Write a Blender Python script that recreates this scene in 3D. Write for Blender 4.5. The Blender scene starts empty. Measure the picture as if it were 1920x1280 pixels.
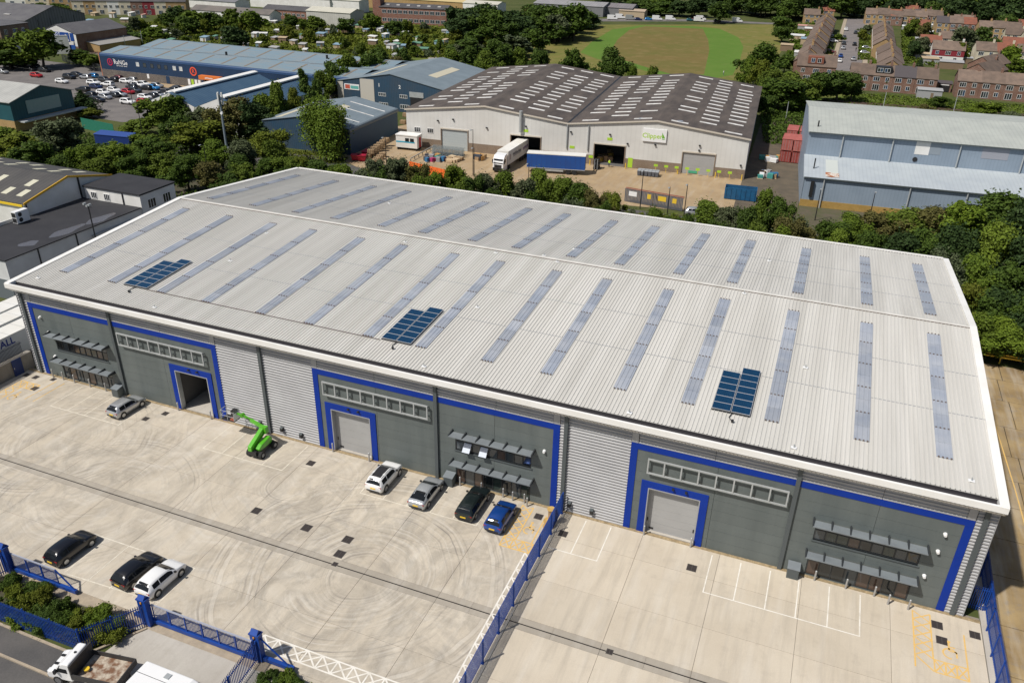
import bpy, math, random
import numpy as np
from mathutils import Vector, Matrix

# ------------------------------------------------------------------ camera, sky, sun, exposure
scene = bpy.context.scene
C = scene.collection
CAM = (80.41705809, -56.37925822, 47.81504206)
YAW, PITCH, ROLL = math.radians(20.99895324), math.radians(27.65861326), math.radians(1.23430794)
FPX = 1524.0171952                       # focal length in pixels of a 1920 px wide frame
_cy, _sy, _cp, _sp = math.cos(YAW), math.sin(YAW), math.cos(PITCH), math.sin(PITCH)
_F = Vector((-_sy*_cp, _cy*_cp, -_sp)); _R0 = Vector((_cy, _sy, 0)); _U0 = _R0.cross(_F)
_R = _R0*math.cos(ROLL) + _U0*math.sin(ROLL); _U = -_R0*math.sin(ROLL) + _U0*math.cos(ROLL)
cam_data = bpy.data.cameras.new('camera'); cam = bpy.data.objects.new('camera', cam_data); C.objects.link(cam)
cam_data.sensor_width = 36; cam_data.lens = FPX/1920*36; cam_data.clip_start = 0.5; cam_data.clip_end = 4000
cam.matrix_world = Matrix(((_R.x, _U.x, -_F.x, CAM[0]), (_R.y, _U.y, -_F.y, CAM[1]), (_R.z, _U.z, -_F.z, CAM[2]), (0, 0, 0, 1)))
scene.camera = cam

SUN_TRAVEL = Vector((0.44, 0.58, -1.0)).normalized()
world = bpy.data.worlds.new('World'); scene.world = world; world.use_nodes = True
wn = world.node_tree.nodes; wl = world.node_tree.links
sky = wn.new('ShaderNodeTexSky'); sky.sky_type = 'NISHITA'; sky.sun_disc = False
sky.sun_elevation = math.asin(-SUN_TRAVEL.z); sky.sun_rotation = math.atan2(-SUN_TRAVEL.x, -SUN_TRAVEL.y)
sky.altitude = 50; sky.air_density = 1.0; sky.dust_density = 2.0; sky.ozone_density = 1.0
bg = wn['Background']; bg.inputs['Strength'].default_value = 0.072
wl.new(sky.outputs['Color'], bg.inputs['Color'])
sun_data = bpy.data.lights.new('sun', 'SUN'); sun = bpy.data.objects.new('sun', sun_data); C.objects.link(sun)
sun_data.energy = 4.4; sun_data.angle = math.radians(1.4); sun_data.color = (1.0, 0.955, 0.89)
sun.rotation_euler = SUN_TRAVEL.to_track_quat('-Z', 'Y').to_euler(); sun.location = (0, -60, 120)
scene.view_settings.view_transform = 'Standard'; scene.view_settings.look = 'None'
scene.view_settings.exposure = 0.0; scene.view_settings.gamma = 1.0; scene.view_settings.use_curve_mapping = False
scene.cycles.max_bounces = 6; scene.cycles.diffuse_bounces = 3; scene.cycles.transparent_max_bounces = 6
scene.cycles.use_denoising = True

# ------------------------------------------------------------------ survey helpers: image ray -> point on a real plane of the site
def _ray(px, py):
    return _R*((px-960)/FPX) - _U*((py-640)/FPX) + _F
def G(px, py, z=0.0):
    d = _ray(px, py); t = (z-CAM[2])/d.z
    return Vector(CAM) + d*t
def GY(px, py, Y):
    d = _ray(px, py); t = (Y-CAM[1])/d.y
    return Vector(CAM) + d*t

# ------------------------------------------------------------------ mesh helpers
class MB:
    def __init__(s): s.v = []; s.f = []; s.m = []
    def poly(s, pts, m=0):
        n = len(s.v); s.v += [tuple(p) for p in pts]; s.f.append(tuple(range(n, n+len(pts)))); s.m.append(m); return s
    def box(s, x0, x1, y0, y1, z0, z1, m=0):
        n = len(s.v)
        s.v += [(x0,y0,z0),(x1,y0,z0),(x1,y1,z0),(x0,y1,z0),(x0,y0,z1),(x1,y0,z1),(x1,y1,z1),(x0,y1,z1)]
        for q in ((0,3,2,1),(4,5,6,7),(0,1,5,4),(1,2,6,5),(2,3,7,6),(3,0,4,7)):
            s.f.append(tuple(n+i for i in q)); s.m.append(m)
        return s
    def hexa(s, b, t, m=0):            # bottom 4 pts ccw, top 4 pts
        n = len(s.v); s.v += [tuple(p) for p in b] + [tuple(p) for p in t]
        for q in ((0,3,2,1),(4,5,6,7),(0,1,5,4),(1,2,6,5),(2,3,7,6),(3,0,4,7)):
            s.f.append(tuple(n+i for i in q)); s.m.append(m)
        return s
    def prism(s, prof, a0, a1, axis='x', m=0, caps=True):   # prof: ccw 2-D points; axis x -> (y,z), y -> (x,z), z -> (x,y)
        n = len(s.v); k = len(prof)
        def P(a, u, w): return {'x': (a, u, w), 'y': (u, a, w), 'z': (u, w, a)}[axis]
        s.v += [P(a0, *q) for q in prof] + [P(a1, *q) for q in prof]
        for i in range(k):
            j = (i+1) % k; q = (n+i, n+j, n+k+j, n+k+i)
            s.f.append(q if axis != 'y' else q[::-1]); s.m.append(m)
        if caps:
            a = tuple(range(n, n+k)); b = tuple(range(n+k, n+2*k))
            s.f += [a[::-1] if axis != 'y' else a, b if axis != 'y' else b[::-1]]; s.m += [m, m]
        return s
    def cyl(s, p0, p1, r0, r1=None, n=10, m=0, caps=True):
        r1 = r0 if r1 is None else r1
        p0 = Vector(p0); p1 = Vector(p1); d = (p1-p0).normalized()
        a = d.cross(Vector((0,0,1)) if abs(d.z) < .9 else Vector((1,0,0))).normalized(); b = d.cross(a)
        k = len(s.v)
        for (p, r) in ((p0, r0), (p1, r1)):
            for i in range(n):
                t = 2*math.pi*i/n; s.v.append(tuple(p + a*(r*math.cos(t)) + b*(r*math.sin(t))))
        for i in range(n):
            j = (i+1) % n; s.f.append((k+i, k+j, k+n+j, k+n+i)); s.m.append(m)
        if caps:
            s.f += [tuple(range(k, k+n))[::-1], tuple(range(k+n, k+2*n))]; s.m += [m, m]
        return s
    def bar(s, p0, p1, w, h, m=0):      # box bar from p0 to p1
        p0 = Vector(p0); p1 = Vector(p1); d = (p1-p0).normalized()
        a = d.cross(Vector((0,0,1)))
        a = Vector((1,0,0)) if a.length < 1e-4 else a.normalized(); b = a.cross(d)
        o = [(-w/2,-h/2),(w/2,-h/2),(w/2,h/2),(-w/2,h/2)]
        return s.hexa([p0+a*u+b*v for u, v in o], [p1+a*u+b*v for u, v in o], m)
    def mesh(s, name):
        me = bpy.data.meshes.new(name); me.from_pydata(s.v, [], s.f); return me
    def build(s, name, mats, parent=None, loc=(0,0,0), rz=0.0, smooth=False):
        me = s.mesh(name); mats = mats if isinstance(mats, (list, tuple)) else [mats]
        for q in mats: me.materials.append(q)
        if len(mats) > 1: me.polygons.foreach_set('material_index', s.m)
        if smooth: me.polygons.foreach_set('use_smooth', [True]*len(me.polygons))
        return link(name, me, parent, loc, rz)
def link(name, me, parent=None, loc=(0,0,0), rz=0.0, scale=None):
    o = bpy.data.objects.new(name, me); C.objects.link(o); o.location = loc; o.rotation_euler = (0, 0, rz)
    if scale is not None: o.scale = scale
    if parent is not None: o.parent = parent
    return o
def tag(o, label, cat, group=None):
    o['label'] = label; o['category'] = cat
    if group: o['group'] = group
    return o
def thing(name, label, cat, loc=(0,0,0), rz=0.0, group=None):
    return tag(link(name, None, None, loc, rz), label, cat, group)
def structure(o): o['kind'] = 'structure'; return o
def stuff(o): o['kind'] = 'stuff'; return o
def copy_tree(o, parent=None):
    c = o.copy(); C.objects.link(c); c.parent = parent
    for ch in list(KIDS.get(o.name, ())) or list(o.children): copy_tree(ch, c)
    return c
KIDS = {}
ORD = 'first second third fourth fifth sixth seventh eighth ninth tenth eleventh twelfth thirteenth fourteenth fifteenth sixteenth seventeenth eighteenth nineteenth twentieth'.split()
TENS = {2: 'twenty', 3: 'thirty', 4: 'forty', 5: 'fifty', 6: 'sixty', 7: 'seventy', 8: 'eighty', 9: 'ninety'}
TENTH = {20: 'twentieth', 30: 'thirtieth', 40: 'fortieth', 50: 'fiftieth', 60: 'sixtieth', 70: 'seventieth', 80: 'eightieth', 90: 'ninetieth'}
def nth(i):                               # 0-based
    i += 1
    if i > 100: return 'hundred-and-' + nth(i-101)
    if i == 100: return 'hundredth'
    if i <= 20: return ORD[i-1]
    if i % 10 == 0: return TENTH[i]
    return TENS[i//10] + '-' + ORD[i % 10 - 1]

# ------------------------------------------------------------------ materials
def nodes_of(name):
    m = bpy.data.materials.new(name); m.use_nodes = True
    return m, m.node_tree.nodes, m.node_tree.links, m.node_tree.nodes['Principled BSDF']
def mixc(N, L, fac, a, b, blend='MIX'):
    n = N.new('ShaderNodeMix'); n.data_type = 'RGBA'; n.blend_type = blend
    for idx, val in ((0, fac), (6, a), (7, b)):
        if hasattr(val, 'links'): L.new(val, n.inputs[idx])
        elif isinstance(val, (int, float)): n.inputs[idx].default_value = val
        else: n.inputs[idx].default_value = (*val, 1) if len(val) == 3 else val
    return n.outputs[2]
def math_(N, L, op, a, b=None, c=None, clamp=False):
    n = N.new('ShaderNodeMath'); n.operation = op; n.use_clamp = clamp
    for i, v in enumerate((a, b, c)):
        if v is None: continue
        if hasattr(v, 'links'): L.new(v, n.inputs[i])
        else: n.inputs[i].default_value = v
    return n.outputs[0]
def noise(N, L, vec, scale, detail=4, rough=.55):
    n = N.new('ShaderNodeTexNoise'); n.inputs['Scale'].default_value = scale; n.inputs['Detail'].default_value = detail
    n.inputs['Roughness'].default_value = rough
    L.new(vec, n.inputs['Vector']); return n.outputs['Fac']
def ramp(N, L, fac, lo, hi):
    n = N.new('ShaderNodeMapRange'); n.inputs['From Min'].default_value = lo; n.inputs['From Max'].default_value = hi
    L.new(fac, n.inputs['Value']); return n.outputs['Result']
def scaled(N, L, vec, s):
    n = N.new('ShaderNodeMapping'); n.inputs['Scale'].default_value = s; L.new(vec, n.inputs['Vector']); return n.outputs['Vector']
def pos(N): return N.new('ShaderNodeNewGeometry').outputs['Position']
def S(name, col, rough=.6, metal=0.0, col2=None, scale=.6, fine=.0, bump=0.0, bscale=30, stretch=None, spec=None, coat=0.0, lo=.35, hi=.65, rand=0.0):
    """general surface: base colour varying slowly to col2, fine speckle, optional bump"""
    m, N, L, b = nodes_of(name)
    b.inputs['Roughness'].default_value = rough; b.inputs['Metallic'].default_value = metal
    if spec is not None: b.inputs['Specular IOR Level'].default_value = spec
    if coat: b.inputs['Coat Weight'].default_value = coat; b.inputs['Coat Roughness'].default_value = .05
    m.diffuse_color = (*col, 1)
    out = None; p = None
    if col2 is not None or fine or bump: p = pos(N)
    if col2 is not None:
        v = scaled(N, L, p, stretch) if stretch else p
        out = mixc(N, L, ramp(N, L, noise(N, L, v, scale), lo, hi), col, col2)
    if fine:
        f = noise(N, L, p, 9.0, 3)
        g = math_(N, L, 'MULTIPLY_ADD', f, 2*fine, 1-fine)
        cc = N.new('ShaderNodeCombineColor')
        for i in range(3): L.new(g, cc.inputs[i])
        out = mixc(N, L, 1.0, out if out is not None else col, cc.outputs[0], 'MULTIPLY')
    if rand:
        oi = N.new('ShaderNodeObjectInfo').outputs['Random']
        g = math_(N, L, 'MULTIPLY_ADD', oi, 2*rand, 1-rand)
        cc = N.new('ShaderNodeCombineColor')
        for i in range(3): L.new(g, cc.inputs[i])
        out = mixc(N, L, 1.0, out if out is not None else col, cc.outputs[0], 'MULTIPLY')
    if out is not None: L.new(out, b.inputs['Base Color'])
    else: b.inputs['Base Color'].default_value = (*col, 1)
    if bump:
        bn = N.new('ShaderNodeBump'); bn.inputs['Strength'].default_value = bump; bn.inputs['Distance'].default_value = .02
        L.new(noise(N, L, p, bscale, 3), bn.inputs['Height']); L.new(bn.outputs['Normal'], b.inputs['Normal'])
    return m

def leaf_mat(name, c0, c1, c2):
    m, N, L, b = nodes_of(name)
    g = N.new('ShaderNodeNewGeometry'); oi = N.new('ShaderNodeObjectInfo')
    col = mixc(N, L, g.outputs['Random Per Island'], c0, c1)
    col = mixc(N, L, math_(N, L, 'MULTIPLY', oi.outputs['Random'], .75), col, c2)
    nz = ramp(N, L, noise(N, L, g.outputs['Position'], .45, 3), .35, .7)
    col = mixc(N, L, math_(N, L, 'MULTIPLY', nz, .5), col, c1)
    L.new(col, b.inputs['Base Color']); b.inputs['Roughness'].default_value = .55
    b.inputs['Specular IOR Level'].default_value = .08
    tr = N.new('ShaderNodeBsdfTranslucent'); L.new(col, tr.inputs['Color'])
    mx = N.new('ShaderNodeMixShader'); mx.inputs[0].default_value = .14
    L.new(b.outputs[0], mx.inputs[1]); L.new(tr.outputs[0], mx.inputs[2])
    L.new(mx.outputs[0], N['Material Output'].inputs['Surface'])
    return m
# ------------------------------------------------------------------ site materials
def concrete(name, a, b, swirls=(), dirt=.5, streak=0.0, swirl_amt=.5):
    m, N, L, bs = nodes_of(name); p = pos(N)
    big = ramp(N, L, noise(N, L, p, .22, 5, .6), .35, .68)
    col = mixc(N, L, big, a, b)
    oi = N.new('ShaderNodeObjectInfo').outputs['Random']
    g = math_(N, L, 'MULTIPLY_ADD', oi, .10, .95)
    cc = N.new('ShaderNodeCombineColor')
    for i in range(3): L.new(g, cc.inputs[i])
    col = mixc(N, L, 1.0, col, cc.outputs[0], 'MULTIPLY')
    blot = ramp(N, L, noise(N, L, p, .9, 6, .65), .54, .78)
    col = mixc(N, L, math_(N, L, 'MULTIPLY', blot, dirt), col, (.22, .19, .155))
    if streak:
        st = ramp(N, L, noise(N, L, scaled(N, L, p, (1.1, .09, 1)), 1.3, 5, .6), .48, .72)
        col = mixc(N, L, math_(N, L, 'MULTIPLY', st, streak), col, (.30, .265, .215))
        sl = ramp(N, L, noise(N, L, scaled(N, L, p, (.8, .10, 1)), 1.0, 5, .6), .5, .75)
        col = mixc(N, L, math_(N, L, 'MULTIPLY', sl, streak*.8), col, (.66, .63, .57))
    if swirls:                              # smeared tyre dirt: stretched, warped noise
        wv = N.new('ShaderNodeTexNoise'); wv.inputs['Scale'].default_value = .16; wv.inputs['Detail'].default_value = 5; L.new(p, wv.inputs['Vector'])
        wo = N.new('ShaderNodeVectorMath'); wo.operation = 'MULTIPLY_ADD'; L.new(wv.outputs['Color'], wo.inputs[0]); wo.inputs[1].default_value = (9, 9, 0); L.new(p, wo.inputs[2])
        sm = ramp(N, L, noise(N, L, scaled(N, L, wo.outputs[0], (1.0, .35, 1)), .55, 7, .68), .47, .72)
        col = mixc(N, L, math_(N, L, 'MULTIPLY', sm, .42), col, (.24, .215, .18))
        sm2 = ramp(N, L, noise(N, L, scaled(N, L, wo.outputs[0], (.4, 1.1, 1)), .7, 7, .7), .52, .75)
        col = mixc(N, L, math_(N, L, 'MULTIPLY', sm2, .45), col, (.63, .60, .54))
    for (cx, cy, r0, r1, amt) in swirls:
        # tyre arcs: rubber on rings round a turning centre, broken up by noise
        wob = N.new('ShaderNodeTexNoise'); wob.inputs['Scale'].default_value = .07; wob.inputs['Detail'].default_value = 4; L.new(p, wob.inputs['Vector'])
        off = N.new('ShaderNodeVectorMath'); off.operation = 'MULTIPLY_ADD'
        L.new(wob.outputs['Color'], off.inputs[0]); off.inputs[1].default_value = (3.0, 3.0, 0); L.new(p, off.inputs[2])
        d = N.new('ShaderNodeVectorMath'); d.operation = 'DISTANCE'; L.new(off.outputs[0], d.inputs[0]); d.inputs[1].default_value = (cx+1.5, cy+1.5, 0)
        rr = d.outputs['Value']
        n1 = N.new('ShaderNodeTexNoise'); n1.noise_dimensions = '1D'; n1.inputs['Scale'].default_value = 3.0; n1.inputs['Detail'].default_value = 3
        n1.inputs['Roughness'].default_value = .7
        L.new(rr, n1.inputs['W'])
        ring = ramp(N, L, n1.outputs['Fac'], .5, .72)
        n2_ = N.new('ShaderNodeTexNoise'); n2_.noise_dimensions = '1D'; n2_.inputs['Scale'].default_value = .55; L.new(rr, n2_.inputs['W'])
        ring = math_(N, L, 'MULTIPLY', ring, ramp(N, L, n2_.outputs['Fac'], .36, .62))
        brk = ramp(N, L, noise(N, L, off.outputs[0], .22, 4, .6), .38, .64)
        inn = ramp(N, L, rr, r0, r0+1.5); outn = ramp(N, L, rr, r1, r1-3.0)
        k = math_(N, L, 'MULTIPLY', math_(N, L, 'MULTIPLY', ring, brk), math_(N, L, 'MULTIPLY', inn, outn), clamp=True)
        col = mixc(N, L, math_(N, L, 'MULTIPLY', k, amt), col, (.15, .14, .135))
        smr = ramp(N, L, noise(N, L, wo.outputs[0], .5, 7, .7), .44, .66)
        col = mixc(N, L, math_(N, L, 'MULTIPLY', math_(N, L, 'MULTIPLY', smr, outn, clamp=True), amt*.5), col, (.22, .20, .17))
        ring2 = ramp(N, L, n1.outputs['Fac'], .46, .3)
        k2 = math_(N, L, 'MULTIPLY', math_(N, L, 'MULTIPLY', ring2, brk), math_(N, L, 'MULTIPLY', inn, outn), clamp=True)
        col = mixc(N, L, math_(N, L, 'MULTIPLY', k2, amt*.5), col, (.62, .59, .53))
    fn = math_(N, L, 'MULTIPLY_ADD', noise(N, L, p, 14, 3), .26, .87)
    cf = N.new('ShaderNodeCombineColor')
    for i in range(3): L.new(fn, cf.inputs[i])
    col = mixc(N, L, 1.0, col, cf.outputs[0], 'MULTIPLY')
    L.new(col, bs.inputs['Base Color']); bs.inputs['Roughness'].default_value = .85
    return m

m_yard = concrete('yard_concrete', (.545, .485, .39), (.475, .415, .325), dirt=.40, streak=.42,
                  swirls=((51.3, -14.0, 1.5, 14.5, .95), (14, -9, 2.0, 13, .7), (40, -6, 1, 10, .55), (24, -15, 2, 12, .55)))
m_yard_clean = concrete('yard_concrete_clean', (.56, .495, .395), (.50, .435, .34), dirt=.22, streak=.38)
m_channel_slab = concrete('channel_concrete', (.38, .34, .28), (.32, .285, .235), dirt=.5, streak=.3)
m_joint = S('joint_filler', (.24, .21, .17), .9)
m_old_conc = concrete('weathered_concrete', (.37, .265, .125), (.22, .15, .07), dirt=.95, streak=.4)
m_depot = concrete('depot_concrete', (.40, .29, .165), (.32, .225, .125), dirt=.45, streak=.22)
m_apron = concrete('apron_concrete', (.46, .43, .38), (.39, .36, .315), dirt=.35, streak=.3)
m_tarmac = S('tarmac', (.075, .072, .07), .9, col2=(.105, .098, .092), scale=.35, fine=.25)
m_tarmac_pale = S('worn_tarmac', (.17, .155, .145), .9, col2=(.125, .115, .11), scale=.25, fine=.2)
m_kerb = S('kerb_stone', (.40, .33, .24), .85, col2=(.30, .25, .19), scale=1.2, fine=.15)
m_soil = S('soil', (.075, .058, .038), .95, col2=(.05, .055, .025), scale=.5, fine=.3)
m_white_paint = S('white_road_paint', (.74, .71, .64), .7, col2=(.60, .56, .48), scale=1.5, fine=.12, lo=.45, hi=.75)
m_yellow_paint = S('ochre_road_paint', (.70, .44, .12), .75, col2=(.62, .42, .17), scale=1.6, fine=.15)
m_worn_paint = S('worn_cream_paint', (.68, .635, .53), .75, col2=(.56, .51, .42), scale=1.8, fine=.15, lo=.4, hi=.6)
m_iron = S('cast_iron_cover', (.035, .028, .026), .75, fine=.2)
m_grass = S('rough_grass', (.085, .105, .03), .95, col2=(.13, .12, .045), scale=.08, fine=.35)

def grassy(name, cols, s1, s2):
    m, N, L, b = nodes_of(name); p = pos(N)
    c = mixc(N, L, ramp(N, L, noise(N, L, p, s1, 6, .65), .38, .62), cols[0], cols[1])
    c = mixc(N, L, ramp(N, L, noise(N, L, p, s2, 5, .7), .5, .72), c, cols[2])
    c = mixc(N, L, math_(N, L, 'MULTIPLY', ramp(N, L, noise(N, L, p, s2*4, 4), .4, .75), .5), c, cols[0])
    L.new(c, b.inputs['Base Color']); b.inputs['Roughness'].default_value = .95; b.inputs['Specular IOR Level'].default_value = .1
    return m
m_ground = grassy('rough_ground', ((.055, .075, .022), (.09, .10, .035), (.11, .095, .05)), .05, .22)
m_meadow = grassy('dry_meadow', ((.165, .125, .045), (.13, .125, .036), (.225, .165, .07)), .045, .16)
m_meadow2 = grassy('meadow_edge', ((.175, .155, .048), (.125, .145, .034), (.235, .185, .08)), .06, .2)
m_mown = grassy('mown_grass', ((.092, .168, .028), (.11, .187, .034), (.128, .178, .042)), .05, .3)
m_verge = grassy('verge_grass', ((.095, .14, .025), (.135, .15, .036), (.15, .135, .058)), .12, .5)

def sheet(name, pts, z, mat, parent=None):
    o = MB().poly([(p[0], p[1], z) for p in pts]).build(name, mat, parent)
    return structure(o) if parent is None else o
def pxs(*q): return [tuple(G(x, y)[:2]) for x, y in q]

# ------------------------------------------------------------------ the ground and its surfaces
sheet('ground', [(-900, -200), (700, -200), (700, 1500), (-900, 1500)], -.16, m_ground)
sheet('car_park', [(-190, 118), (-186, 160), (-142, 156), (-138.5, 146), (-74, 143.5), (-70, 136), (-72, 108), (-86, 100), (-100, 101), (-108, 108), (-150, 124)], -.146, m_tarmac_pale)
sheet('store_forecourt', [(-138, 141.6), (-72, 138.5), (-72, 143.5), (-138, 146.5)], -.138, m_depot)
sheet('depot_yard', [(-24, 122), (-22, 96), (-12, 90), (4, 85), (40, 88), (76, 93), (76, 118), (66, 118), (-10, 118), (-12, 150), (-40, 152), (-42, 142), (-16, 142)], -.142, m_depot)
sheet('service_road', [(-60, 60), (130, 60), (130, 88), (40, 87), (4, 84), (-22, 94), (-60, 90)], -.15, m_tarmac)
sheet('tree_belt_soil', [(-24, 54), (102, 54), (102, 84), (40, 82), (0, 80), (-40, 82), (-60, 70)], -.138, m_soil)
sheet('side_road', [(-20, -40), (-1.9, -40), (-.7, 60), (-20, 60)], -.142, m_tarmac)
sheet('hall_verge', [(77.3, 88), (150, 92), (150, 108), (77.3, 103)], -.136, S('verge_dirt', (.10, .082, .055), .95, col2=(.07, .075, .03), scale=.4, fine=.3))
sheet('dirt_track', [(66, 93), (77.2, 95), (76.0, 186), (62, 182)], -.134, S('dark_dirt', (.12, .095, .065), .95, col2=(.085, .07, .05), scale=.4, fine=.3))
wy = sheet('weathered_yard', [(99.2, -60), (160, -60), (160, 47), (99.2, 47)], -.13, S('crack_fill', (.06, .05, .03), .95))
random.seed(8); yy = -32.0
while yy < 46.5:
    hh = random.choice((4.6, 5.2, 6.0)); xx = 99.25
    while xx < 125:
        ww = random.choice((4.4, 5.0, 5.6)); tz = random.uniform(-.012, .012)
        MB().hexa([(xx+.04, yy+.04, -.128), (xx+ww-.04, yy+.05, -.128), (xx+ww-.05, min(yy+hh, 47)-.04, -.128), (xx+.05, min(yy+hh, 47)-.04, -.128)], [(xx+.04, yy+.04, -.06+tz), (xx+ww-.04, yy+.05, -.06), (xx+ww-.05, min(yy+hh, 47)-.04, -.06-tz), (xx+.05, min(yy+hh, 47)-.04, -.06)]).build('concrete_slab', m_old_conc, wy); xx += ww
    yy += hh
for k_, (xa, ya, xb, yb) in enumerate(((103.5, -2, 103.2, 20), (103.2, 20, 102.6, 38), (108.5, -2, 108, 20), (108, 20, 107, 40))):
    d_ = Vector((xb-xa, yb-ya, 0)).normalized(); n_ = Vector((-d_.y, d_.x, 0))*.06
    MB().poly([(xa-n_.x, ya-n_.y, -.043), (xb-n_.x, yb-n_.y, -.043), (xb+n_.x, yb+n_.y, -.043), (xa+n_.x, ya+n_.y, -.043)][::-1]).build('painted_line', m_yellow_paint, wy)
sheet('railway_bank', [(56, 186), (210, 196), (210, 232), (56, 226)], -.14, m_verge)
# playing field with its mown ring
sheet('field', [tuple(G(x, y)[:2]) for x, y in ((880, 118), (1000, 86), (1128, 46), (1455, 46), (1470, 88), (1430, 150), (1180, 150))], -.145, m_meadow2)
ring_out = pxs((1088, 98), (1110, 78), (1148, 55), (1200, 47.5), (1300, 49), (1350, 54), (1385, 70), (1394, 88), (1388, 110), (1374, 140), (1335, 147), (1240, 141), (1180, 124), (1120, 110))
sheet('mown_grass_ring', ring_out, -.138, m_mown)
ring_in = pxs((1146, 93), (1158, 74), (1180, 56), (1210, 49), (1318, 54), (1328, 75), (1330, 95), (1320, 139), (1265, 140), (1220, 128), (1168, 112))
sheet('field_centre', ring_in, -.13, m_meadow)
sheet('field_road', pxs((1120, 40), (1300, 40), (1460, 46), (1460, 43), (1300, 36), (1120, 35)), -.128, m_tarmac_pale)
sheet('street', [(77.0, 275), (86.5, 275), (86.5, 470), (77.0, 470)], -.135, S('street_tarmac', (.20, .175, .165), .9, col2=(.16, .145, .14), scale=.2, fine=.15))
sheet('pavement', [(86.6, 275), (88.4, 275), (88.4, 470), (86.6, 470)], -.118, m_kerb)
sheet('pavement', [(75.2, 275), (76.9, 275), (76.9, 470), (75.2, 470)], -.118, m_kerb)
sheet('side_street', pxs((1845, 148), (1860, 126), (1930, 128), (1930, 150)), -.135, m_tarmac_pale)
sheet('allotment_ground', pxs((180, 100), (340, 36), (480, 40), (700, 44), (900, 46), (960, 90), (930, 118), (640, 112), (470, 100)), -.15, m_verge)

# railway tracks: ballast, sleepers, rails
def railway(name, label, a, b):
    a = Vector((*a, 0)); b = Vector((*b, 0)); d = b-a; n = d.length; rz = math.atan2(d.y, d.x)
    r = thing(name, label, 'railway track', (a.x, a.y, 0), rz)
    MB().prism([(-2.2, -.13), (2.2, -.13), (1.5, .12), (-1.5, .12)], 0, n, 'x').build('ballast', S('ballast', (.15, .11, .085), .95, col2=(.10, .08, .065), scale=2, fine=.3), r)
    sl = MB()
    for i in range(int(n/.8)): sl.box(i*.8, i*.8+.26, -1.25, 1.25, .121, .16)
    stuff(sl.build('sleepers', S('sleeper', (.10, .075, .06), .9), r))
    for s_ in (-.72, .72): MB().box(0, n, s_-.04, s_+.04, .161, .30).build('rail', S('rail_steel', (.16, .10, .075), .55, .6), r)
railway('railway_track', 'rusty railway track along the bank below the brick terraces', (62, 210.5), (205, 223))
railway('railway_track', 'railway track passing behind the long blue store', (-205, 178), (-60, 186))

# ------------------------------------------------------------------ service yard of the warehouse: slabs, drain, paint
yard = structure(MB().poly([(-1.2, -27, -.07), (98.2, -27, -.07), (98.2, 0.3, -.07), (-1.2, 0.3, -.07)]).build('service_yard', m_joint))
XS = [-1.2, 5, 11.65, 18.3, 25, 31.65, 38.3, 45, 51.65, 58.3, 64.05, 71.65, 78.3, 85, 91.7, 98.2]
YS = [0.0, -3.7, -9.0, -13.4, -14.02, -14.6, -19.5, -24.3, -27.0]
random.seed(4)
for i in range(len(XS)-1):
    for j in range(len(YS)-1):
        if j == 7 and XS[i] < 51: continue
        x0, x1, y1, y0 = XS[i]+.013, XS[i+1]-.013, YS[j]-.013, YS[j+1]+.013
        if j in (3, 4):
            if j == 3: y0 += .05
            else: y1 -= .05
            k = 2
            for q in range(k):
                a = x0+(x1-x0)*q/k+(.015 if q else 0); b_ = x0+(x1-x0)*(q+1)/k
                MB().box(a, b_, y0, y1, -.069, -.004).build('concrete_slab', m_channel_slab, yard)
            continue
        zt = random.uniform(-.004, .003)
        MB().box(x0, x1, y0, y1, -.069, zt).build('concrete_slab', m_yard if XS[i] < 64 else m_yard_clean, yard)
MB().box(-1.2, 98.2, -14.07, -13.97, -.068, -.03).build('drain_slot', S('drain_slot', (.02, .018, .016), .9), yard)
MB().box(-1.2, 98.2, -.35, -.02, -.05, .035).build('gravel_edge_strip', S('gravel_strip', (.38, .29, .17), .95, col2=(.24, .18, .10), scale=3, fine=.4, bump=.6), yard)

def line(pts, w, mat, name='painted_line', z=.006):
    a = Vector((*pts[0], 0)); b = Vector((*pts[1], 0)); d = (b-a).normalized(); n = Vector((-d.y, d.x, 0))*(w/2)
    MB().poly([(q.x, q.y, z) for q in (a-n, b-n, b+n, a+n)]).build(name, mat, yard)
def bays(xs, y0, y1, tops=None, mat=m_white_paint):
    for i, x in enumerate(xs): line([(x, y0), (x, y1)], .1, mat)
    line([(xs[0]-.05, y0), (xs[-1]+.05, y0)], .1, mat, z=.0068)
bays([7.5, 9.9, 12.3, 14.7, 17.0], -5.1, -.7, mat=m_worn_paint)
bays([27.8, 30.1, 32.5, 34.9, 37.2], -5.0, -.6, mat=m_worn_paint)
bays([45.9, 48.3, 50.75, 53.15, 55.4, 57.7], -5.05, -.6, mat=m_worn_paint)
bays([64.4, 66.5, 68.8], -5.2, -.6)
bays([77.7, 80.1, 82.5, 84.8, 87.15, 89.5], -5.3, -.7)
bays([27.0, 29.3, 31.7, 33.95, 36.3, 38.6], -18.8, -23.2, mat=m_worn_paint)
line([(29.6, -23.25), (38.7, -22.85)], .1, m_worn_paint, z=.0072)
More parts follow.
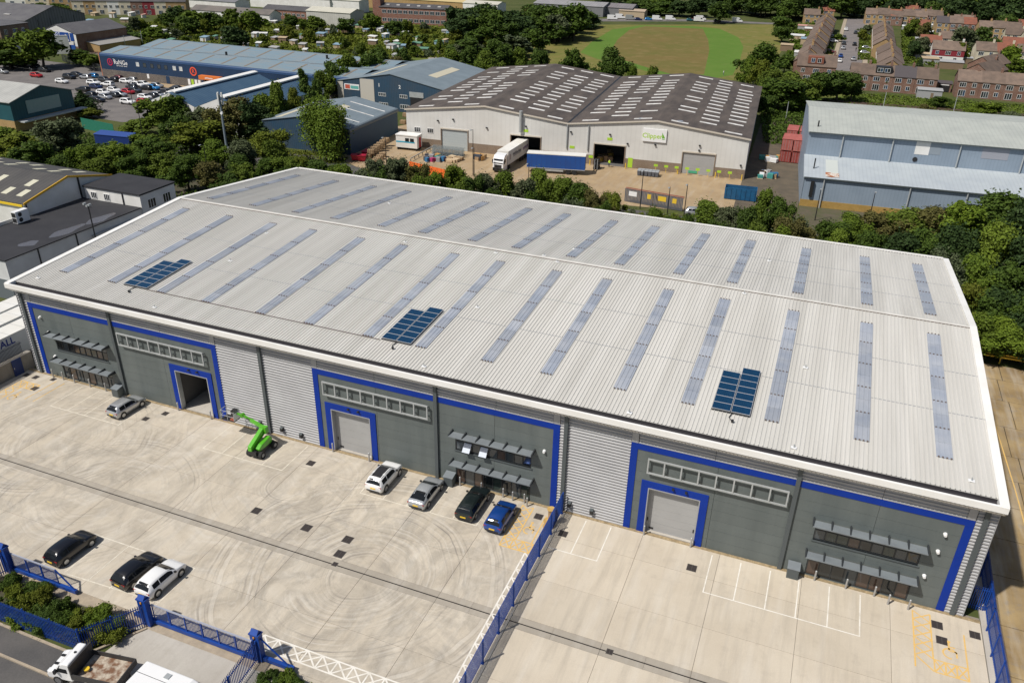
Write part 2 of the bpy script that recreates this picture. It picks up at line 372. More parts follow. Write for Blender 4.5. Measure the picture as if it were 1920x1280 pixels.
def hatch(x0, x1, y0, y1, n, mat, w=.11, along='y', cross=True, verts=True, rails=(1, 1)):
    """ladder hatching: two rails and crossing diagonals"""
    if along == 'y':
        if rails[0]: line([(x0, y0), (x0, y1)], w, mat)
        if rails[1]: line([(x1, y0), (x1, y1)], w, mat)
        for k in range(n):
            a = y0+(y1-y0)*k/n; b = y0+(y1-y0)*(k+1)/n
            line([(x0, a), (x1, b)], w, mat, z=.0075)
            if cross: line([(x1, a), (x0, b)], w, mat, z=.0082)
    else:
        line([(x0, y0), (x1, y0)], w, mat); line([(x0, y1), (x1, y1)], w, mat)
        for k in range(n+1):
            a = x0+(x1-x0)*k/n; b = x0+(x1-x0)*(k+1)/n
            if verts: line([(a, y0), (a, y1)], w, mat, z=.0068)
            if k < n:
                line([(a, y0), (b, y1)], w, mat, z=.0075)
                if cross: line([(a, y1), (b, y0)], w, mat, z=.0082)
hatch(48.1, 66, -22.35, -23.5, 14, m_white_paint, .12, 'x', cross=True)
hatch(62.9, 63.9, -6.6, -26.5, 19, m_white_paint, .13, 'y', cross=False, rails=(1, 0))
for k in range(19):
    y = -6.6-19.9*(k+1)/19
    line([(62.9, y), (63.9, y)], .1, m_white_paint, z=.009)
hatch(93.35, 94.6, -.85, -5.5, 5, m_yellow_paint); hatch(94.65, 96.9, -5.5, -6.7, 3, m_yellow_paint, along='x')
line([(93.35, -5.5), (93.35, -6.7)], .11, m_yellow_paint); line([(93.35, -5.5), (94.6, -6.7)], .11, m_yellow_paint, z=.0095); line([(96.9, -2.1), (96.9, -6.7)], .11, m_yellow_paint, z=.009)
hatch(60.5, 61.55, -.8, -5.3, 5, m_yellow_paint); hatch(60.5, 63.2, -5.35, -6.55, 3, m_yellow_paint, along='x')
line([(63.0, -1.4), (63.0, -5.3)], .11, m_yellow_paint); hatch(0.2, 3.0, -2.4, -3.5, 3, m_yellow_paint, along='x'); hatch(.2, 1.4, -3.6, -7.2, 4, m_yellow_paint)
line([(3.9, -1.0), (3.9, -5.2)], .1, m_yellow_paint); line([(5.1, -1.0), (5.1, -5.2)], .1, m_yellow_paint)
def wheelchair(cx, cy, s=1.0):
    mb = MB()
    for k in range(20):
        t0 = math.radians(20+k*13); t1 = math.radians(20+(k+1)*13)
        mb.poly([(cx+s*r*math.cos(t), cy-.25*s+s*r*math.sin(t), .0065) for r, t in ((.38, t0), (.5, t0), (.5, t1), (.38, t1))])
    for (x0, y0, x1, y1) in ((-.1, .0, .02, .7), (.02, .32, .35, .42), (.0, -.05, .4, .05), (.36, -.5, .46, .05)):
        mb.poly([(cx+s*x0, cy+s*y0, .0065), (cx+s*x1, cy+s*y0, .0065), (cx+s*x1, cy+s*y1, .0065), (cx+s*x0, cy+s*y1, .0065)])
    mb.poly([(cx+s*(-.04+.13*math.cos(t)), cy+s*(.84+.13*math.sin(t)), .0065) for t in [i*math.pi/5 for i in range(10)]])
    mb.build('wheelchair_symbol', m_yellow_paint, yard)
wheelchair(95.8, -4.2, 1.1); wheelchair(62.2, -3.6); wheelchair(2.3, -5.2)

# inspection covers
def cover(px, py, s, label):
    p = G(px, py)
    s *= .86; r = thing('inspection_cover', label, 'manhole cover', (p.x, p.y, 0), 0, 'dark inspection covers set in the yard')
    MB().box(-s/2, s/2, -s/2, s/2, -.06, .004).build('rim', S('cover_rim', (.10, .09, .08), .7), r)
    MB().box(-s/2+.05, -.015, -s/2+.05, s/2-.05, .0045, .014).build('lid', m_iron, r)
    MB().box(.015, s/2-.05, -s/2+.05, s/2-.05, .0045, .014).build('lid', m_iron, r)
for px, py, s, lb in ((310, 775, .8, 'dark square cover just outside the open loading door'), (273, 785, .8, 'dark square cover behind the silver hatchback near the open loading door'),
    (583, 868, .9, 'dark square cover below the middle roller door'), (481, 957, .95, 'dark square cover alone in the swirled tyre marks, leftmost of the yard centre'),
    (575, 989, 1.0, 'dark square cover second from left in the yard centre'), (652, 1011, 1.0, 'dark square cover furthest right of the yard centre trio'),
    (637, 1038, 1.0, 'dark square cover just above the long drain slot'), (628, 1057, .55, 'small dark grating lying on the drain slot in the dirty yard'),
    (1056, 1000, .9, 'dark square cover just right of the blue mesh fence'), (1297, 1064, .95, 'dark square cover below the right-hand roller door'),
    (1757, 1171, .95, 'upper of two dark covers beside the ochre hatching at the right corner'), (1766, 1200, .95, 'lower of two dark covers beside the ochre hatching at the right corner'),
    (1828, 1190, .9, 'dark cover against the blue boundary fence at the right corner'), (1143, 1221, .6, 'small brown grating lying on the drain slot in the clean yard'),
    (50, 703, .8, 'leftmost dark cover near the retaining wall'), (67, 707, .8, 'second dark cover from the retaining wall'), (100, 711, .7, 'dark cover by the left shopfront bollards'),
    (65, 728, .9, 'dark cover amid the ochre hatching at the left corner'), (1010, 968, .9, 'dark cover beside the yellow cable drum')):
    cover(px, py, s, lb)

# entrance apron, pavement, road and kerbs in front of the gates
sheet('entrance_apron', [(38.9, -25.1), (49.5, -24.6), (52.5, -24.3), (52.5, -45), (36, -45), (38.4, -28.2)], -.06, m_apron)
sheet('yard_margin', [(-1.2, -24.3), (51.6, -24.3), (51.6, -25.2), (39.4, -25.2), (36.4, -25.2), (-1.2, -25.4)], -.045, m_kerb)
sheet('footway', [(-20, -29.2), (37.2, -29.0), (37.8, -31.0), (-20, -30.9)], -.04, m_tarmac)
structure(MB().box(-20, 37.9, -31.15, -30.98, -.16, -.02).build('kerb', m_kerb))
structure(MB().box(-20, 37.2, -29.15, -28.95, -.16, .02).build('kerb', m_kerb))
sheet('road', [(-20, -31.1), (80, -31.1), (80, -60), (-20, -60)], -.155, m_tarmac)
bed = structure(MB().poly([(20, -25.4, -.03), (36.6, -25.3, -.03), (39.2, -25.6, -.03), (36.9, -28.4, -.03), (20, -28.9, -.03)]).build('planting_bed', m_soil))
structure(MB().bar((37.2, -29.0, -.04), (39.6, -25.2, -.04), .18, .16).build('kerb', m_kerb))
sheet('planting_strip', [(52.6, -24.3), (60, -24.3), (60, -40), (52.6, -40)], -.05, m_soil)
# ------------------------------------------------------------------ main warehouse
m_roof = S('pale_roof_sheet', (.58, .565, .525), .5, 0.0, col2=(.50, .485, .445), scale=.35, fine=.06, stretch=(2.2, .10, 1), rand=.035)
m_roof_trim = S('white_trim', (.82, .81, .78), .45, col2=(.76, .745, .70), scale=.5)
m_silver = S('silver_cladding', (.42, .42, .425), .5, .1, col2=(.37, .37, .375), scale=.4)
m_silver_flat = S('silver_flat_trim', (.36, .37, .385), .45, .3)
m_grey = S('grey_wall_panel', (.122, .140, .135), .6, col2=(.100, .117, .114), scale=.55, fine=.06, stretch=(1.3, 1, .16), rand=.04)
m_blue = S('blue_trim', (.002, .032, .28), .55, col2=(.002, .028, .25), scale=.6, spec=.25)
m_pipe = S('dark_grey_pilaster', (.075, .088, .092), .5)
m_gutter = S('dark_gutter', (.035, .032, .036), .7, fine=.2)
m_rooflight = S('rooflight_sheet', (.28, .31, .365), .35, col2=(.36, .38, .415), scale=.5, fine=.12, rand=.12)
m_fix = S('dark_fixing', (.13, .10, .085), .8)
m_frame_dark = S('dark_window_frame', (.028, .032, .036), .5)
m_alu = S('galvanised_frame', (.46, .48, .485), .45, .3, col2=(.40, .42, .42), scale=1.5)
m_canopy = S('grey_canopy', (.20, .225, .24), .5, col2=(.17, .19, .205), scale=.8)
m_door = S('grey_roller_door', (.36, .36, .355), .5, col2=(.33, .33, .325), scale=.4)
m_black = S('black_plastic_and_shade', (.02, .02, .022), .5)  # black plastic parts; also painted in for the shade of open doorways
m_white = S('white_plastic', (.78, .78, .77), .4)
m_inside = S('dim_interior', (.12, .115, .11), .9)
m_card = S('cardboard', (.38, .25, .13), .9, col2=(.30, .19, .10), scale=1.5)
def glass(name, c, r=.06):
    m, N, L, b = nodes_of(name)
    b.inputs['Base Color'].default_value = (*c, 1); b.inputs['Roughness'].default_value = r
    b.inputs['Specular IOR Level'].default_value = .6; b.inputs['Coat Weight'].default_value = .3
    return m
g_dark = glass('dark_glass', (.018, .022, .024)); g_brown = glass('brown_lit_glass', (.075, .05, .04)); g_grey = glass('grey_glass', (.05, .062, .07)); g_blue = glass('blue_glass', (.03, .06, .11))
g_green = glass('greenish_glass', (.035, .05, .045))
GLASSES = [g_dark, g_brown, g_grey, g_grey, g_dark, g_green, g_grey]

LEN, DEP, RY, RZ, EZ, BZ = 97.0, 52.9, 26.3, 13.08, 11.31, 10.42
wh = thing('warehouse', 'large pale-roofed warehouse with grey, blue-edged unit fronts and silver cladding', 'warehouse', (0, 0, 0))
SIGNS = ((14.1, 25.4), (39.5, 50.8), (71.3, 82.65))
UNITS = ((1.4, 26.9), (38.3, 63.42), (69.72, 95.62))
DOORS = ((20.3, 25.75, 20.95, 25.15), (39.4, 45.02, 40.05, 44.37), (70.93, 76.6, 71.56, 75.95))
WINS = ((4.25, 11.7), (53.4, 60.9), (85.1, 92.9))
CANS = ((3.75, 12.2), (53.15, 61.2), (84.85, 93.15))
PILS = (0.75, 13.27, 32.33, 51.5, 64.0, 83.12, 96.2)
BT = 9.05            # top of the blue frames
FZ = 10.30           # soffit line

# silver corrugated sheets: ribs run along x
def corrugated(x0, x1, z0, z1, name='cladding_sheet', y=0.0):
    mb = MB(); pitch = .30; prof = []; z = z0
    while z < z1-.02:
        for dz, dy in ((0, 0), (.006, -.095), (.10, -.095), (.15, 0)):
            if z+dz < z1: prof.append((y+dy, z+dz))
        z += pitch
    prof.append((y, z1)); n = len(prof)
    for i in range(n-1):
        (ya, za), (yb, zb) = prof[i], prof[i+1]
        mb.poly([(x0, ya, za), (x1, ya, za), (x1, yb, zb), (x0, yb, zb)])
    return mb.build(name, m_silver, wh)
for a, b in ((0.06, 1.38), (26.92, 32.33), (32.33, 38.28), (63.44, 64.0), (64.0, 69.7), (95.64, 96.94)): corrugated(a, b, .04, FZ-.05)
for a, b in ((1.98, 7.3), (7.34, 13.27), (13.27, 19.9), (19.94, 26.3), (38.9, 45.1), (45.14, 51.5), (51.5, 57.4), (57.44, 62.8), (70.35, 76.6), (76.64, 83.12), (83.12, 89.2), (89.24, 94.98)):
    corrugated(a, b, BT+.03, FZ-.05)
for a in (1.4, 26.3, 38.3, 62.82, 69.72, 95.0):
    MB().box(a, a+.58, -.10, .02, BT+.03, FZ-.05).build('flat_trim', m_silver_flat, wh)
MB().box(0, .06, -.12, .02, 0.02, FZ-.05).build('corner_trim', m_silver_flat, wh)
MB().box(96.94, 97.0, -.12, .02, 0.02, FZ-.05).build('corner_trim', m_silver_flat, wh)

def panel_wall(x0, x1, z0, z1, holes, xcuts):
    """flat composite panels round the openings, split at the panel joints"""
    xs = sorted({x0, x1, *xcuts, *[h[0] for h in holes], *[h[1] for h in holes]}); xs = [x for x in xs if x0 <= x <= x1]
    zc = [z for z in (1.05, 2.1, 3.15, 4.2, 5.25, 6.3, 7.35) if not any(abs(z-v) < .25 for h in holes for v in h[2:])]
    zs = sorted({z0, z1, *zc, *[h[2] for h in holes], *[h[3] for h in holes]})
    for i in range(len(xs)-1):
        runs = []; cur = None
        for j in range(len(zs)-1):
            cx, cz = (xs[i]+xs[i+1])/2, (zs[j]+zs[j+1])/2
            solid = not any(h[0] < cx < h[1] and h[2] < cz < h[3] for h in holes)
            if solid: runs.append((zs[j]+(.009 if zs[j] in zc else 0), zs[j+1]-(.009 if zs[j+1] in zc else 0)))
        jl = .012 if xs[i] in xcuts else 0; jr = .012 if xs[i+1] in xcuts else 0
        for r in runs: MB().box(xs[i]+jl, xs[i+1]-jr, -.06, .12, r[0], r[1]).build('wall_panel', m_grey, wh)

for u, (a, b) in enumerate(UNITS):
    do0, do1, di0, di1 = DOORS[u]; w0, w1 = WINS[u]
    holes = [(di0, di1, 0, 4.85), (w0, w1, .08, 2.5), (w0, w1, 3.75, 5.55)]
    panel_wall(a+.58, b-.58, .04, BT-.55, holes, [x for x in (7.32, 13.27, 19.6, 45.2, 51.5, 57.3, 77.0, 83.12, 89.2) if a < x < b])
    # blue frame of the unit
    for (x0, x1, z0, z1) in ((a, a+.58, .04, BT), (b-.58, b, .04, BT), (a+.58, b-.58, BT-.55, BT)):
        MB().box(x0, x1, -.11, .1, z0, z1).build('blue_frame', m_blue, wh)
    for (x0, x1, z0, z1) in ((do0, di0, .03, 5.52), (di1, do1, .03, 5.52), (di0, di1, 4.85, 5.52)):
        MB().box(x0, x1, -.14, -.0605, z0, z1).build('door_surround', m_blue, wh)
    for (x0, x1) in ((di0-.02, di0+.07), (di1-.07, di1+.02)):
        MB().box(x0, x1, -.155, .42, 0.0, 4.85).build('door_jamb', m_alu if u == 0 else m_silver_flat, wh)
    MB().box(di0+.07, di1-.07, -.155, .42, 4.77, 4.87).build('door_head', m_silver_flat, wh)
    if u > 0:
        dr = MB().box(di0+.07, di1-.07, .40, .46, .02, .9).build('roller_door', m_door, wh)
        for k in range(1, 6): MB().box(di0+.07, di1-.07, .40, .45, .02+.79*k+.012+.1, min(.02+.79*(k+1)+.1, 4.77)).build('door_section', m_door, dr)
        MB().box(di0+.35, di0+.75, .37, .40, .18, .36).build('door_handle', m_black, dr)
        MB().box(di0+.12, di0+.22, .37, .40, 1.0, 1.35).build('door_latch', m_black, dr)
        MB().box(di1-.26, di1-.16, .37, .40, .9, 1.25).build('door_latch', m_black, dr)
    for k in range(2): MB().box((di0+di1)/2-.2+k*1.1, (di0+di1)/2-.02+k*1.1, -.38, -.14, 5.32, 5.44).build('door_light', m_black, wh)
    # rectangular sign frame
    s0, s1 = SIGNS[u]; sf = MB().box(s0, s1, -.46, -.34, 7.9, 8.02).build('sign_frame', m_alu, wh)
    MB().box(s0, s1, -.46, -.34, 6.52, 6.64).build('frame_bar', m_alu, sf)
    for k in range(9):
        x = s0+(s1-s0)*k/8; x = min(max(x, s0+.06), s1-.06)
        MB().box(x-.06, x+.06, -.455, -.345, 6.64, 7.9).build('frame_bar', m_alu, sf)
        for z_ in (6.8, 7.75): MB().box(x-.04, x+.04, -.34, -.06, z_, z_+.08).build('standoff', m_pipe, sf)
    # upper windows and ground-floor shopfront
    random.seed(10+u)
    def glazing(x0, x1, z0, z1, cols, zt, nm, tilt=()):
        fr = MB(); y0, y1 = .0, .09
        fr.box(x0, x1, y0, y1, z0, z0+.08).box(x0, x1, y0, y1, z1-.08, z1).box(x0, x1, y0, y1, zt-.035, zt+.035)
        for k in range(cols+1):
            x = x0+(x1-x0)*k/cols; x = min(max(x, x0+.04), x1-.04); fr.box(x-.045, x+.045, y0-.02, y1-.002, z0+.08, zt-.035).box(x-.045, x+.045, y0-.02, y1-.002, zt+.035, z1-.08)
        w = fr.build(nm, m_frame_dark, wh)
        for k in range(cols):
            a_ = x0+(x1-x0)*k/cols+.05; b_ = x0+(x1-x0)*(k+1)/cols-.05
            for (q0, q1) in ((z0+.08, zt-.035), (zt+.035, z1-.08)):
                gm = random.choice(GLASSES)
                if k in tilt and q1 < zt+.01:
                    MB().hexa([(a_, -.62, q0+.20), (b_, -.62, q0+.20), (b_, -.58, q0+.17), (a_, -.58, q0+.17)],
                              [(a_, -.02, q1), (b_, -.02, q1), (b_, .02, q1-.03), (a_, .02, q1-.03)]).build('open_pane', glass('sky_glint_pane', (.55, .6, .68), .15), w)  # pale sky reflection painted into the colour of the tilted pane
                    MB().box(a_, b_, .09, .1, q0, q1).build('pane', m_inside, w)  # dim sheet closing the opening, stands in for the shaded room
                else: MB().box(a_, b_, .03, .05, q0, q1).build('pane', gm, w)
        MB().box(x0, x1, .1, 1.6, z0-.02, z0).build('room_floor', m_inside, w)
        return w
    glazing(w0+.02, w1-.02, 3.77, 5.53, 9, 4.75, 'window_band', tilt=(1, 3) if u == 1 else ())
    glazing(w0+.02, w1-.02, .10, 2.48, 8, 1.6, 'shopfront_glazing')
    MB().box(w0-.1, w1+.1, -.16, .02, 3.66, 3.75).build('window_sill', m_pipe, wh)
    c0, c1 = CANS[u]
    for zc in (5.82, 2.62):
        cn = MB().box(c0, c1, -1.08, -1.0, zc-.10, zc+.0).build('canopy', m_canopy, wh)
        for k in range(6):
            x0 = c0+(c1-c0)*k/6+.05; x1 = c0+(c1-c0)*(k+1)/6-.05
            MB().hexa([(x0, -1.0, zc-.03), (x1, -1.0, zc-.03), (x1, -.15, zc-.11), (x0, -.15, zc-.11)], [(x0, -1.0, zc+.01), (x1, -1.0, zc+.01), (x1, -.15, zc-.07), (x0, -.15, zc-.07)]).build('canopy_panel', m_canopy, cn)
        for k in range(7):
            x = c0+(c1-c0)*k/6
            MB().hexa([(x-.05, -1.05, zc-.08), (x+.05, -1.05, zc-.08), (x+.05, -.06, zc-.22), (x-.05, -.06, zc-.22)], [(x-.05, -1.05, zc+.05), (x+.05, -1.05, zc+.05), (x+.05, -.06, zc+.16), (x-.05, -.06, zc+.16)]).build('canopy_bracket', m_frame_dark, cn)
# small fittings
for (x, z) in ((2.9, 7.5), (3.55, 5.75), (3.6, 2.75), (62.1, 6.0), (94.0, 7.3), (93.9, 5.6), (93.55, 3.0)):
    MB().cyl((x, -.06, z), (x, -.32, z-.02), .16, .11, 12).build('wall_light', m_white, wh)
for (x, z) in ((31.2, .9), (33.9, .9), (36.2, .75), (64.7, .95), (66.8, .8)):
    v = MB().box(x-.14, x+.14, -.36, -.09, z-.22, z+.2).build('wall_vent', m_black, wh)
    MB().poly([(x-.16, -.4, z+.2), (x+.16, -.4, z+.2), (x+.16, -.09, z+.3), (x-.16, -.09, z+.3)]).build('vent_hood', m_pipe, v)
for x in PILS:
    MB().box(x-.17, x+.17, -.28, -.06, .0, FZ-.02).build('pilaster', m_pipe, wh)

# shell: side and back walls, floor slab
MB().poly([(.03, .1, 0), (.03, DEP-.1, 0), (.03, DEP-.1, BZ-.3), (.03, RY, RZ-.3), (.03, .1, EZ-.35)][::-1]).build('side_wall', m_silver, wh)
MB().poly([(LEN-.03, .1, 0), (LEN-.03, DEP-.1, 0), (LEN-.03, DEP-.1, BZ-.3), (LEN-.03, RY, RZ-.3), (LEN-.03, .1, EZ-.35)]).build('side_wall', m_silver, wh)
MB().box(0.04, LEN-.04, DEP-.2, DEP-.1, 0, BZ-.3).build('back_wall', m_silver, wh)
MB().box(.1, LEN-.1, .14, DEP-.22, -.06, .012).build('floor_slab', m_apron, wh)
for x in (31.5, 65.5): MB().box(x, x+.15, .2, DEP-.3, .02, 10).build('party_wall', m_inside, wh)
MB().box(.2, LEN-.2, .15, .3, 5.7, FZ).build('inner_lining', m_inside, wh)
MB().box(12.8, 13.0, .2, 14, .02, 8).build('office_wall', m_inside, wh); MB().box(20.4, 20.6, .55, 7, .02, 6).build('inner_wall', m_inside, wh)

# roof: sheets with ribs, two slopes
def roof_sheet(y0, z0, y1, z1, w, n):
    mb = MB(); pts = []
    for k in range(n):
        c = w*(k+.5)/n
        pts += [(c-.05, 0), (c-.03, .055), (c+.03, .055), (c+.05, 0)]
    pts = [(0, 0)] + pts + [(w, 0)]
    for (xa, ha), (xb, hb) in zip(pts, pts[1:]):
        mb.poly([(xa, y0, z0+ha), (xb, y0, z0+hb), (xb, y1, z1+hb), (xa, y1, z1+ha)])
    mb.poly([(0, y0, z0-.06), (w, y0, z0-.06), (w, y0, z0), (0, y0, z0)])
    return mb
kf = (RZ-EZ)/(RY+.88); kb = (BZ-RZ)/(DEP-RY)
def roofz(y): return EZ+kf*(y+.88) if y <= RY else RZ+kb*(y-RY)
NS = 96; X0 = .5; SW = (96.5-X0)/NS
mf = roof_sheet(-.05, roofz(-.05), RY, RZ, SW, 3).mesh('roof_sheet'); mf.materials.append(m_roof)
mbk = roof_sheet(RY, RZ, DEP-.1, roofz(DEP-.1), SW, 3).mesh('roof_sheet'); mbk.materials.append(m_roof)
for k in range(NS):
    link('roof_sheet', mf, wh, (X0+k*SW, 0, 0)); link('roof_sheet', mbk, wh, (X0+k*SW, 0, 0))
for y_ in (10.1, 16.9, 33.4, 40.3):
    k_ = kf if y_ < RY else kb
    MB().hexa([(.52, y_-.04, roofz(y_)+.0), (96.48, y_-.04, roofz(y_)+.0), (96.48, y_+.04, roofz(y_)+.08*k_), (.52, y_+.04, roofz(y_)+.08*k_)], [(.52, y_-.04, roofz(y_)+.022), (96.48, y_-.04, roofz(y_)+.022), (96.48, y_+.04, roofz(y_)+.022), (.52, y_+.04, roofz(y_)+.022)]).build('sheet_lap', m_silver_flat, wh)
# verge trims, ridge, gutter, fascia
for (xa, xb) in ((-.12, .52), (96.48, 97.12)):
    for (ya, za, yb, zb) in ((-.9, EZ, RY, RZ), (RY, RZ, DEP+.1, roofz(DEP+.1))):
        MB().hexa([(xa, ya, za-.45), (xb, ya, za-.45), (xb, yb, zb-.45), (xa, yb, zb-.45)], [(xa, ya, za+.12), (xb, ya, za+.12), (xb, yb, zb+.12), (xa, yb, zb+.12)]).build('verge_trim', m_roof_trim, wh)
MB().prism([(RY-.32, RZ+.035), (RY+.32, RZ+.035), (RY, RZ+.12)], .52, 96.48, 'x').build('ridge_cap', m_roof, wh)
MB().box(.52, 96.48, RY-.36, RY-.31, RZ+.0, RZ+.06).build('ridge_filler', m_fix, wh)
MB().box(.52, 96.48, DEP-.12, DEP+.1, BZ-.3, BZ+.2).build('rear_gutter', m_roof_trim, wh)
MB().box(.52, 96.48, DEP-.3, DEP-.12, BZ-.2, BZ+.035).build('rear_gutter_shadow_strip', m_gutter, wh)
MB().box(.52, 96.48, -.78, -.02, 10.96, 11.06).build('gutter', m_gutter, wh)
MB().box(.52, 96.48, -.02, .05, 10.9, 11.27).build('gutter_back', m_gutter, wh)
MB().box(-.12, 97.12, -1.0, -.78, 10.84, 11.36).build('fascia', m_roof_trim, wh)
MB().box(0, 97, -.34, -.02, 10.28, 10.5).build('soffit_board', m_roof_trim, wh)
sof = MB(); n = 330; x0 = -.1; w = (97.1+.1)/n
ya, za, yb, zb = -.99, 10.84, -.34, 10.28
for k in range(n):
    a = x0+k*w
    for (p, q, h) in ((0, .22*w, 0), (.22*w, w, .045)):
        oy, oz = -h*.70, -h*.71
        sof.poly([(a+p, yb+oy, zb+oz), (a+q, yb+oy, zb+oz), (a+q, ya+oy, za+oz), (a+p, ya+oy, za+oz)])
    sof.poly([(a+.22*w, yb, zb), (a+.22*w, ya, za), (a+.22*w, ya-.032, za-.032), (a+.22*w, yb-.032, zb-.032)])
sof.build('ribbed_soffit', m_roof_trim, wh)

# rooflight strips: ten translucent sheets each, fixings at the laps
RLX = (3.65, 10.6, 17.3, 23.2, 30.0, 35.8, 42.5, 48.2, 55.0, 60.75, 67.5, 73.4, 80.25, 87.15, 93.15)
def light_panel(ln, sl):
    mb = MB(); w = 1.16
    mb.hexa([(-w/2, 0, .0), (w/2, 0, .0), (w/2, ln, sl*ln), (-w/2, ln, sl*ln)], [(-w/2, 0, .075), (w/2, 0, .075), (w/2, ln, sl*ln+.075), (-w/2, ln, sl*ln+.075)])
    for x in (-.38, 0, .38):
        mb.hexa([(x-.05, 0, .075), (x+.05, 0, .075), (x+.05, ln, sl*ln+.075), (x-.05, ln, sl*ln+.075)], [(x-.03, 0, .11), (x+.03, 0, .11), (x+.03, ln, sl*ln+.11), (x-.03, ln, sl*ln+.11)])
    me = mb.mesh('rooflight_panel'); me.materials.append(m_rooflight); return me
lpf, lpb = light_panel(1.95, kf), light_panel(1.93, kb)
for x in RLX:
    for (ya, me) in ((3.5, lpf), (28.1, lpb)):
        strip = link('rooflight_strip', None, wh, (x, ya, roofz(ya)+.0))
        k_ = kf if ya < RY else kb
        for i in range(10):
            link('rooflight_panel', me, strip, (0, i*1.99, k_*i*1.99))
        fx = MB()
        for i in (0, 2, 4, 6, 8, 10):
            z = k_*i*1.99
            for q in (-.45, -.15, .15, .45): fx.box(q-.06, q+.06, i*1.99-.06, i*1.99+.03, z+.05, z+.15)
        stuff(fx.build('fixings', m_fix, strip))
# roof safety anchors and small vents
for px, py in ((72, 522), (290, 577), (432, 490), (895, 577), (795, 688), (1510, 690), (1488, 840), (1821, 902), (1180, 775), (760, 455), (930, 475), (1045, 492), (1395, 551), (1442, 490), (500, 438), (1020, 480), (1077, 468), (730, 382)):
    d = _ray(px, py); t = (EZ+kf*(CAM[1]+.88)-CAM[2])/(d.z-kf*d.y); p = Vector(CAM)+d*t
    if p.y > RY: t = (RZ+kb*(CAM[1]-RY)-CAM[2])/(d.z-kb*d.y); p = Vector(CAM)+d*t
    a = MB().box(p.x-.22, p.x+.22, p.y-.16, p.y+.16, p.z+.05, p.z+.10).build('roof_anchor', m_white, wh)
    MB().cyl((p.x, p.y, p.z+.1), (p.x, p.y, p.z+.35), .05, .05, 8).build('anchor_post', m_alu, a)

# solar arrays
m_cell, N_, L_, b_ = nodes_of('solar_cells')
b_.inputs['Roughness'].default_value = .18; b_.inputs['Coat Weight'].default_value = .15
br = N_.new('ShaderNodeTexBrick'); br.offset = 0; br.inputs['Scale'].default_value = 1; br.inputs['Brick Width'].default_value = .158; br.inputs['Row Height'].default_value = .158
br.inputs['Mortar Size'].default_value = .006; br.inputs['Color1'].default_value = (.004, .030, .075, 1); br.inputs['Color2'].default_value = (.005, .038, .092, 1); br.inputs['Mortar'].default_value = (.015, .055, .11, 1)
tc = N_.new('ShaderNodeTexCoord'); L_.new(tc.outputs['Object'], br.inputs['Vector']); L_.new(br.outputs['Color'], b_.inputs['Base Color'])
cellm = MB().box(.025, 1.505, .025, .975, .035, .042).mesh('solar_cells'); cellm.materials.append(m_cell)
frm = MB().box(0, 1.53, 0, .028, 0, .045).box(0, 1.53, .972, 1.0, 0, .045).box(0, .028, .028, .972, 0, .045).box(1.502, 1.53, .028, .972, 0, .045).box(.03, 1.5, .03, .97, 0, .02).mesh('solar_panel'); frm.materials.append(S('panel_frame', (.55, .56, .57), .4, .3))
sl = math.atan(kf)
for (x, y, lb) in ((12.35, 3.5, 'small blue solar array at the left of the warehouse roof'), (44.05, 3.5, 'blue solar array in the middle of the warehouse roof'), (75.4, 3.45, 'blue solar array at the right of the warehouse roof')):
    r = thing('solar_array', lb, 'solar panels', (x, y, roofz(y)+.18), 0, 'solar arrays on the warehouse roof'); r.rotation_euler = (sl, 0, 0)
    for c in range(2):
        for k in range(6+c):
            p = link('solar_panel', frm, r, (c*1.60, k*1.022, 0)); link('solar_cells', cellm, p)
        MB().box(c*1.6+.3, c*1.6+.38, .02, 6.1+c, -.13, 0).box(c*1.6+1.1, c*1.6+1.18, .02, 6.1+c, -.13, 0).build('mounting_rail', m_alu, r)
    MB().box(0, 3.12, -.05, .0, -.15, -.02).build('front_rail', m_frame_dark, r)
    MB().cyl((1.7, -.05, -.06), (1.55, -.7, -.08), .035, n=6).cyl((1.55, -.7, -.08), (1.9, -1.25, -.08), .035, n=6).cyl((1.9, -1.25, -.1), (1.9, -1.25, .12), .11, n=8).build('cable', m_black, r)
cb = thing('roof_conduit', 'dark cable conduit running along the roof between two solar arrays', 'conduit', (15.6, 3.42, roofz(3.42)))
MB().bar((0, 0, .085), (28.4, -.12, .085), .05, .05).build('conduit_pipe', m_fix, cb)

# goods seen through the open door
random.seed(3)
for k, (x, y, z, w) in enumerate(((22.6, 6.5, 0.012, 1.1), (23.9, 6.7, 0.012, 1.2), (22.7, 6.6, 1.16, 1.0), (22.0, 8.5, 0.012, 1.3))):
    r = thing('cardboard_carton', ('large brown carton at the foot of the stack inside the open loading door', 'brown carton right of the stack inside the open loading door', 'brown carton on top of the stack inside the open loading door', 'brown carton at the back inside the open loading door')[k], 'box', (x, y, z), random.uniform(-.2, .2))
    MB().box(-w/2, w/2, -w/2, w/2, 0, 1.1).build('carton_body', m_card, r); MB().box(-.06, .06, -w/2-.004, w/2+.004, -.0, 1.105).build('tape', S('tape', (.5, .4, .25), .5), r)

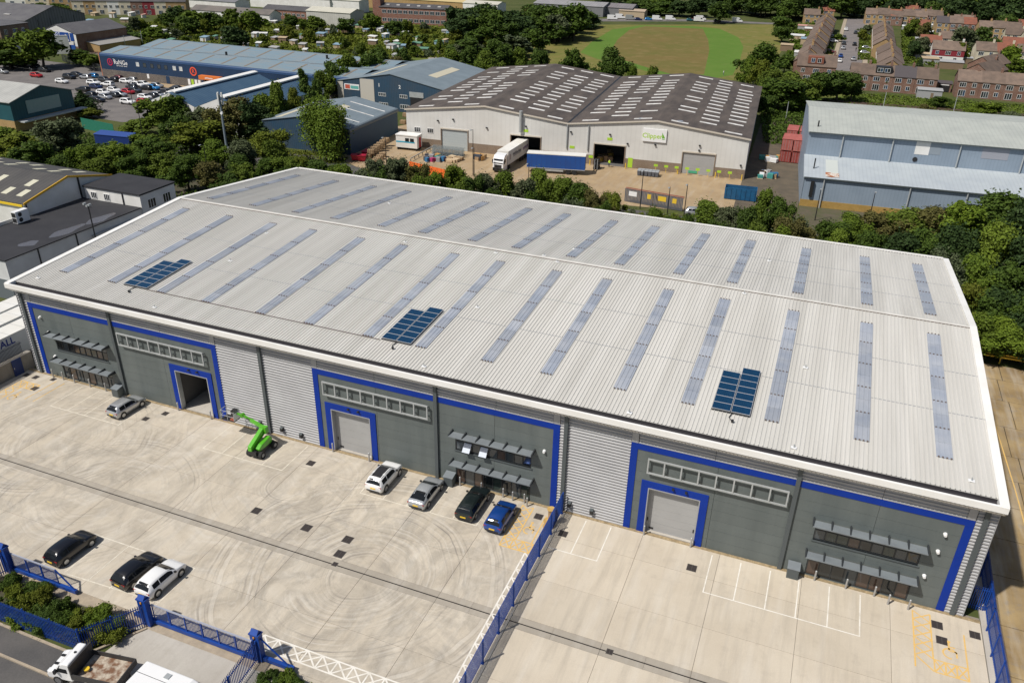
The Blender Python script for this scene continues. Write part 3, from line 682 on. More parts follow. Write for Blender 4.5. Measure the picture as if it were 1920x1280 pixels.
# bollards, cabinets, drum in front of the building
m_bol = S('steel_bollard', (.42, .42, .42), .4, .5)
bproto = None
BOL = [(107, 703, 'first bollard from the left before the left shopfront'), (126, 708, 'second bollard before the left shopfront'), (148, 713, 'third bollard before the left shopfront'), (175, 722, 'fourth bollard before the left shopfront'), (206, 729, 'rightmost bollard before the left shopfront'),
       (337, 768, 'bollard left of the open loading door'), (397, 785, 'bollard right of the open loading door'), (625, 846, 'bollard left of the middle roller door'), (693, 864, 'bollard right of the middle roller door'),
       (867, 904, 'leftmost bollard before the middle shopfront'), (908, 913, 'second bollard before the middle shopfront'), (947, 926, 'third bollard before the middle shopfront'), (961, 938, 'fourth bollard before the middle shopfront'), (983, 942, 'fifth bollard before the middle shopfront'), (988, 949, 'rightmost bollard before the middle shopfront'),
       (1207, 1001, 'bollard left of the right-hand roller door'), (1296, 1020, 'bollard right of the right-hand roller door'),
       (1527, 1082, 'leftmost bollard before the right-hand shopfront'), (1585, 1097, 'second bollard before the right-hand shopfront'), (1638, 1112, 'third bollard before the right-hand shopfront'), (1664, 1132, 'fourth bollard before the right-hand shopfront'), (1702, 1142, 'rightmost bollard before the right-hand shopfront')]
mb1 = MB().cyl((0, 0, 0), (0, 0, 1.0), .075, n=12).mesh('post'); mb1.materials.append(m_bol)
mb2 = MB().cyl((0, 0, 1.0), (0, 0, 1.04), .078, .04, 12).mesh('cap'); mb2.materials.append(m_alu)
for px, py, lb in BOL:
    p = G(px, py); r = thing('bollard', 'steel ' + lb, 'bollard', (p.x, min(p.y, -.45), 0), 0, 'steel bollards along the warehouse front')
    link('post', mb1, r); link('cap', mb2, r)
for x, lb in ((12.6, 'dark grey cabinet beside the left shopfront'), (53.0, 'dark grey cabinet behind the silver coupe by the middle shopfront'), (84.2, 'dark grey cabinet beside the right-hand shopfront')):
    r = thing('meter_cabinet', lb, 'cabinet', (x, -.62, 0))
    MB().prism([(-.4, .0), (.4, .0), (.4, 1.15), (-.4, 1.0)], -.45, .45, 'x').build('cabinet_body', m_grey, r)
    MB().prism([(-.46, 1.0), (.42, 1.16), (.42, 1.22), (-.46, 1.06)], -.5, .5, 'x').build('cabinet_lid', m_canopy, r)
    MB().box(-.4, .4, -.42, -.401, .1, .95).build('cabinet_door', m_pipe, r)
p = G(1028, 987); r = thing('cable_drum', 'yellow wooden cable drums stacked by the end of the blue mesh fence', 'cable drum', (p.x, p.y, 0))
m_drum = S('yellow_wood', (.50, .33, .10), .8, col2=(.40, .24, .08), scale=3, fine=.2)
for z in (0, .62): MB().cyl((0, 0, z), (0, 0, z+.07), .5 if z == 0 else .46, n=18).build('flange', m_drum, r)
MB().cyl((0, 0, .07), (0, 0, .62), .27, n=14).build('barrel', m_card, r); MB().cyl((.1, .3, .69), (.1, .3, 1.75), .26, n=14).build('upper_barrel', m_card, r)
MB().cyl((.1, .3, 1.75), (.1, .3, 1.83), .36, n=16).build('flange', m_drum, r)
# ------------------------------------------------------------------ fences and gates
m_fblue = S('blue_fence_paint', (.006, .055, .30), .45, col2=(.006, .045, .24), scale=1.2)
# weld-mesh fence between the two yards
mf_ = thing('mesh_fence', 'blue weld-mesh fence dividing the dirty yard from the clean one', 'fence', (64.1, -.5, 0))
wire = MB()
for k in range(60): wire.box(-.005, .005, -.03-k*.05-.009, -.03-k*.05+.009, .06, 2.2)
for k in range(12): wire.box(-.006, .006, -3.0, 0, .1+k*.19-.006, .1+k*.19+.006)
wm = wire.mesh('mesh_panel'); wm.materials.append(m_fblue)
pm = MB().box(-.05, .05, -.05, .05, 0, 2.32).box(-.06, .06, -.06, .06, 2.32, 2.35).box(-.14, .14, -.14, .14, 0, .03).mesh('post'); pm.materials.append(m_fblue)
for k in range(9):
    stuff(link('mesh_panel', wm, mf_, (0, -k*3.0, 0))); link('post', pm, mf_, (.07, -k*3.0, 0))
    rl = MB().box(-.02, .02, -3.0, 0, 2.2, 2.24).build('top_rail', m_fblue, mf_, (0, -k*3.0, 0))
structure(MB().box(64.28, 64.45, -27, -.4, -.02, .07).build('kerb', m_apron))

def palisade(name, label, pts, h=2.2, post=2.75, pitch=.155, mat=m_fblue, group=None):
    a0 = Vector((*pts[0], 0)); r = thing(name, label, 'fence', a0, 0, group)
    for (p, q) in zip(pts, pts[1:]):
        a = Vector((*p, 0))-a0; b = Vector((*q, 0))-a0; d = b-a; n = d.length; u = d/n; w = Vector((-u.y, u.x, 0))
        k = max(1, round(n/post)); bars = MB()
        for i in range(k+1):
            c = a+d*(i/k); MB().bar(c+w*.06, c+w*.06+Vector((0, 0, h-.1)), .09, .11).build('post', mat, r)
        for z in (.35, h-.35): MB().bar(a+Vector((0, 0, z)), b+Vector((0, 0, z)), .05, .06).build('rail', mat, r)
        for i in range(int(n/pitch)):
            c = a+u*(i*pitch+.07)-w*.045
            e = u*.034; t = w*.008
            bars.hexa([c-e-t, c+e-t, c+e+t, c-e+t], [v+Vector((0, 0, h-.08)) for v in (c-e-t, c+e-t, c+e+t, c-e+t)])
            bars.poly([c-e+Vector((0, 0, h-.08)), c+e+Vector((0, 0, h-.08)), c+Vector((0, 0, h))])
        stuff(bars.build('pales', mat, r))
    return r
palisade('palisade_fence', 'blue palisade fence round the street side of the shrub bed', [(16, -29.0), (36.9, -28.6), (39.5, -24.9)])
palisade('palisade_fence', 'short blue palisade fence at the far left beyond the gate post', [(25.2, -24.9), (24.2, -29.0)])
palisade('palisade_fence', 'blue palisade fence leaving the gate post at the bottom edge', [(49.2, -24.6), (49.8, -34)])
palisade('palisade_fence', 'tall blue palisade fence along the right-hand yard edge', [(98.75, -30), (98.6, -1.0), (98.9, 8.5)], h=2.5)
structure(MB().box(98.25, 99.15, -40, 9, -.16, .05).build('kerb', m_apron))
# return of the tall fence round the building corner
palisade('palisade_fence', 'short blue fence panel closing the gap at the building corner', [(97.15, 1.2), (98.6, 1.2)], h=2.4)

def gate(label, x0, x1, y, tail, h=1.95, post_side=0):
    """cantilever sliding gate along x: heavy bottom beam, uprights, pale infill, sloping tail"""
    r = thing('sliding_gate', label, 'gate', (x0, y, 0)); n = x1-x0
    MB().box(0, n, -.13, .13, .12, .42).build('bottom_beam', m_fblue, r)
    k = round(n/1.55)
    MB().box(0, n, -.05, .05, h-.09, h).build('top_rail', S('pale_top_rail', (.50, .52, .60), .35, .4), r)
    for i in range(k+1): MB().box(n*i/k-.05 if i else 0, n*i/k+.05 if i < k else n, -.045, .045, .42, h-.09).build('upright', m_fblue, r)
    bars = MB()
    for i in range(int(n/.13)): bars.box(i*.13+.05, i*.13+.075, -.015, .015, .42, h-.09)
    stuff(bars.build('bars', m_fblue, r))
    if tail:
        s = 1 if tail > 0 else -1; e = n if s > 0 else 0
        MB().box(min(e, e+tail), max(e, e+tail), -.13, .13, .12, .42).build('tail_beam', m_fblue, r)
        MB().bar((e, 0, h-.05), (e+tail*.92, 0, .42), .09, .09).build('tail_brace', m_fblue, r)
    return r
gate('blue sliding gate standing before the black hatchback at the far left', 25.6, 30.4, -24.6, 1.75)
gate('long blue sliding gate closing the yard entrance', 39.9, 48.9, -24.55, -1.9)
# tail frame of the gate beyond its right post
def gate_post(px, label, x, y, brace=0):
    r = thing('gate_post', label, 'gate post', (x, y, 0))
    MB().box(-.38, -.12, -.22, .22, 0, 2.5).build('column', m_fblue, r); MB().box(.12, .38, -.22, .22, 0, 2.5).build('column', m_fblue, r)
    MB().box(-.42, .42, -.28, .28, 2.5, 2.62).prism([(-.28, 2.62), (.28, 2.62), (.0, 2.95)], -.3, .3, 'x').build('cap', m_fblue, r)
    if brace:
        MB().bar((.35, 0, 2.2), (.35+brace, 0, .3), .09, .09).build('brace', m_fblue, r)
        MB().box(.38, .38+brace+.25, -.14, .14, .1, .42).build('guide_beam', m_fblue, r)
    MB().cyl((-.05, -.2, 2.2), (-.05, -.2, 2.36), .06, n=8).build('beacon', S('amber_lens', (.8, .35, .03), .3), r)
gate_post(0, 'blue twin-column gate post at the far left of the yard', 25.15, -24.75)
gate_post(0, 'blue twin-column gate post beside the white hatchback', 39.45, -24.8)
gate_post(0, 'blue twin-column gate post with a braced guide beam at the right end of the gate', 49.15, -24.3, 2.3)

# retaining wall and grey fence on the left
w_ = thing('retaining_wall', 'grey concrete retaining wall with steel fence on top at the left edge', 'wall', (-1.35, 0, 0))
m_conc_wall = S('stained_concrete_wall', (.27, .25, .215), .9, col2=(.20, .18, .15), scale=.8, fine=.15, stretch=(1, 1, .4))
MB().box(-.45, .12, -40, .6, -.1, 1.9).build('wall_body', m_conc_wall, w_)
MB().box(-.5, .15, -40, .6, 1.9, 1.98).build('coping', m_conc_wall, w_)
pal = MB()
for k in range(180): pal.box(-.2, -.18, -28+k*.155, -28+k*.155+.06, 1.98, 3.6)
stuff(pal.build('pales', S('dark_steel', (.07, .08, .10), .5, .4), w_))
for z in (2.2, 3.3): MB().box(-.24, -.2, -28, 0, z, z+.06).build('rail', S('dark_steel_rail', (.07, .08, .10), .5, .4), w_)
bd = thing('steel_door', 'small dark blue steel door at the end of the retaining wall', 'door', (-1.15, -.9, 0))
MB().box(0, .06, -1.2, .0, 0, 2.0).build('door_panel', S('deep_blue_door', (.01, .03, .13), .5), bd); MB().box(.06, .1, -1.1, -1.04, .9, 1.1).build('door_handle', m_alu, bd)
# yellow height barrier behind the building on the right
yb = thing('height_barrier', 'long yellow barrier rail at the tree line right of the warehouse', 'barrier', (101, 47.5, 0))
m_yel = S('safety_yellow', (.75, .50, .04), .5)
for z in (.8, 1.15): MB().box(-1, 45, -.09, .09, z, z+.16).build('rail', m_yel, yb)
for k in range(12): MB().box(k*4-.06, k*4+.06, .09, .2, -.1, 1.3).build('post', m_yel, yb)
# ------------------------------------------------------------------ vehicles
m_tyre = S('tyre_rubber', (.018, .018, .018), .85); m_rim = S('alloy_rim', (.45, .46, .47), .3, .8)
m_cglass = S('car_glass', (.010, .012, .014), .12, spec=.35); m_light_r = S('tail_lamp', (.35, .012, .012), .25); m_light_w = S('head_lamp', (.7, .72, .74), .12)
m_plate_y = S('yellow_plate', (.75, .50, .03), .5); m_plate_w = S('white_plate', (.75, .75, .72), .5); m_trim = S('black_car_trim', (.02, .02, .021), .45)
def paint(name, c, metal=.2): return S(name, c, .28, metal, coat=.8, spec=.5)
P = {'silver': paint('silver_paint', (.48, .49, .50), .55), 'grey': paint('mid_grey_paint', (.42, .44, .455), .45), 'white': paint('white_paint', (.78, .78, .77), 0), 'black': paint('black_paint', (.008, .008, .010), .1),
     'green_black': paint('dark_green_paint', (.012, .020, .020), .3), 'blue': paint('blue_paint', (.008, .065, .30), .4), 'darkblue': paint('navy_paint', (.010, .022, .085), .3), 'red': paint('red_paint', (.42, .012, .015), .1),
     'cyan': paint('bright_blue_paint', (.02, .20, .48), .2), 'maroon': paint('maroon_paint', (.13, .012, .02), .2), 'dgrey': paint('dark_grey_paint', (.055, .062, .07), .4), 'teal': paint('teal_paint', (.02, .12, .14), .3), 'gold': paint('yellow_car_paint', (.60, .38, .04), .1)}
# body: lofted sections (rear -> front): t, sill z, top z, half-width factor; roof between, windows lie on the loft
CARP = {'hatch': (2.02, .88, .90, [(-1.0, .40, .80, .80), (-.975, .30, .93, .90), (-.93, .24, 1.06, .96), (-.84, .22, 1.29, .99), (-.73, .2, 1.42, 1), (-.45, .2, 1.475, 1), (-.1, .2, 1.47, 1), (.10, .2, 1.42, 1), (.28, .2, 1.21, 1), (.45, .2, 1.0, 1), (.65, .2, .93, .985), (.84, .22, .83, .95), (.94, .26, .70, .87), (1.0, .34, .56, .72)], (-.955, -.76), (.115, .44), ((-.72, -.40), (-.37, .26))),
        'suv': (2.15, .93, 1.0, [(-1.0, .45, .90, .84), (-.975, .36, 1.05, .92), (-.94, .30, 1.18, .97), (-.88, .28, 1.44, .99), (-.80, .27, 1.58, 1), (-.45, .26, 1.64, 1), (-.1, .26, 1.63, 1), (.10, .26, 1.57, 1), (.28, .26, 1.35, 1), (.44, .26, 1.12, 1), (.65, .26, 1.06, .985), (.86, .28, .97, .95), (.95, .32, .82, .88), (1.0, .40, .64, .76)], (-.96, -.83), (.115, .42), ((-.78, -.42), (-.39, .25))),
        'estate': (2.3, .90, .90, [(-1.0, .40, .80, .82), (-.98, .30, .95, .92), (-.95, .24, 1.10, .97), (-.89, .22, 1.33, .99), (-.82, .2, 1.42, 1), (-.45, .2, 1.46, 1), (-.1, .2, 1.45, 1), (.08, .2, 1.40, 1), (.26, .2, 1.19, 1), (.42, .2, .98, 1), (.65, .2, .92, .985), (.85, .22, .82, .95), (.95, .26, .70, .87), (1.0, .34, .56, .72)], (-.965, -.84), (.095, .41), ((-.80, -.42), (-.39, .24))),
        'coupe': (2.22, .90, .90, [(-1.0, .40, .82, .80), (-.975, .30, .93, .90), (-.92, .24, 1.0, .96), (-.80, .22, 1.08, .99), (-.62, .2, 1.26, 1), (-.40, .2, 1.38, 1), (-.1, .2, 1.41, 1), (.08, .2, 1.36, 1), (.27, .2, 1.17, 1), (.45, .2, .97, 1), (.65, .2, .90, .985), (.85, .22, .80, .95), (.95, .26, .68, .87), (1.0, .34, .55, .72)], (-.84, -.45), (.095, .44), ((-.62, -.34), (-.31, .25)))}
def car_meshes(kind):
    Lh, W, belt, st, rw, fw, sw = CARP[kind]
    def at(t, q):            # interpolated section value
        for a, b in zip(st, st[1:]):
            if a[0] <= t <= b[0]: u = (t-a[0])/(b[0]-a[0]); return a[q]+(b[q]-a[q])*u
        return st[-1][q]
    def sec(t):
        lo, top, wf = at(t, 1), at(t, 2), at(t, 3); w = W*wf; bz = min(belt+.02*(1-abs(t)), top-.03)
        f = min(1, max(0, (top-bz-.03)/.42)); wt = w*(.93-.22*f)
        return [(0, lo), (w*.84, lo), (w*.97, lo+.10), (w, (lo+bz)/2), (w*.985, bz-.06), (w*.95, bz), (wt, top-.05*f-.012), (wt*.8, top-.008), (0, top+.018)]
    mb = MB(); rows = []; ts = sorted({a[0] for a in st} | {-.55, -.25, 0, .2, .36, .55, .75})
    for t in ts:
        s_ = sec(t); ring = [(t*Lh, y, z) for y, z in s_]; ring += [(x, -y, z) for x, y, z in ring[-2:0:-1]]
        # rounded plan at the ends
        rows.append(len(mb.v)); mb.v += ring
    k = 16
    for a, b in zip(rows, rows[1:]):
        for i in range(k): j = (i+1) % k; mb.f.append((a+i, b+i, b+j, a+j)); mb.m.append(0)
    mb.f += [tuple(range(rows[0], rows[0]+k)), tuple(range(rows[-1], rows[-1]+k))[::-1]]; mb.m += [0, 0]
    e = .016; sides = []
    for s in (-1, 1):
        m_ = MB()
        for (t0, t1) in sw:
            n = 4; up, dn = [], []
            for i in range(n+1):
                t = t0+(t1-t0)*i/n; q = sec(t); (yb, zb), (yt, zt) = q[5], q[6]
                dn.append((t*Lh, s*(yb+(yt-yb)*.10+e), zb+(zt-zb)*.10)); up.append((t*Lh, s*(yb+(yt-yb)*.88+e), zb+(zt-zb)*.88))
            for i in range(n):
                f_ = [dn[i], dn[i+1], up[i+1], up[i]]; m_.poly(f_ if s < 0 else f_[::-1])
        sides.append(m_)
    def screen(t0, t1):
        m_ = MB(); n = 4
        for i in range(n):
            ta, tb = t0+(t1-t0)*i/n, t0+(t1-t0)*(i+1)/n; qa, qb = sec(ta), sec(tb)
            pa = [(ta*Lh, -qa[6][0]*.93, qa[6][1]+e*1.6), (ta*Lh, -qa[7][0]*.8, qa[7][1]+e*1.2), (ta*Lh, 0, qa[8][1]+e), (ta*Lh, qa[7][0]*.8, qa[7][1]+e*1.2), (ta*Lh, qa[6][0]*.93, qa[6][1]+e*1.6)]
            pb_ = [(tb*Lh, -qb[6][0]*.93, qb[6][1]+e*1.6), (tb*Lh, -qb[7][0]*.8, qb[7][1]+e*1.2), (tb*Lh, 0, qb[8][1]+e), (tb*Lh, qb[7][0]*.8, qb[7][1]+e*1.2), (tb*Lh, qb[6][0]*.93, qb[6][1]+e*1.6)]
            for j in range(4): m_.poly([pa[j], pb_[j], pb_[j+1], pa[j+1]])
        return m_
    front = screen(*fw); rear = screen(*rw)
    wx = .61*Lh; wr = .33 if kind != 'suv' else .37
    tyre = MB().cyl((0, -.1, 0), (0, .1, 0), wr, n=20); rim = MB().cyl((0, -.112, 0), (0, .112, 0), wr*.66, n=14)
    arch = MB().cyl((0, -.055, 0), (0, .055, 0), wr*1.17, n=20)
    tail = MB().box(-Lh*.992, -Lh*.93, W*.58, W*.90, belt-.17, belt-.03); head = MB().box(Lh*.92, Lh*.982, W*.48, W*.80, belt-.42, belt-.29)
    plate = MB().box(-Lh-.03, -Lh+.03, -.26, .26, belt-.36, belt-.24)
    bumpr = MB().box(-Lh-.02, -Lh*.9, -W*.72, W*.72, .34, .48); bumpf = MB().box(Lh*.9, Lh+.012, -W*.6, W*.6, .32, .44)
    mir = MB().box(Lh*.30, Lh*.37, W*.95, W*.95+.18, belt+.03, belt+.16)
    top = screen(-.70, .09)
    def mk(b, n, mt, sm=False):
        me = b.mesh(n); me.materials.append(mt)
        if sm: me.polygons.foreach_set('use_smooth', [True]*len(me.polygons))
        return me
    return dict(body=mk(mb, 'car_body', P['silver'], True), side=[mk(q, 'side_windows', m_cglass) for q in sides], front=mk(front, 'windscreen', m_cglass), rear=mk(rear, 'rear_window', m_cglass), tyre=mk(tyre, 'tyre', m_tyre), rim=mk(rim, 'rim', m_rim), arch=mk(arch, 'wheel_arch', m_trim),
                tail=mk(tail, 'tail_lamp', m_light_r), head=mk(head, 'head_lamp', m_light_w), plate=mk(plate, 'number_plate', m_plate_y), bumpr=mk(bumpr, 'rear_bumper', m_trim), bumpf=mk(bumpf, 'front_bumper', m_trim), mir=mk(mir, 'mirror', m_trim), top=mk(top, 'black_roof', m_black),
                wx=wx, wr=wr, W=W)
CARM = {k: car_meshes(k) for k in ('hatch', 'suv', 'estate', 'coupe')}
def setmat(o, m):
    o.material_slots[0].link = 'OBJECT'; o.material_slots[0].material = m
def car(kind, col, x, y, rz, label, near=True, z=0.0, group=None, roof=False, name='parked_car', cat='car'):
    k = CARM[kind]; r = thing(name, label, cat, (x, y, z), rz, group)
    b = link('car_body', k['body'], r); setmat(b, P[col])
    for q in k['side']: stuff(link('side_windows', q, r))
    link('windscreen', k['front'], r); link('rear_window', k['rear'], r)
    if roof: link('black_roof', k['top'], r)
    for sx in (-1, 1):
        for sy in (-1, 1):
            w = link('tyre', k['tyre'], r, (sx*k['wx'], sy*(k['W']-.085), k['wr']))
            if near: link('rim', k['rim'], w); link('wheel_arch', k['arch'], r, (sx*k['wx'], sy*(k['W']-.05), k['wr']+.03))
    if near:
        for sy in (1, -1):
            for n_, q in (('tail_lamp', 'tail'), ('head_lamp', 'head'), ('mirror', 'mir')): link(n_, k[q], r, (0, 0, 0), 0, (1, sy, 1))
        link('number_plate', k['plate'], r); link('rear_bumper', k['bumpr'], r); link('front_bumper', k['bumpf'], r)
    return r
U = math.pi/2
car('hatch', 'silver', 15.75, -2.55, U-.05, 'silver hatchback parked beside the open loading door')
car('suv', 'white', 47.15, -2.65, U, 'white crossover with a black roof parked before the middle unit', roof=True)
car('coupe', 'grey', 51.85, -3.15, U, 'silver-grey coupe parked between the white crossover and the dark estate')
car('estate', 'green_black', 56.45, -2.85, U, 'very dark green estate car parked before the middle shopfront')
car('hatch', 'blue', 59.45, -3.6, U-.02, 'blue hatchback parked beside the ochre hatching')
car('hatch', 'black', 28.0, -21.2, U-.05, 'black hatchback alone in its bay behind the left sliding gate')
car('hatch', 'black', 35.0, -21.1, U-.08, 'black hatchback parked right next to the white hatchback')
car('hatch', 'white', 37.35, -21.1, U-.04, 'white hatchback parked beside the gate post')

# far car park, cars lie along x
CP = [(190, 240, 'hatch', 'white'), (290, 182, 'suv', 'black'), (390, 152, 'hatch', 'black'), (500, 182, 'hatch', 'silver'), (598, 167, 'hatch', 'cyan'), (615, 262, 'suv', 'white'), (800, 282, 'suv', 'white'), (645, 312, 'hatch', 'darkblue'),
      (765, 222, 'suv', 'dgrey'), (870, 218, 'hatch', 'black'), (925, 195, 'hatch', 'maroon'), (1045, 240, 'hatch', 'white'), (1115, 220, 'hatch', 'silver'), (465, 347, 'estate', 'black'), (560, 427, 'suv', 'black'), (740, 388, 'hatch', 'white'),
      (660, 487, 'estate', 'black'), (768, 449, 'hatch', 'silver'), (870, 424, 'hatch', 'dgrey'), (968, 414, 'hatch', 'grey'), (885, 357, 'hatch', 'white'), (1075, 380, 'hatch', 'red'), (1165, 362, 'hatch', 'dgrey'), (1120, 312, 'hatch', 'dgrey'),
      (1205, 290, 'suv', 'white'), (1285, 275, 'hatch', 'white'), (1310, 328, 'hatch', 'black'), (1410, 325, 'hatch', 'cyan'), (1458, 297, 'hatch', 'grey'), (1070, 518, 'suv', 'white'), (1295, 452, 'hatch', 'white'), (1285, 512, 'hatch', 'red'),
      (1385, 430, 'hatch', 'dgrey'), (1475, 420, 'hatch', 'silver'), (1590, 388, 'hatch', 'black'), (1662, 352, 'hatch', 'dgrey'), (1742, 338, 'hatch', 'dgrey'), (1612, 418, 'hatch', 'white'),
      (-150, 160, 'hatch', 'red'), (-40, 90, 'suv', 'black'), (-230, 75, 'hatch', 'black'), (-330, 60, 'hatch', 'dgrey'), (-420, 45, 'hatch', 'black'), (-280, 20, 'suv', 'black'), (-520, 40, 'hatch', 'dgrey'), (-600, 110, 'hatch', 'silver'), (-180, 40, 'hatch', 'dgrey')]
cw = {'white': 'white', 'black': 'black', 'silver': 'silver', 'cyan': 'bright blue', 'darkblue': 'navy', 'dgrey': 'dark grey', 'maroon': 'maroon', 'grey': 'grey', 'red': 'red'}
kw = {'hatch': 'hatchback', 'suv': 'crossover', 'estate': 'estate'}
cnt = {}
for (zx, zy, kd, cl) in sorted(CP):
    px, py = 90+zx/7.11, 120+zy/7.11; p = G(px, py+1.5)
    key = (cl, kd); i = cnt.get(key, 0); cnt[key] = i+1
    tot = sum(1 for c in CP if (c[3], c[2]) == key)
    lb = f'{cw[cl]} {kw[kd]} in the store car park' if tot == 1 else f'{cw[cl]} {kw[kd]}, {nth(i)} of its colour from the left in the store car park'
    car(kd, cl, p.x, p.y, random.uniform(-.06, .06)+(0 if random.random() < .8 else math.pi), lb, near=False, z=-.146, group='cars in the blue store car park')

# street cars between the terraces
SC = [(1574, 116, 'hatch', 'white', 'white car nearest the brick terrace on the left side of the street', U), (1576, 107, 'hatch', 'blue', 'blue car behind the white one on the left side of the street', U), (1581, 92, 'hatch', 'silver', 'silver car third along the left side of the street', U), (1582, 83, 'hatch', 'dgrey', 'dark car fourth along the left side of the street', U), (1583, 72, 'hatch', 'dgrey', 'dark grey car fifth along the left side of the street', U), (1586, 57, 'suv', 'white', 'white car at the far end of the street on the left', U),
      (1600, 113, 'hatch', 'silver', 'silver-blue car on the right side of the street nearest the terrace', U), (1602, 85, 'hatch', 'black', 'black car halfway along the right side of the street', U), (1604, 63, 'hatch', 'dgrey', 'small dark car far along the right side of the street', U),
      (1625, 92, 'hatch', 'grey', 'grey car in a front drive right of the street', 0), (1622, 101, 'hatch', 'silver', 'pale silver car in a front drive right of the street', 0), (1624, 66, 'hatch', 'white', 'white car in a far front drive right of the street', 0), (1557, 99, 'hatch', 'maroon', 'dark red car in a front drive left of the street', 0), (1558, 109, 'hatch', 'gold', 'yellow car in a front drive left of the street', 0), (1563, 79, 'hatch', 'white', 'white car in a front drive left of the street', 0), (1561, 71, 'hatch', 'silver', 'silver car in a far front drive left of the street', 0),
      (1880, 128, 'suv', 'silver', 'silver car standing in the side street at the right', .4), (1891, 134, 'hatch', 'white', 'white car in the side street at the right edge', .2)]
for px, py, kd, cl, lb, rz in SC:
    p = G(px, py); car(kd, cl, p.x, p.y, rz+random.uniform(-.05, .05), lb, near=False, z=-.13, group='cars in the residential street')

# panel vans
def van(x, y, rz, label, col, z=0, L=5.4, H=2.4, group=None):
    r = thing('panel_van', label, 'van', (x, y, z), rz, group); h = L/2
    prof = [(-h, .35), (h-.1, .35), (h, .6), (h-.05, 1.0), (h-.75, 1.25), (h-1.6, H-.15), (h-2.0, H), (-h+.1, H), (-h, H-.1)]
    b = MB().prism(prof, -.97, .97, 'y').build('van_body', P[col], r); bv = b.modifiers.new('round', 'BEVEL'); bv.width = .10; bv.segments = 2
    MB().poly([(h-.80, -.8, 1.32), (h-.80, .8, 1.32), (h-1.52, .78, H-.22), (h-1.52, -.78, H-.22)]).build('windscreen', m_cglass, r).location.x = .03
    for s in (-1, 1): MB().box(h-1.9, h-1.05, min(s*.965, s*.985), max(s*.965, s*.985), 1.35, 1.9).build('side_window', m_cglass, r)
    for sx in (-1, 1):
        for sy in (-1, 1): link('tyre', CARM['suv']['tyre'], r, (sx*h*.62, sy*.86, .36))
    return r
for i, (px, py, cl, lb) in enumerate(((1148, 37, 'white', 'white van at the left end of the row beyond the field'), (1163, 35, 'white', 'second white van beyond the field'), (1182, 37, 'silver', 'silver van beyond the field'), (1232, 38, 'white', 'white van under the middle trees beyond the field'), (1257, 38, 'white', 'white van in the middle of the row beyond the field'), (1314, 38, 'white', 'small white van right of middle beyond the field'), (1382, 42, 'white', 'white van at the right end of the road beyond the field'), (1310, 40.5, 'white', 'white van behind the green car beyond the field'))):
    p = G(px, py); van(p.x, p.y, .25, lb, cl, z=-.12, group='vans parked beyond the field')
for px, py, cl, lb in ((1197, 38, 'darkblue', 'navy car between the vans beyond the field'), (1216, 38, 'cyan', 'pale blue car between the vans beyond the field'), (1294, 39.5, 'teal', 'green car beyond the field'), (1303, 39.5, 'maroon', 'maroon car beyond the field'), (1345, 41, 'black', 'black car under the big tree beyond the field')):
    p = G(px, py); car('hatch', cl, p.x, p.y, .25, lb, near=False, z=-.12, group='cars parked beyond the field')

# white panel van at the bottom edge, roof seen from above
r = van(46.8, -30.0, .0, 'white van seen from above behind the tipper truck at the bottom edge', 'white', z=-.06, L=6.0, H=2.6)
MB().box(-.9, -.5, .25, .65, 2.6, 2.66).build('roof_vent', m_alu, r); MB().box(-2.9, .9, -.016, .016, 2.598, 2.61).build('roof_seam', m_trim, r)

# tipper truck: local +x is forward
tr = thing('tipper_truck', 'white drop-side tipper truck with a rusty empty bed at the bottom left', 'truck', (39.45, -30.05, -.06), math.pi+.16)
cab = MB().prism([(.75, .45), (2.72, .45), (2.78, .8), (2.6, 1.12), (2.0, 1.28), (1.45, 2.02), (1.25, 2.14), (.75, 2.14)], -.98, .98, 'y').build('cab', P['white'], tr)
bv = cab.modifiers.new('round', 'BEVEL'); bv.width = .11; bv.segments = 3
MB().poly([(2.0, -.84, 1.33), (2.0, .84, 1.33), (1.5, .80, 1.98), (1.5, -.80, 1.98)]).build('windscreen', m_cglass, tr).location = (.04, 0, .03)
for s_ in (-1, 1):
    MB().poly([(1.0, s_*.995, 1.25), (1.95, s_*.995, 1.25), (1.5, s_*.97, 1.92), (1.0, s_*.97, 1.92)][::s_]).build('side_window', m_cglass, tr)
    MB().box(1.8, 1.95, min(s_*.98, s_*1.22), max(s_*.98, s_*1.22), 1.2, 1.5).build('mirror', m_trim, tr)
    MB().box(2.3, 2.74, min(s_*.6, s_*.9), max(s_*.6, s_*.9), .86, 1.02).build('head_lamp', m_light_w, tr)
    MB().box(2.15, 2.5, s_*.35-.1, s_*.35+.1, 1.235, 1.26).build('bonnet_grille', m_trim, tr)
MB().box(2.6, 2.8, -.9, .9, .4, .72).build('front_bumper', m_trim, tr)
MB().cyl((1.0, -.1, 2.14), (1.0, -.1, 2.2), .09, n=10).build('roof_beacon', m_trim, tr)
m_rust = S('rusty_bed', (.44, .38, .30), .85, col2=(.17, .085, .045), scale=1.9, fine=.4, lo=.42, hi=.62); m_bed = S('dark_bed_steel', (.035, .033, .033), .6, fine=.2)
MB().box(-2.75, .5, -1.05, 1.05, .95, 1.03).build('bed_floor', m_rust, tr)
for (x0, x1, y0, y1, z1, nm) in ((-2.8, .55, 1.05, 1.12, 1.42, 'side_board'), (-2.8, .55, -1.12, -1.05, 1.42, 'side_board'), (-2.87, -2.8, -1.12, 1.12, 1.42, 'tailgate'), (.55, .66, -1.12, 1.12, 2.16, 'headboard')):
    MB().box(x0, x1, y0, y1, .93, z1).build(nm, m_bed, tr)
MB().box(-2.7, 2.2, -.45, .45, .45, .93).build('chassis', m_bed, tr)
for x in (1.95, -1.6):
    for s_ in (-1, 1):
        w_t = link('tyre', CARM['suv']['tyre'], tr, (x, s_*.92, .36)); link('rim', CARM['suv']['rim'], w_t)
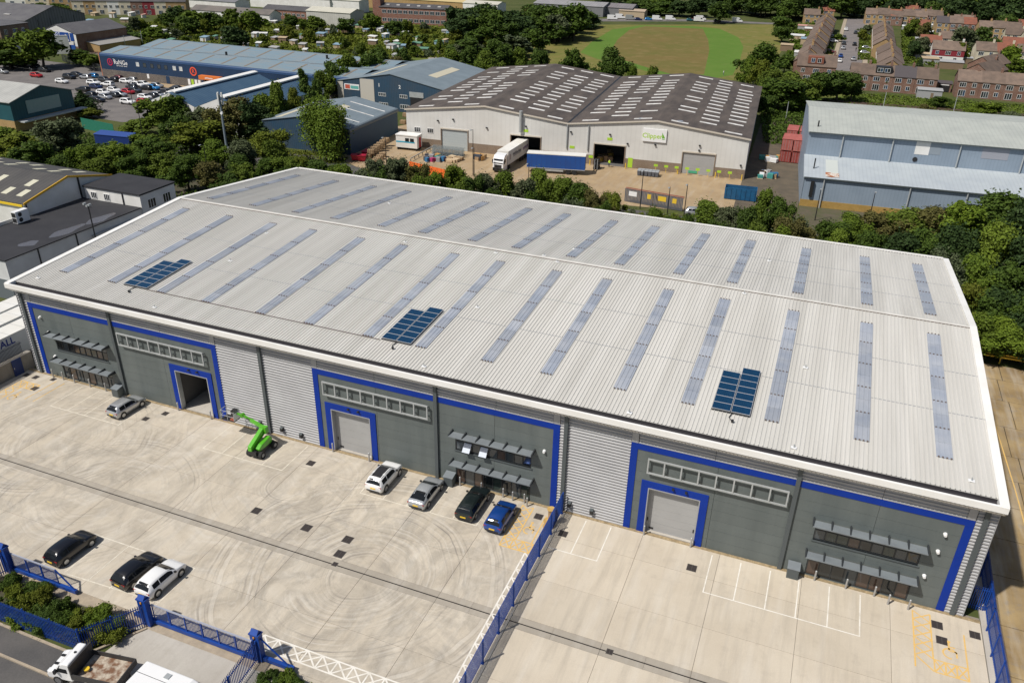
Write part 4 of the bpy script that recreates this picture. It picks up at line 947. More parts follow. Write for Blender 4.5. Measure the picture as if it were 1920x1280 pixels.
r = thing('plastic_tub', 'small yellow tub lying in the tipper bed', 'tub', (39.45, -30.35, .98), .5)
MB().cyl((0, 0, 0), (0, 0, .2), .16, .2, 10).build('tub_body', S('yellow_tub', (.7, .5, .15), .6), r); MB().cyl((0, 0, .2), (0, 0, .22), .21, n=10).build('tub_rim', m_plate_y, r)

# green boom lift: local +y is towards the building
m_lime = S('lime_paint', (.095, .42, .018), .4, col2=(.075, .35, .014), scale=1.5, coat=.4); m_lime2 = S('dark_lime_paint', (.07, .30, .012), .45)
bl = thing('boom_lift', 'lime green articulated boom lift with its basket raised by the silver cladding', 'boom lift', (33.6, -3.15, 0))
MB().box(-.55, .55, -1.25, 1.25, .38, .75).build('chassis', m_trim, bl)
for sx in (-1, 1):
    for sy in (-1, 1):
        c = (sx*.72, sy*.98, .40); t_ = MB().cyl((-.14, 0, 0), (.14, 0, 0), .40, n=20).build('wheel', m_tyre, bl, c); MB().cyl((-.15, 0, 0), (.15, 0, 0), .2, n=12).build('hub', S('grey_hub', (.25, .25, .25), .6), t_)
b0 = MB().prism([(-1.0, .78), (.9, .78), (1.05, 1.2), (.75, 1.55), (-.6, 1.35), (-1.1, 1.1)], .05, .6, 'x').build('turret', m_lime, bl); bv = b0.modifiers.new('round', 'BEVEL'); bv.width = .08; bv.segments = 2
b1 = MB().prism([(-1.55, .95), (-1.35, .8), (.9, 1.75), (1.05, 2.35), (.7, 2.45), (-1.5, 1.45)], -.45, .0, 'x').build('riser', m_lime, bl); bv = b1.modifiers.new('round', 'BEVEL'); bv.width = .05; bv.segments = 2
MB().bar((.02, -1.3, 1.1), (.02, .7, 1.9), .06, .12).build('link_arm', m_lime2, bl); MB().box(-.5, .45, -1.5, -1.25, .45, .95).build('counterweight', m_trim, bl)
MB().box(-.5, .25, .55, 1.0, 1.8, 2.5).build('knuckle', m_lime, bl)
A_, B_ = Vector((-.15, .85, 2.25)), Vector((-2.95, 1.3, 2.75))
MB().bar(A_, A_.lerp(B_, .62), .26, .3).build('main_boom', m_lime, bl); MB().bar(A_.lerp(B_, .3), A_.lerp(B_, .8), .2, .16).build('boom_hose', m_trim, bl); MB().bar(A_.lerp(B_, .6), B_, .19, .22).build('telescope', m_lime2, bl)
MB().bar(B_, B_+Vector((-.75, .02, .0)), .15, .16).build('jib', m_lime, bl); MB().cyl(B_+Vector((-.05, -.2, 0)), B_+Vector((-.05, .2, 0)), .2, n=12).build('jib_pivot', m_lime2, bl)
bk = MB().box(-5.35, -3.75, .85, 1.75, 1.95, 2.05).build('basket_floor', m_trim, bl)
rails = MB()
for z in (2.5, 3.05):
    rails.bar((-5.35, .85, z), (-3.75, .85, z), .04, .04).bar((-5.35, 1.75, z), (-3.75, 1.75, z), .04, .04).bar((-5.35, .85, z), (-5.35, 1.75, z), .04, .04).bar((-3.75, .85, z), (-3.75, 1.75, z), .04, .04)
for x in (-5.35, -4.55, -3.75):
    for y in (.85, 1.75): rails.bar((x, y, 2.05), (x, y, 3.05), .04, .04)
rails.build('guard_rail', m_alu, bk); MB().box(-4.2, -3.75, 1.0, 1.6, 2.6, 3.15).build('control_box', m_trim, bk); MB().box(-4.3, -3.8, .9, 1.7, 2.05, 2.2).build('tool_tray', S('reddish_tray', (.35, .10, .06), .6), bk); MB().box(-3.76, -3.7, .9, 1.7, 2.1, 2.9).build('load_plate', m_white, bk)

# articulated lorry backed into the depot, blue curtain-sided trailer, white trailers on the left
m_curtain = S('blue_curtain', (.010, .075, .30), .5, col2=(.012, .065, .26), scale=.6); m_tr_white = S('trailer_white', (.72, .71, .67), .5, col2=(.66, .64, .58), scale=.4)
def trailer_wheels(r, xs):
    for x in xs:
        for s_ in (-1, 1): MB().cyl((x, s_*1.18, .5), (x, s_*.85, .5), .5, n=16).build('wheel', m_tyre, r)
bt = thing('curtain_trailer', 'blue curtain-sided trailer standing in the depot yard', 'trailer', (27.9, 104.2, -.14), math.atan2(2.6, 11.7))
MB().box(-6.1, 6.1, -1.25, 1.25, 1.2, 4.0).build('curtain', m_curtain, bt); MB().box(-6.15, 6.15, -1.28, 1.28, 4.0, 4.12).build('roof', m_tr_white, bt); MB().box(-6.12, 6.12, -1.27, 1.27, 1.05, 1.2).build('side_rail', m_alu, bt)
for k in range(1, 12): MB().box(-6.1+k*1.02-.02, -6.1+k*1.02+.02, -1.27, -1.25, 1.2, 4.0).build('curtain_strap', S('strap_blue', (.02, .055, .2), .6), bt)
MB().box(-5.5, 5.8, -.5, .5, .8, 1.05).build('chassis', m_trim, bt); trailer_wheels(bt, (2.6, 3.9, -4.2)); MB().box(-2.2, 1.6, -1.22, -1.18, .55, .95).build('side_guard', m_alu, bt)
al = thing('articulated_lorry', 'white articulated lorry with lettered trailer backed into the depot doorway', 'lorry', (16.9, 106.5, -.14), -math.pi/2+.0)
MB().box(-7.0, 5.2, -1.25, 1.25, 1.15, 4.0).build('trailer_body', m_tr_white, al); MB().box(-6.6, 5.0, -.5, .5, .8, 1.15).build('chassis', m_trim, al)
cb_ = MB().prism([(5.5, .4), (7.75, .4), (7.85, 1.1), (7.75, 2.2), (7.45, 3.0), (7.0, 3.5), (5.5, 3.75)], -1.2, 1.2, 'y').build('cab', P['white'], al); bv = cb_.modifiers.new('round', 'BEVEL'); bv.width = .1; bv.segments = 2
MB().poly([(7.78, -1.05, 1.95), (7.78, 1.05, 1.95), (7.5, 1.0, 2.85), (7.5, -1.0, 2.85)]).build('windscreen', m_cglass, al).location.x = .03
MB().box(7.6, 7.9, -1.15, 1.15, .4, 1.05).build('bumper', m_trim, al); MB().box(7.83, 7.89, -.8, .8, 1.1, 1.7).build('grille', m_trim, al); MB().box(5.2, 5.5, -1.0, 1.0, .8, 1.2).build('coupling', m_trim, al)
for s_ in (-1, 1):
    MB().box(6.4, 7.3, min(s_*1.19, s_*1.215), max(s_*1.19, s_*1.215), 2.0, 2.8).build('side_window', m_cglass, al); MB().box(7.85, 7.9, s_*.9-.2, s_*.9+.2, .75, .95).build('head_lamp', m_light_w, al); MB().box(7.5, 7.65, min(s_*1.2, s_*1.42), max(s_*1.2, s_*1.42), 1.9, 2.7).build('mirror', m_trim, al)
trailer_wheels(al, (-5.2, -4.0, -2.8, 4.2, 6.9))
def text(s_, size, mat, parent, loc, rot, name='lettering', align='CENTER', ext=.006, bold=0.0):
    cu = bpy.data.curves.new(name, 'FONT'); cu.body = s_; cu.size = size; cu.align_x = align; cu.align_y = 'CENTER'; cu.extrude = ext; cu.offset = bold; cu.resolution_u = 2
    t_ = bpy.data.objects.new('tmp', cu); C.objects.link(t_)
    me = bpy.data.meshes.new_from_object(t_.evaluated_get(bpy.context.evaluated_depsgraph_get())); bpy.data.objects.remove(t_); bpy.data.curves.remove(cu)
    me.name = name; me.materials.clear(); me.materials.append(mat)
    o = link(name, me, parent, loc); o.rotation_euler = rot; return o
def marks(parent, x0, x1, y, z, h, mat, words, seed=1, sy=1):
    """print too small to read: one flat stroke block for each letter-sized mark"""
    rs = random.Random(seed); mb = MB(); n = sum(words)+len(words)-1; w = (x1-x0)/n; i = 0
    for k in words:
        for q in range(k):
            a = x0+i*w; t = h*rs.uniform(.7, 1.0); m_ = w*rs.uniform(.25, .45)
            mb.box(a+w*.08, a+w*.08+m_, min(y, y+sy*.006), max(y, y+sy*.006), z, z+t).box(a+w*.08+m_, a+w*.82, min(y, y+sy*.006), max(y, y+sy*.006), z+t*rs.uniform(.3, .6), z+t*.95); i += 1
        i += 1
    return stuff(mb.build('lettering', mat, parent))
m_dk = S('dark_lettering', (.03, .03, .06), .5)
marks(al, -2.4, 2.6, 1.252, 2.2, .95, m_dk, (9,), 4); MB().box(3.6, 4.5, 1.252, 1.258, 2.0, 3.2).build('logo_block', S('faded_logo', (.40, .33, .30), .6), al)
marks(al, -6.6, -3.4, 1.252, 2.3, .8, S('purple_lettering', (.12, .03, .16), .5), (8,), 5)
for i, x in enumerate((-3.15, -6.3, -9.3)):
    t_ = thing('box_trailer', ('white box trailer with blue letters next to the retaining wall', 'second white box trailer from the retaining wall', 'furthest white box trailer left of the warehouse')[i], 'trailer', (x-1.27, -1.5+i*2, -.14), U)
    MB().box(-7, 5.6, -1.25, 1.25, 1.2, 4.0).build('trailer_body', S('trailer_side', (.55, .57, .58), .5), t_); MB().box(-7.02, 5.62, -1.28, 1.28, 4.0, 4.1).build('roof', m_tr_white, t_)
    for k in range(6): MB().box(-6.9+k*2.1, -6.86+k*2.1, -1.28, 1.28, 4.1, 4.112).build('roof_seam', m_alu, t_)
    MB().box(-6.5, 5, -.5, .5, .8, 1.2).build('chassis', m_trim, t_); trailer_wheels(t_, (-5, -3.8, 3.5))
    if i == 0: text('ALL', 1.15, S('blue_lettering', (.02, .04, .22), .5), t_, (1.0, -1.262, 3.3), (U, 0, 0), bold=.03)
    if i == 1: marks(t_, 1.6, 4.6, -1.252, 3.3, .4, m_dk, (4, 3, 4), 6, -1)
# ------------------------------------------------------------------ neighbouring buildings
def rib_shaded(name, c1, c2, pitch=.6, axis=0, dark=.82, rough=.6, scale=.3, hi=.65):
    """profiled sheet seen from far: rib shade painted as darker stripes along one local axis, plus weathering"""
    m, N, L, b = nodes_of(name); tcx = N.new('ShaderNodeTexCoord').outputs['Object']; p = pos(N)
    col = mixc(N, L, ramp(N, L, noise(N, L, p, scale, 5, .6), .35, hi), c1, c2)
    sp = N.new('ShaderNodeSeparateXYZ'); L.new(tcx, sp.inputs[0])
    fr = math_(N, L, 'FRACT', math_(N, L, 'MULTIPLY', sp.outputs[axis], 1/pitch))
    st = math_(N, L, 'GREATER_THAN', fr, .72)
    cc = mixc(N, L, st, (1, 1, 1), (dark, dark, dark)); col = mixc(N, L, 1.0, col, cc, 'MULTIPLY')  # darker stripes stand in for the shade beside each rib
    L.new(col, b.inputs['Base Color']); b.inputs['Roughness'].default_value = rough
    return m
def brick_mat(name, c1, c2, mortar=(.30, .26, .22)):
    m, N, L, b = nodes_of(name); t = N.new('ShaderNodeTexCoord').outputs['Object']
    sp = N.new('ShaderNodeSeparateXYZ'); L.new(t, sp.inputs[0]); cb = N.new('ShaderNodeCombineXYZ')
    L.new(math_(N, L, 'ADD', sp.outputs[0], sp.outputs[1]), cb.inputs[0]); L.new(sp.outputs[2], cb.inputs[1])
    br = N.new('ShaderNodeTexBrick'); br.inputs['Scale'].default_value = 1; br.inputs['Brick Width'].default_value = .225; br.inputs['Row Height'].default_value = .075; br.inputs['Mortar Size'].default_value = .008
    br.inputs['Color1'].default_value = (*c1, 1); br.inputs['Color2'].default_value = (*c2, 1); br.inputs['Mortar'].default_value = (*mortar, 1)
    L.new(cb.outputs[0], br.inputs['Vector'])
    col = mixc(N, L, math_(N, L, 'MULTIPLY', ramp(N, L, noise(N, L, pos(N), .5, 4), .4, .7), .5), br.outputs['Color'], tuple(v*.6 for v in c1))
    L.new(col, b.inputs['Base Color']); b.inputs['Roughness'].default_value = .9
    return m
def shed(name, label, x, y, rz, w, d, eave, ridge, mw, mr, axis='y', cat='building', over=.25, apex=None, trim=None, base=None, base_h=0, z=-.15):
    """gabled shed: local x along the front, y to the back; axis = ridge direction"""
    r = thing(name, label, cat, (x, y, z), rz); t = .12
    if axis == 'y':
        c = w/2 if apex is None else apex
        for yy, nm in ((0, 'front_wall'), (d, 'back_wall')):
            MB().prism([(0, base_h), (w, base_h), (w, eave), (c, ridge), (0, eave)], yy-(t if yy else 0), yy+(0 if yy else t), 'y').build(nm, mw, r)
        for xx in (0, w): MB().box(xx-(t if xx else 0), xx+(0 if xx else t), t, d-t, base_h, eave).build('side_wall', mw, r)
        for (xa, za, xb, zb) in ((-over, eave-over*(ridge-eave)/c, c, ridge), (c, ridge, w+over, eave-over*(ridge-eave)/(w-c))):
            MB().hexa([(xa, -over, za+.02), (xb, -over, zb+.02), (xb, d+over, zb+.02), (xa, d+over, za+.02)], [(xa, -over, za+.16), (xb, -over, zb+.16), (xb, d+over, zb+.16), (xa, d+over, za+.16)]).build('roof_slope', mr, r)
    else:
        c = d/2 if apex is None else apex
        for xx, nm in ((0, 'gable_wall'), (w, 'gable_wall')):
            MB().prism([(0, base_h), (d, base_h), (d, eave), (c, ridge), (0, eave)], xx-(t if xx else 0), xx+(0 if xx else t), 'x').build(nm, mw, r)
        for yy, nm in ((0, 'front_wall'), (d, 'back_wall')): MB().box(t, w-t, yy-(t if yy else 0), yy+(0 if yy else t), base_h, eave).build(nm, mw, r)
        for (ya, za, yb, zb) in ((-over, eave-over*(ridge-eave)/c, c, ridge), (c, ridge, d+over, eave-over*(ridge-eave)/(d-c))):
            MB().hexa([(-over, ya, za+.02), (w+over, ya, za+.02), (w+over, yb, zb+.02), (-over, yb, zb+.02)], [(-over, ya, za+.16), (w+over, ya, za+.16), (w+over, yb, zb+.16), (-over, yb, zb+.16)]).build('roof_slope', mr, r)
    if base: MB().box(-.05, w+.05, -.05, d+.05, 0, base_h).build('wall_base', base, r)
    return r
def window(parent, x, z, w, h, y=0, cols=2, frame=None, pane=None, axis='x', dirn=-1, name='window'):
    """framed window on a wall facing local -y (axis x) or +x (axis y)"""
    fr = MB(); e = .07; pn = []
    def bx(mb, u0, u1, d0, d1, z0, z1):
        if axis == 'x': mb.box(u0, u1, min(y+dirn*d0, y+dirn*d1), max(y+dirn*d0, y+dirn*d1), z0, z1)
        else: mb.box(min(y+dirn*d0, y+dirn*d1), max(y+dirn*d0, y+dirn*d1), u0, u1, z0, z1)
    bx(fr, x, x+w, .002, .07, z, z+e); bx(fr, x, x+w, .002, .07, z+h-e, z+h)
    for k in range(cols+1):
        u = x+(w-e)*k/cols; bx(fr, u, u+e, .002, .07, z+e, z+h-e)
    f = fr.build(name, frame or m_white, parent)
    for k in range(cols):
        u = x+(w-e)*k/cols+e; q = MB(); bx(q, u, u+(w-e)/cols-e, .004, .03, z+e, z+h-e); q.build('pane', pane or random.choice((g_dark, g_grey, g_dark, g_blue)), f)
    return f

# --- depot: double-gabled white warehouse with speckled dark roof
m_dep_wall = rib_shaded('cream_cladding', (.68, .675, .645), (.58, .57, .535), 1.0, 0, .96, scale=.12)
m_dep_roof = S('dark_asbestos_roof', (.105, .085, .072), .9, col2=(.062, .051, .046), scale=.5, fine=.4, stretch=(1, .35, 1))
m_dep_brick = brick_mat('tan_brick', (.23, .165, .11), (.19, .135, .09)); m_sky = S('skylight_sheet', (.74, .73, .70), .6, col2=(.52, .50, .47), scale=.9, fine=.12, rand=.12)
m_lime_sign = S('lime_sign', (.38, .60, .04), .6); m_cream_trim = S('cream_trim', (.55, .50, .42), .7)
RZC = math.radians(4.25); dep = thing('depot_warehouse', 'white double-gabled depot with dark skylight-studded roof and company sign', 'warehouse', (-10.8, 110.6, -.14), RZC)
W2, D2, E2, R2 = 76.2, 62.0, 8.3, 10.45
door_x = ((25.2, 32.0, 0, 4.7), (44.2, 50.8, 0, 4.5), (63.2, 69.8, 0, 4.5), (8.6, 14.9, 0, 4.6))
prof_top = lambda x: E2+(R2-E2)*(1-abs((x % 38.1)-19.05)/19.05)
xs_ = sorted({0, 19.05, 38.1, 57.15, W2, *[v for q in door_x for v in q[:2]]})
for a, b in zip(xs_, xs_[1:]):
    dz = [q[3] for q in door_x if q[0] <= (a+b)/2 <= q[1]]; zb = dz[0] if dz else 2.0
    MB().hexa([(a, 0, zb), (b, 0, zb), (b, .15, zb), (a, .15, zb)], [(a, 0, prof_top(a)), (b-1e-4, 0, prof_top(b-1e-3)), (b-1e-4, .15, prof_top(b-1e-3)), (a, .15, prof_top(a))]).build('front_wall', m_dep_wall, dep)
    if not dz: MB().box(a, b, -.06, .15, 0, 2.0).build('brick_plinth', m_dep_brick, dep)
MB().prism([(0, 0), (W2, 0), (W2, E2), (57.15, R2), (38.1, E2), (19.05, R2), (0, E2)], D2-.15, D2, 'y').build('back_wall', m_dep_wall, dep)
for x in (0, W2-.15): MB().box(x, x+.15, .15, D2-.15, 0, E2).build('side_wall', m_dep_wall, dep)
MB().box(.2, W2-.2, .2, D2-.2, -.02, .02).build('floor_slab', m_inside, dep)
for k, (xa, xb) in enumerate(((-.3, 19.05), (19.05, 38.1), (38.1, 57.15), (57.15, W2+.3))):
    za = E2-.03 if k in (0, 2) else R2; zb = R2 if k in (0, 2) else E2-.03
    s_ = MB().hexa([(xa, -.3, za), (xb, -.3, zb), (xb, D2+.3, zb), (xa, D2+.3, za)], [(xa, -.3, za+.14), (xb, -.3, zb+.14), (xb, D2+.3, zb+.14), (xa, D2+.3, za+.14)]).build('roof_slope', m_dep_roof, dep)
    MB().hexa([(xa, -.36, za-.12), (xb, -.36, zb-.12), (xb, -.3, zb-.12), (xa, -.3, za-.12)], [(xa, -.36, za+.2), (xb, -.36, zb+.2), (xb, -.3, zb+.2), (xa, -.3, za+.2)]).build('verge_trim', m_cream_trim, s_)
    random.seed(20+k); sx = (zb-za)/(xb-xa)
    for c in range(3):
        u = 2.6+c*5.6
        for i in range(15):
            if i in (0, 1, 13) and (c+i) % 2: continue
            if random.random() < .05: continue
            v = 1.8+i*4.05+random.uniform(-.15, .15); x0 = xa+u+(1.1 if i % 2 else 0)*0; x1 = x0+random.choice((3.6, 3.8, 3.4))
            q = lambda x: za+sx*(x-xa)+.142
            MB().hexa([(x0, v, q(x0)), (x1, v, q(x1)), (x1, v+.95, q(x1)), (x0, v+.95, q(x0))], [(x0, v, q(x0)+.05), (x1, v, q(x1)+.05), (x1, v+.95, q(x1)+.05), (x0, v+.95, q(x0)+.05)]).build('skylight', m_sky, s_)
MB().box(37.85, 38.35, -.35, D2, E2+.06, E2+.14).build('valley_gutter', m_black, dep)
MB().box(.5, W2-.5, 30.9, 31.2, E2+.0, E2+.02).build('roof_lap', m_cream_trim, dep)
for (a, b, z0, z1), kind in zip(door_x, ('open', 'open', 'grey', 'pale')):
    for x in (a-.2, b): MB().box(x, x+.2, -.12, .25, 0, z1).build('door_jamb', m_dep_brick, dep)
    MB().box(a-.2, b+.2, -.14, .25, z1, z1+.28).build('door_head', m_cream_trim, dep)
    if kind == 'open': MB().box(a-2, b+2, 9, 9.1, 0, 6).build('inner_screen', m_inside, dep)
    else:
        m_ = m_door if kind == 'grey' else S('pale_roller_door', (.42, .46, .46), .5)
        dr = MB().box(a, b, .12, .18, .02, .6).build('roller_door', m_, dep)
        for k in range(1, 8): MB().box(a, b, .12, .175, .02+k*z1/8+.01, .02+(k+1)*z1/8).build('door_section', m_, dr)
        if kind == 'grey': MB().box(a+1.5, b-3.2, .02, .1, .2, .7).build('green_guard', S('green_guard', (.06, .35, .20), .6), dep)
sg = MB().box(54.4, 59.4, -.30, -.02, 6.1, 8.75).build('sign_board', m_white, dep)
text('Clipper', 1.42, m_lime_sign, sg, (56.45, -.31, 7.3), (U, 0, 0), bold=.02)
MB().poly([(58.5, -.31, 6.95), (59.15, -.31, 7.05), (58.45, -.31, 8.2)]).poly([(58.4, -.31, 6.8), (59.2, -.31, 6.92), (59.1, -.31, 6.78), (58.7, -.31, 6.7)]).build('sail_logo', S('green_sail', (.14, .40, .03), .6), sg)
for x, z in ((28.6, 5.9), (47.4, 5.8), (39.2, 3.3), (43.6, 1.6)): MB().box(x-.55, x+.55, -.05-(.06 if z < 2 else 0), -.062 if z < 2 else 0, z-.28, z+.28).build('door_sign', m_lime_sign, dep)
for x in (52.2,): MB().box(x-.5, x+.5, -.08, -.06, .1, 2.2).build('lime_door', m_lime_sign, dep)
for i in range(8):
    x = 57.9+i*2.2
    b_ = MB().box(x-.4, x+.4, -1.3, -1.26, 1.2, 1.7).build('bay_marker', m_lime_sign, dep); MB().box(x-.03, x+.03, -1.25, -1.2, 0, 1.2).build('marker_post', m_yel, b_)
for x in (1.9, 5.1): window(dep, x, 3.4, 1.5, 1.1, 0, 3, m_white, g_dark)
for x in (38.0, 42.7): MB().cyl((x, -.2, 3.0), (x, -.2, E2-.1), .16, n=8).build('downpipe', m_alu, dep)
MB().cyl((27.5, -.45, 5.6), (27.5, -.45, 10.2), .38, n=12).build('flue', m_alu, dep)
for x, z in ((11.5, 7.0), (7.8, 6.4), (28.6, 6.9), (47.4, 6.8), (51.3, 5.2), (57.2, 5.5), (66.4, 6.2), (66.4, 5.2), (75.2, 2.9), (38.8, 6.6), (19.5, 5.8)): MB().box(x-.18, x+.18, -.35, -.02, z-.12, z+.12).build('flood_light', m_trim, dep)
for x, y in ((53.5, 2.4), (61.5, 3.0)): MB().cyl((x, y, E2+.9), (x, y, E2+1.9), .6, .7, 10).build('roof_vent', S('vent_grey', (.25, .27, .30), .6), dep)
for i in range(16):
    x = (.6, 24.6, 32.8, 43.6, 51.4, 62.6, 70.4, 75.8)[i % 8]
    if i < 8: MB().cyl((x, -1.0, 0), (x, -1.0, 1.2), .1, n=8).build('guard_post', m_yel, dep)

# --- the long blue store with logo
m_navy = rib_shaded('navy_cladding', (.008, .036, .092), (.007, .028, .075), .4, 0, .85); m_store_roof = S('blue_grey_roof', (.165, .245, .30), .6, col2=(.21, .245, .26), scale=.35, stretch=(.5, 2, 1), fine=.12)
st = thing('blue_store', 'long navy blue store with round logo signs and low grey-blue roofs', 'store', (-138.2, 145.5, -.14), math.radians(-1.2))
SWd, E3 = 94, 6.9
MB().box(0, SWd, 0, .2, 2.4, E3).build('front_wall', m_navy, st); MB().box(0, SWd, -.05, .2, 0, 2.4).build('brick_plinth', brick_mat('grey_brick', (.10, .09, .085), (.075, .065, .06)), st)
MB().box(0, .2, .2, 34, 0, E3).build('side_wall', m_navy, st); MB().box(SWd-.2, SWd, .2, 34, 0, E3).build('side_wall', m_navy, st); MB().box(.2, SWd-.2, 33.8, 34, 0, E3).build('back_wall', m_navy, st)
MB().prism([(-.06, 6.3), (.8, 6.3), (.8, 7.15), (.25, 7.12), (-.02, 6.9)], -.1, SWd+.1, 'x').build('rounded_eave', S('navy_eave', (.02, .06, .15), .5), st)
for (ya, za, yb, zb) in ((.8, 7.1, 9.0, 8.2), (9.0, 8.2, 17.0, 7.0), (17.0, 7.0, 26.0, 8.3), (26.0, 8.3, 34.2, 7.0)):
    s_ = MB().hexa([(-.1, ya, za), (SWd+.1, ya, za), (SWd+.1, yb, zb), (-.1, yb, zb)], [(-.1, ya, za+.12), (SWd+.1, ya, za+.12), (SWd+.1, yb, zb+.12), (-.1, yb, zb+.12)]).build('roof_slope', m_store_roof, st)
    for k in range(11):
        x = 4+k*8.5; q = (zb-za)/(yb-ya)
        MB().hexa([(x, ya+.6, za+q*.6+.12), (x+.7, ya+.6, za+q*.6+.12), (x+.7, yb-.6, zb-q*.6+.12), (x, yb-.6, zb-q*.6+.12)], [(x, ya+.6, za+q*.6+.16), (x+.7, ya+.6, za+q*.6+.16), (x+.7, yb-.6, zb-q*.6+.16), (x, yb-.6, zb-q*.6+.16)]).build('rooflight', S('brown_rooflight', (.20, .165, .13), .7), s_)
MB().box(-.2, .05, -.1, .3, 0, 7.2).build('corner_trim', S('orange_trim', (.5, .2, .12), .6), st)
m_orng = S('orange_red_sign', (.80, .10, .04), .5); m_crim = S('crimson_sign', (.45, .02, .08), .5)
def ring_sign(x, z, ro, ri, mat):
    mb = MB(); n = 24
    for k in range(n):
        t0, t1 = 2*math.pi*k/n, 2*math.pi*(k+1)/n
        mb.poly([(x+r_*math.cos(t), -.09, z+r_*math.sin(t)) for r_, t in ((ri, t0), (ro, t0), (ro, t1), (ri, t1))])
    o = mb.build('ring_logo', mat, st); text('R', ri*1.7, mat, o, (x, -.09, z), (U, 0, 0), bold=.03)
ring_sign(4.1, 4.75, 1.1, .78, m_crim); ring_sign(37.1, 4.55, 1.3, .92, m_orng)
text('RaNGe', 1.85, m_white, st, (8.5, -.08, 4.85), (U, 0, 0), bold=.02); text('the', .55, m_white, st, (5.9, -.08, 5.75), (U, 0, 0)); marks(st, 6.6, 11.0, -.06, 3.7, .3, m_white, (4, 7, 6), 7, -1)
for i, x in enumerate((14.8, 17.6, 20.5, 23.3, 26.0, 29.3, 31.8)): window(st, x, 4.3, 1.2, 1.2, 0, 1, m_white if i in (0, 5, 6) else m_frame_dark, glass('bright_poster', (.55, .57, .55), .4) if i in (0, 5, 6) else g_grey)
MB().box(40.2, 48.0, -1.6, -.08, 2.8, 3.9).build('entrance_canopy', S('orange_canopy', (.65, .17, .03), .6), st); MB().box(41, 47.2, -.08, -.055, .1, 2.7).build('entrance_glazing', g_dark, st); marks(st, 42.6, 45.6, -1.605, 3.1, .5, m_white, (8,), 8, -1)
for i in range(5): MB().box(34.5+i*1.3, 35.4+i*1.3, -.09, -.055, .5, 2.2).build('poster', (m_white, m_lime_sign, m_white, m_white, m_navy)[i], st)
MB().box(18.5, 19.3, -.09, -.055, 1.0, 2.3).build('notice', m_white, st); MB().box(26, 27.4, -.09, -.055, .1, 2.3).build('service_door', m_navy, st)
for (x, y) in ((40, 12), (70, 22)): MB().cyl((x, y, 7.6), (x, y, 8.9), .35, n=8).build('roof_vent', m_trim, st)

# --- blue-roofed twin bays with white gables in front of the store
m_blue_roof = rib_shaded('blue_profiled_roof', (.045, .095, .16), (.06, .115, .18), .9, 1, .75); m_wh_wall = S('white_wall', (.74, .73, .70), .8, col2=(.64, .63, .59), scale=.4, fine=.06)
for i, x in enumerate((-77.5, -62.8)):
    s_ = shed('twin_bay', ('blue-roofed bay with white gable next to the store car park', 'blue-roofed bay with white gable nearer the trees')[i], x, 101, 0, 14.6, 33, 5.6, 8.3, m_wh_wall, m_blue_roof, over=.0)
    MB().prism([(6.2, 8.32), (7.3, 8.52), (8.4, 8.32), (8.4, 8.62), (7.3, 8.8), (6.2, 8.62)], 1, 33, 'y').build('ridge_light', m_roof_trim, s_)
    MB().box(1, 13, -.06, 0, .2, 2.6).build('loading_door', m_door, s_)

# --- teal building on the left edge
m_teal = rib_shaded('teal_cladding', (.012, .085, .105), (.010, .07, .09), .8, 1, .85); m_ochre = brick_mat('ochre_brick', (.42, .27, .10), (.36, .22, .08), (.40, .30, .18)); m_pale_roof = rib_shaded('pale_profiled_roof', (.42, .42, .39), (.34, .34, .32), .9, 0, .85)
tb = shed('teal_unit', 'teal-clad unit with ochre brick base and a blank pale sign panel', -128, 81.5, math.radians(-.5), 28.5, 17.6, 6.9, 9.4, m_teal, m_pale_roof, 'x', base=m_ochre, base_h=2.6, over=.4)
MB().box(28.5, 28.62, 4.1, 13.6, 3.6, 6.6).build('blank_sign', S('faded_sign', (.27, .36, .34), .7, col2=(.32, .38, .36), scale=2), tb)
MB().box(28.6, 30.6, 1.0, 19.5, 2.2, 2.5).build('canopy', S('canopy_grey', (.42, .44, .45), .5), tb)
for i in range(3): MB().box(4+i*7, 6+i*7, 3.2, 5.0, 7.85, 7.98).build('rooflight', m_sky, tb)

# --- vehicle testing workshop with white gable, brick flank and lean-to
m_mot_brick = brick_mat('rust_brick', (.21, .10, .055), (.17, .08, .045)); m_grey_roof = rib_shaded('grey_sheet_roof', (.135, .13, .13), (.10, .095, .10), 1.1, 1, .7)
mo = shed('test_workshop', 'workshop with white gable carrying blue vehicle-testing signs', -198.5, 176.5, 0, 17.5, 24, 6.6, 9.4, m_mot_brick, m_grey_roof)
MB().prism([(0, 2.4), (17.5, 2.4), (17.5, 6.6), (8.75, 9.4), (0, 6.6)], -.06, -.005, 'y').build('white_gable', m_wh_wall, mo)
b_ = MB().box(.6, 14.2, -.16, -.07, 3.9, 7.0).build('blue_sign', S('sign_blue', (.012, .06, .26), .5), mo)
text('M.O.T', 1.35, m_white, b_, (8.2, -.17, 6.3), (U, 0, 0), bold=.03); text('TESTING', 1.05, m_white, b_, (8.2, -.17, 5.3), (U, 0, 0), bold=.02); text('STATION', 1.05, m_white, b_, (8.2, -.17, 4.4), (U, 0, 0), bold=.02)
marks(b_, 1.2, 5.0, -.162, 5.7, .7, m_white, (7,), 9, -1); marks(b_, 1.2, 5.0, -.162, 4.6, .7, m_white, (7,), 10, -1)
tri = MB()
for cx, cz in ((12.6, 5.9), (11.9, 4.7), (13.3, 4.7)): tri.poly([(cx-.65, -.17, cz-.5), (cx+.65, -.17, cz-.5), (cx, -.17, cz+.6)])
tri.build('triple_triangle', m_white, b_)
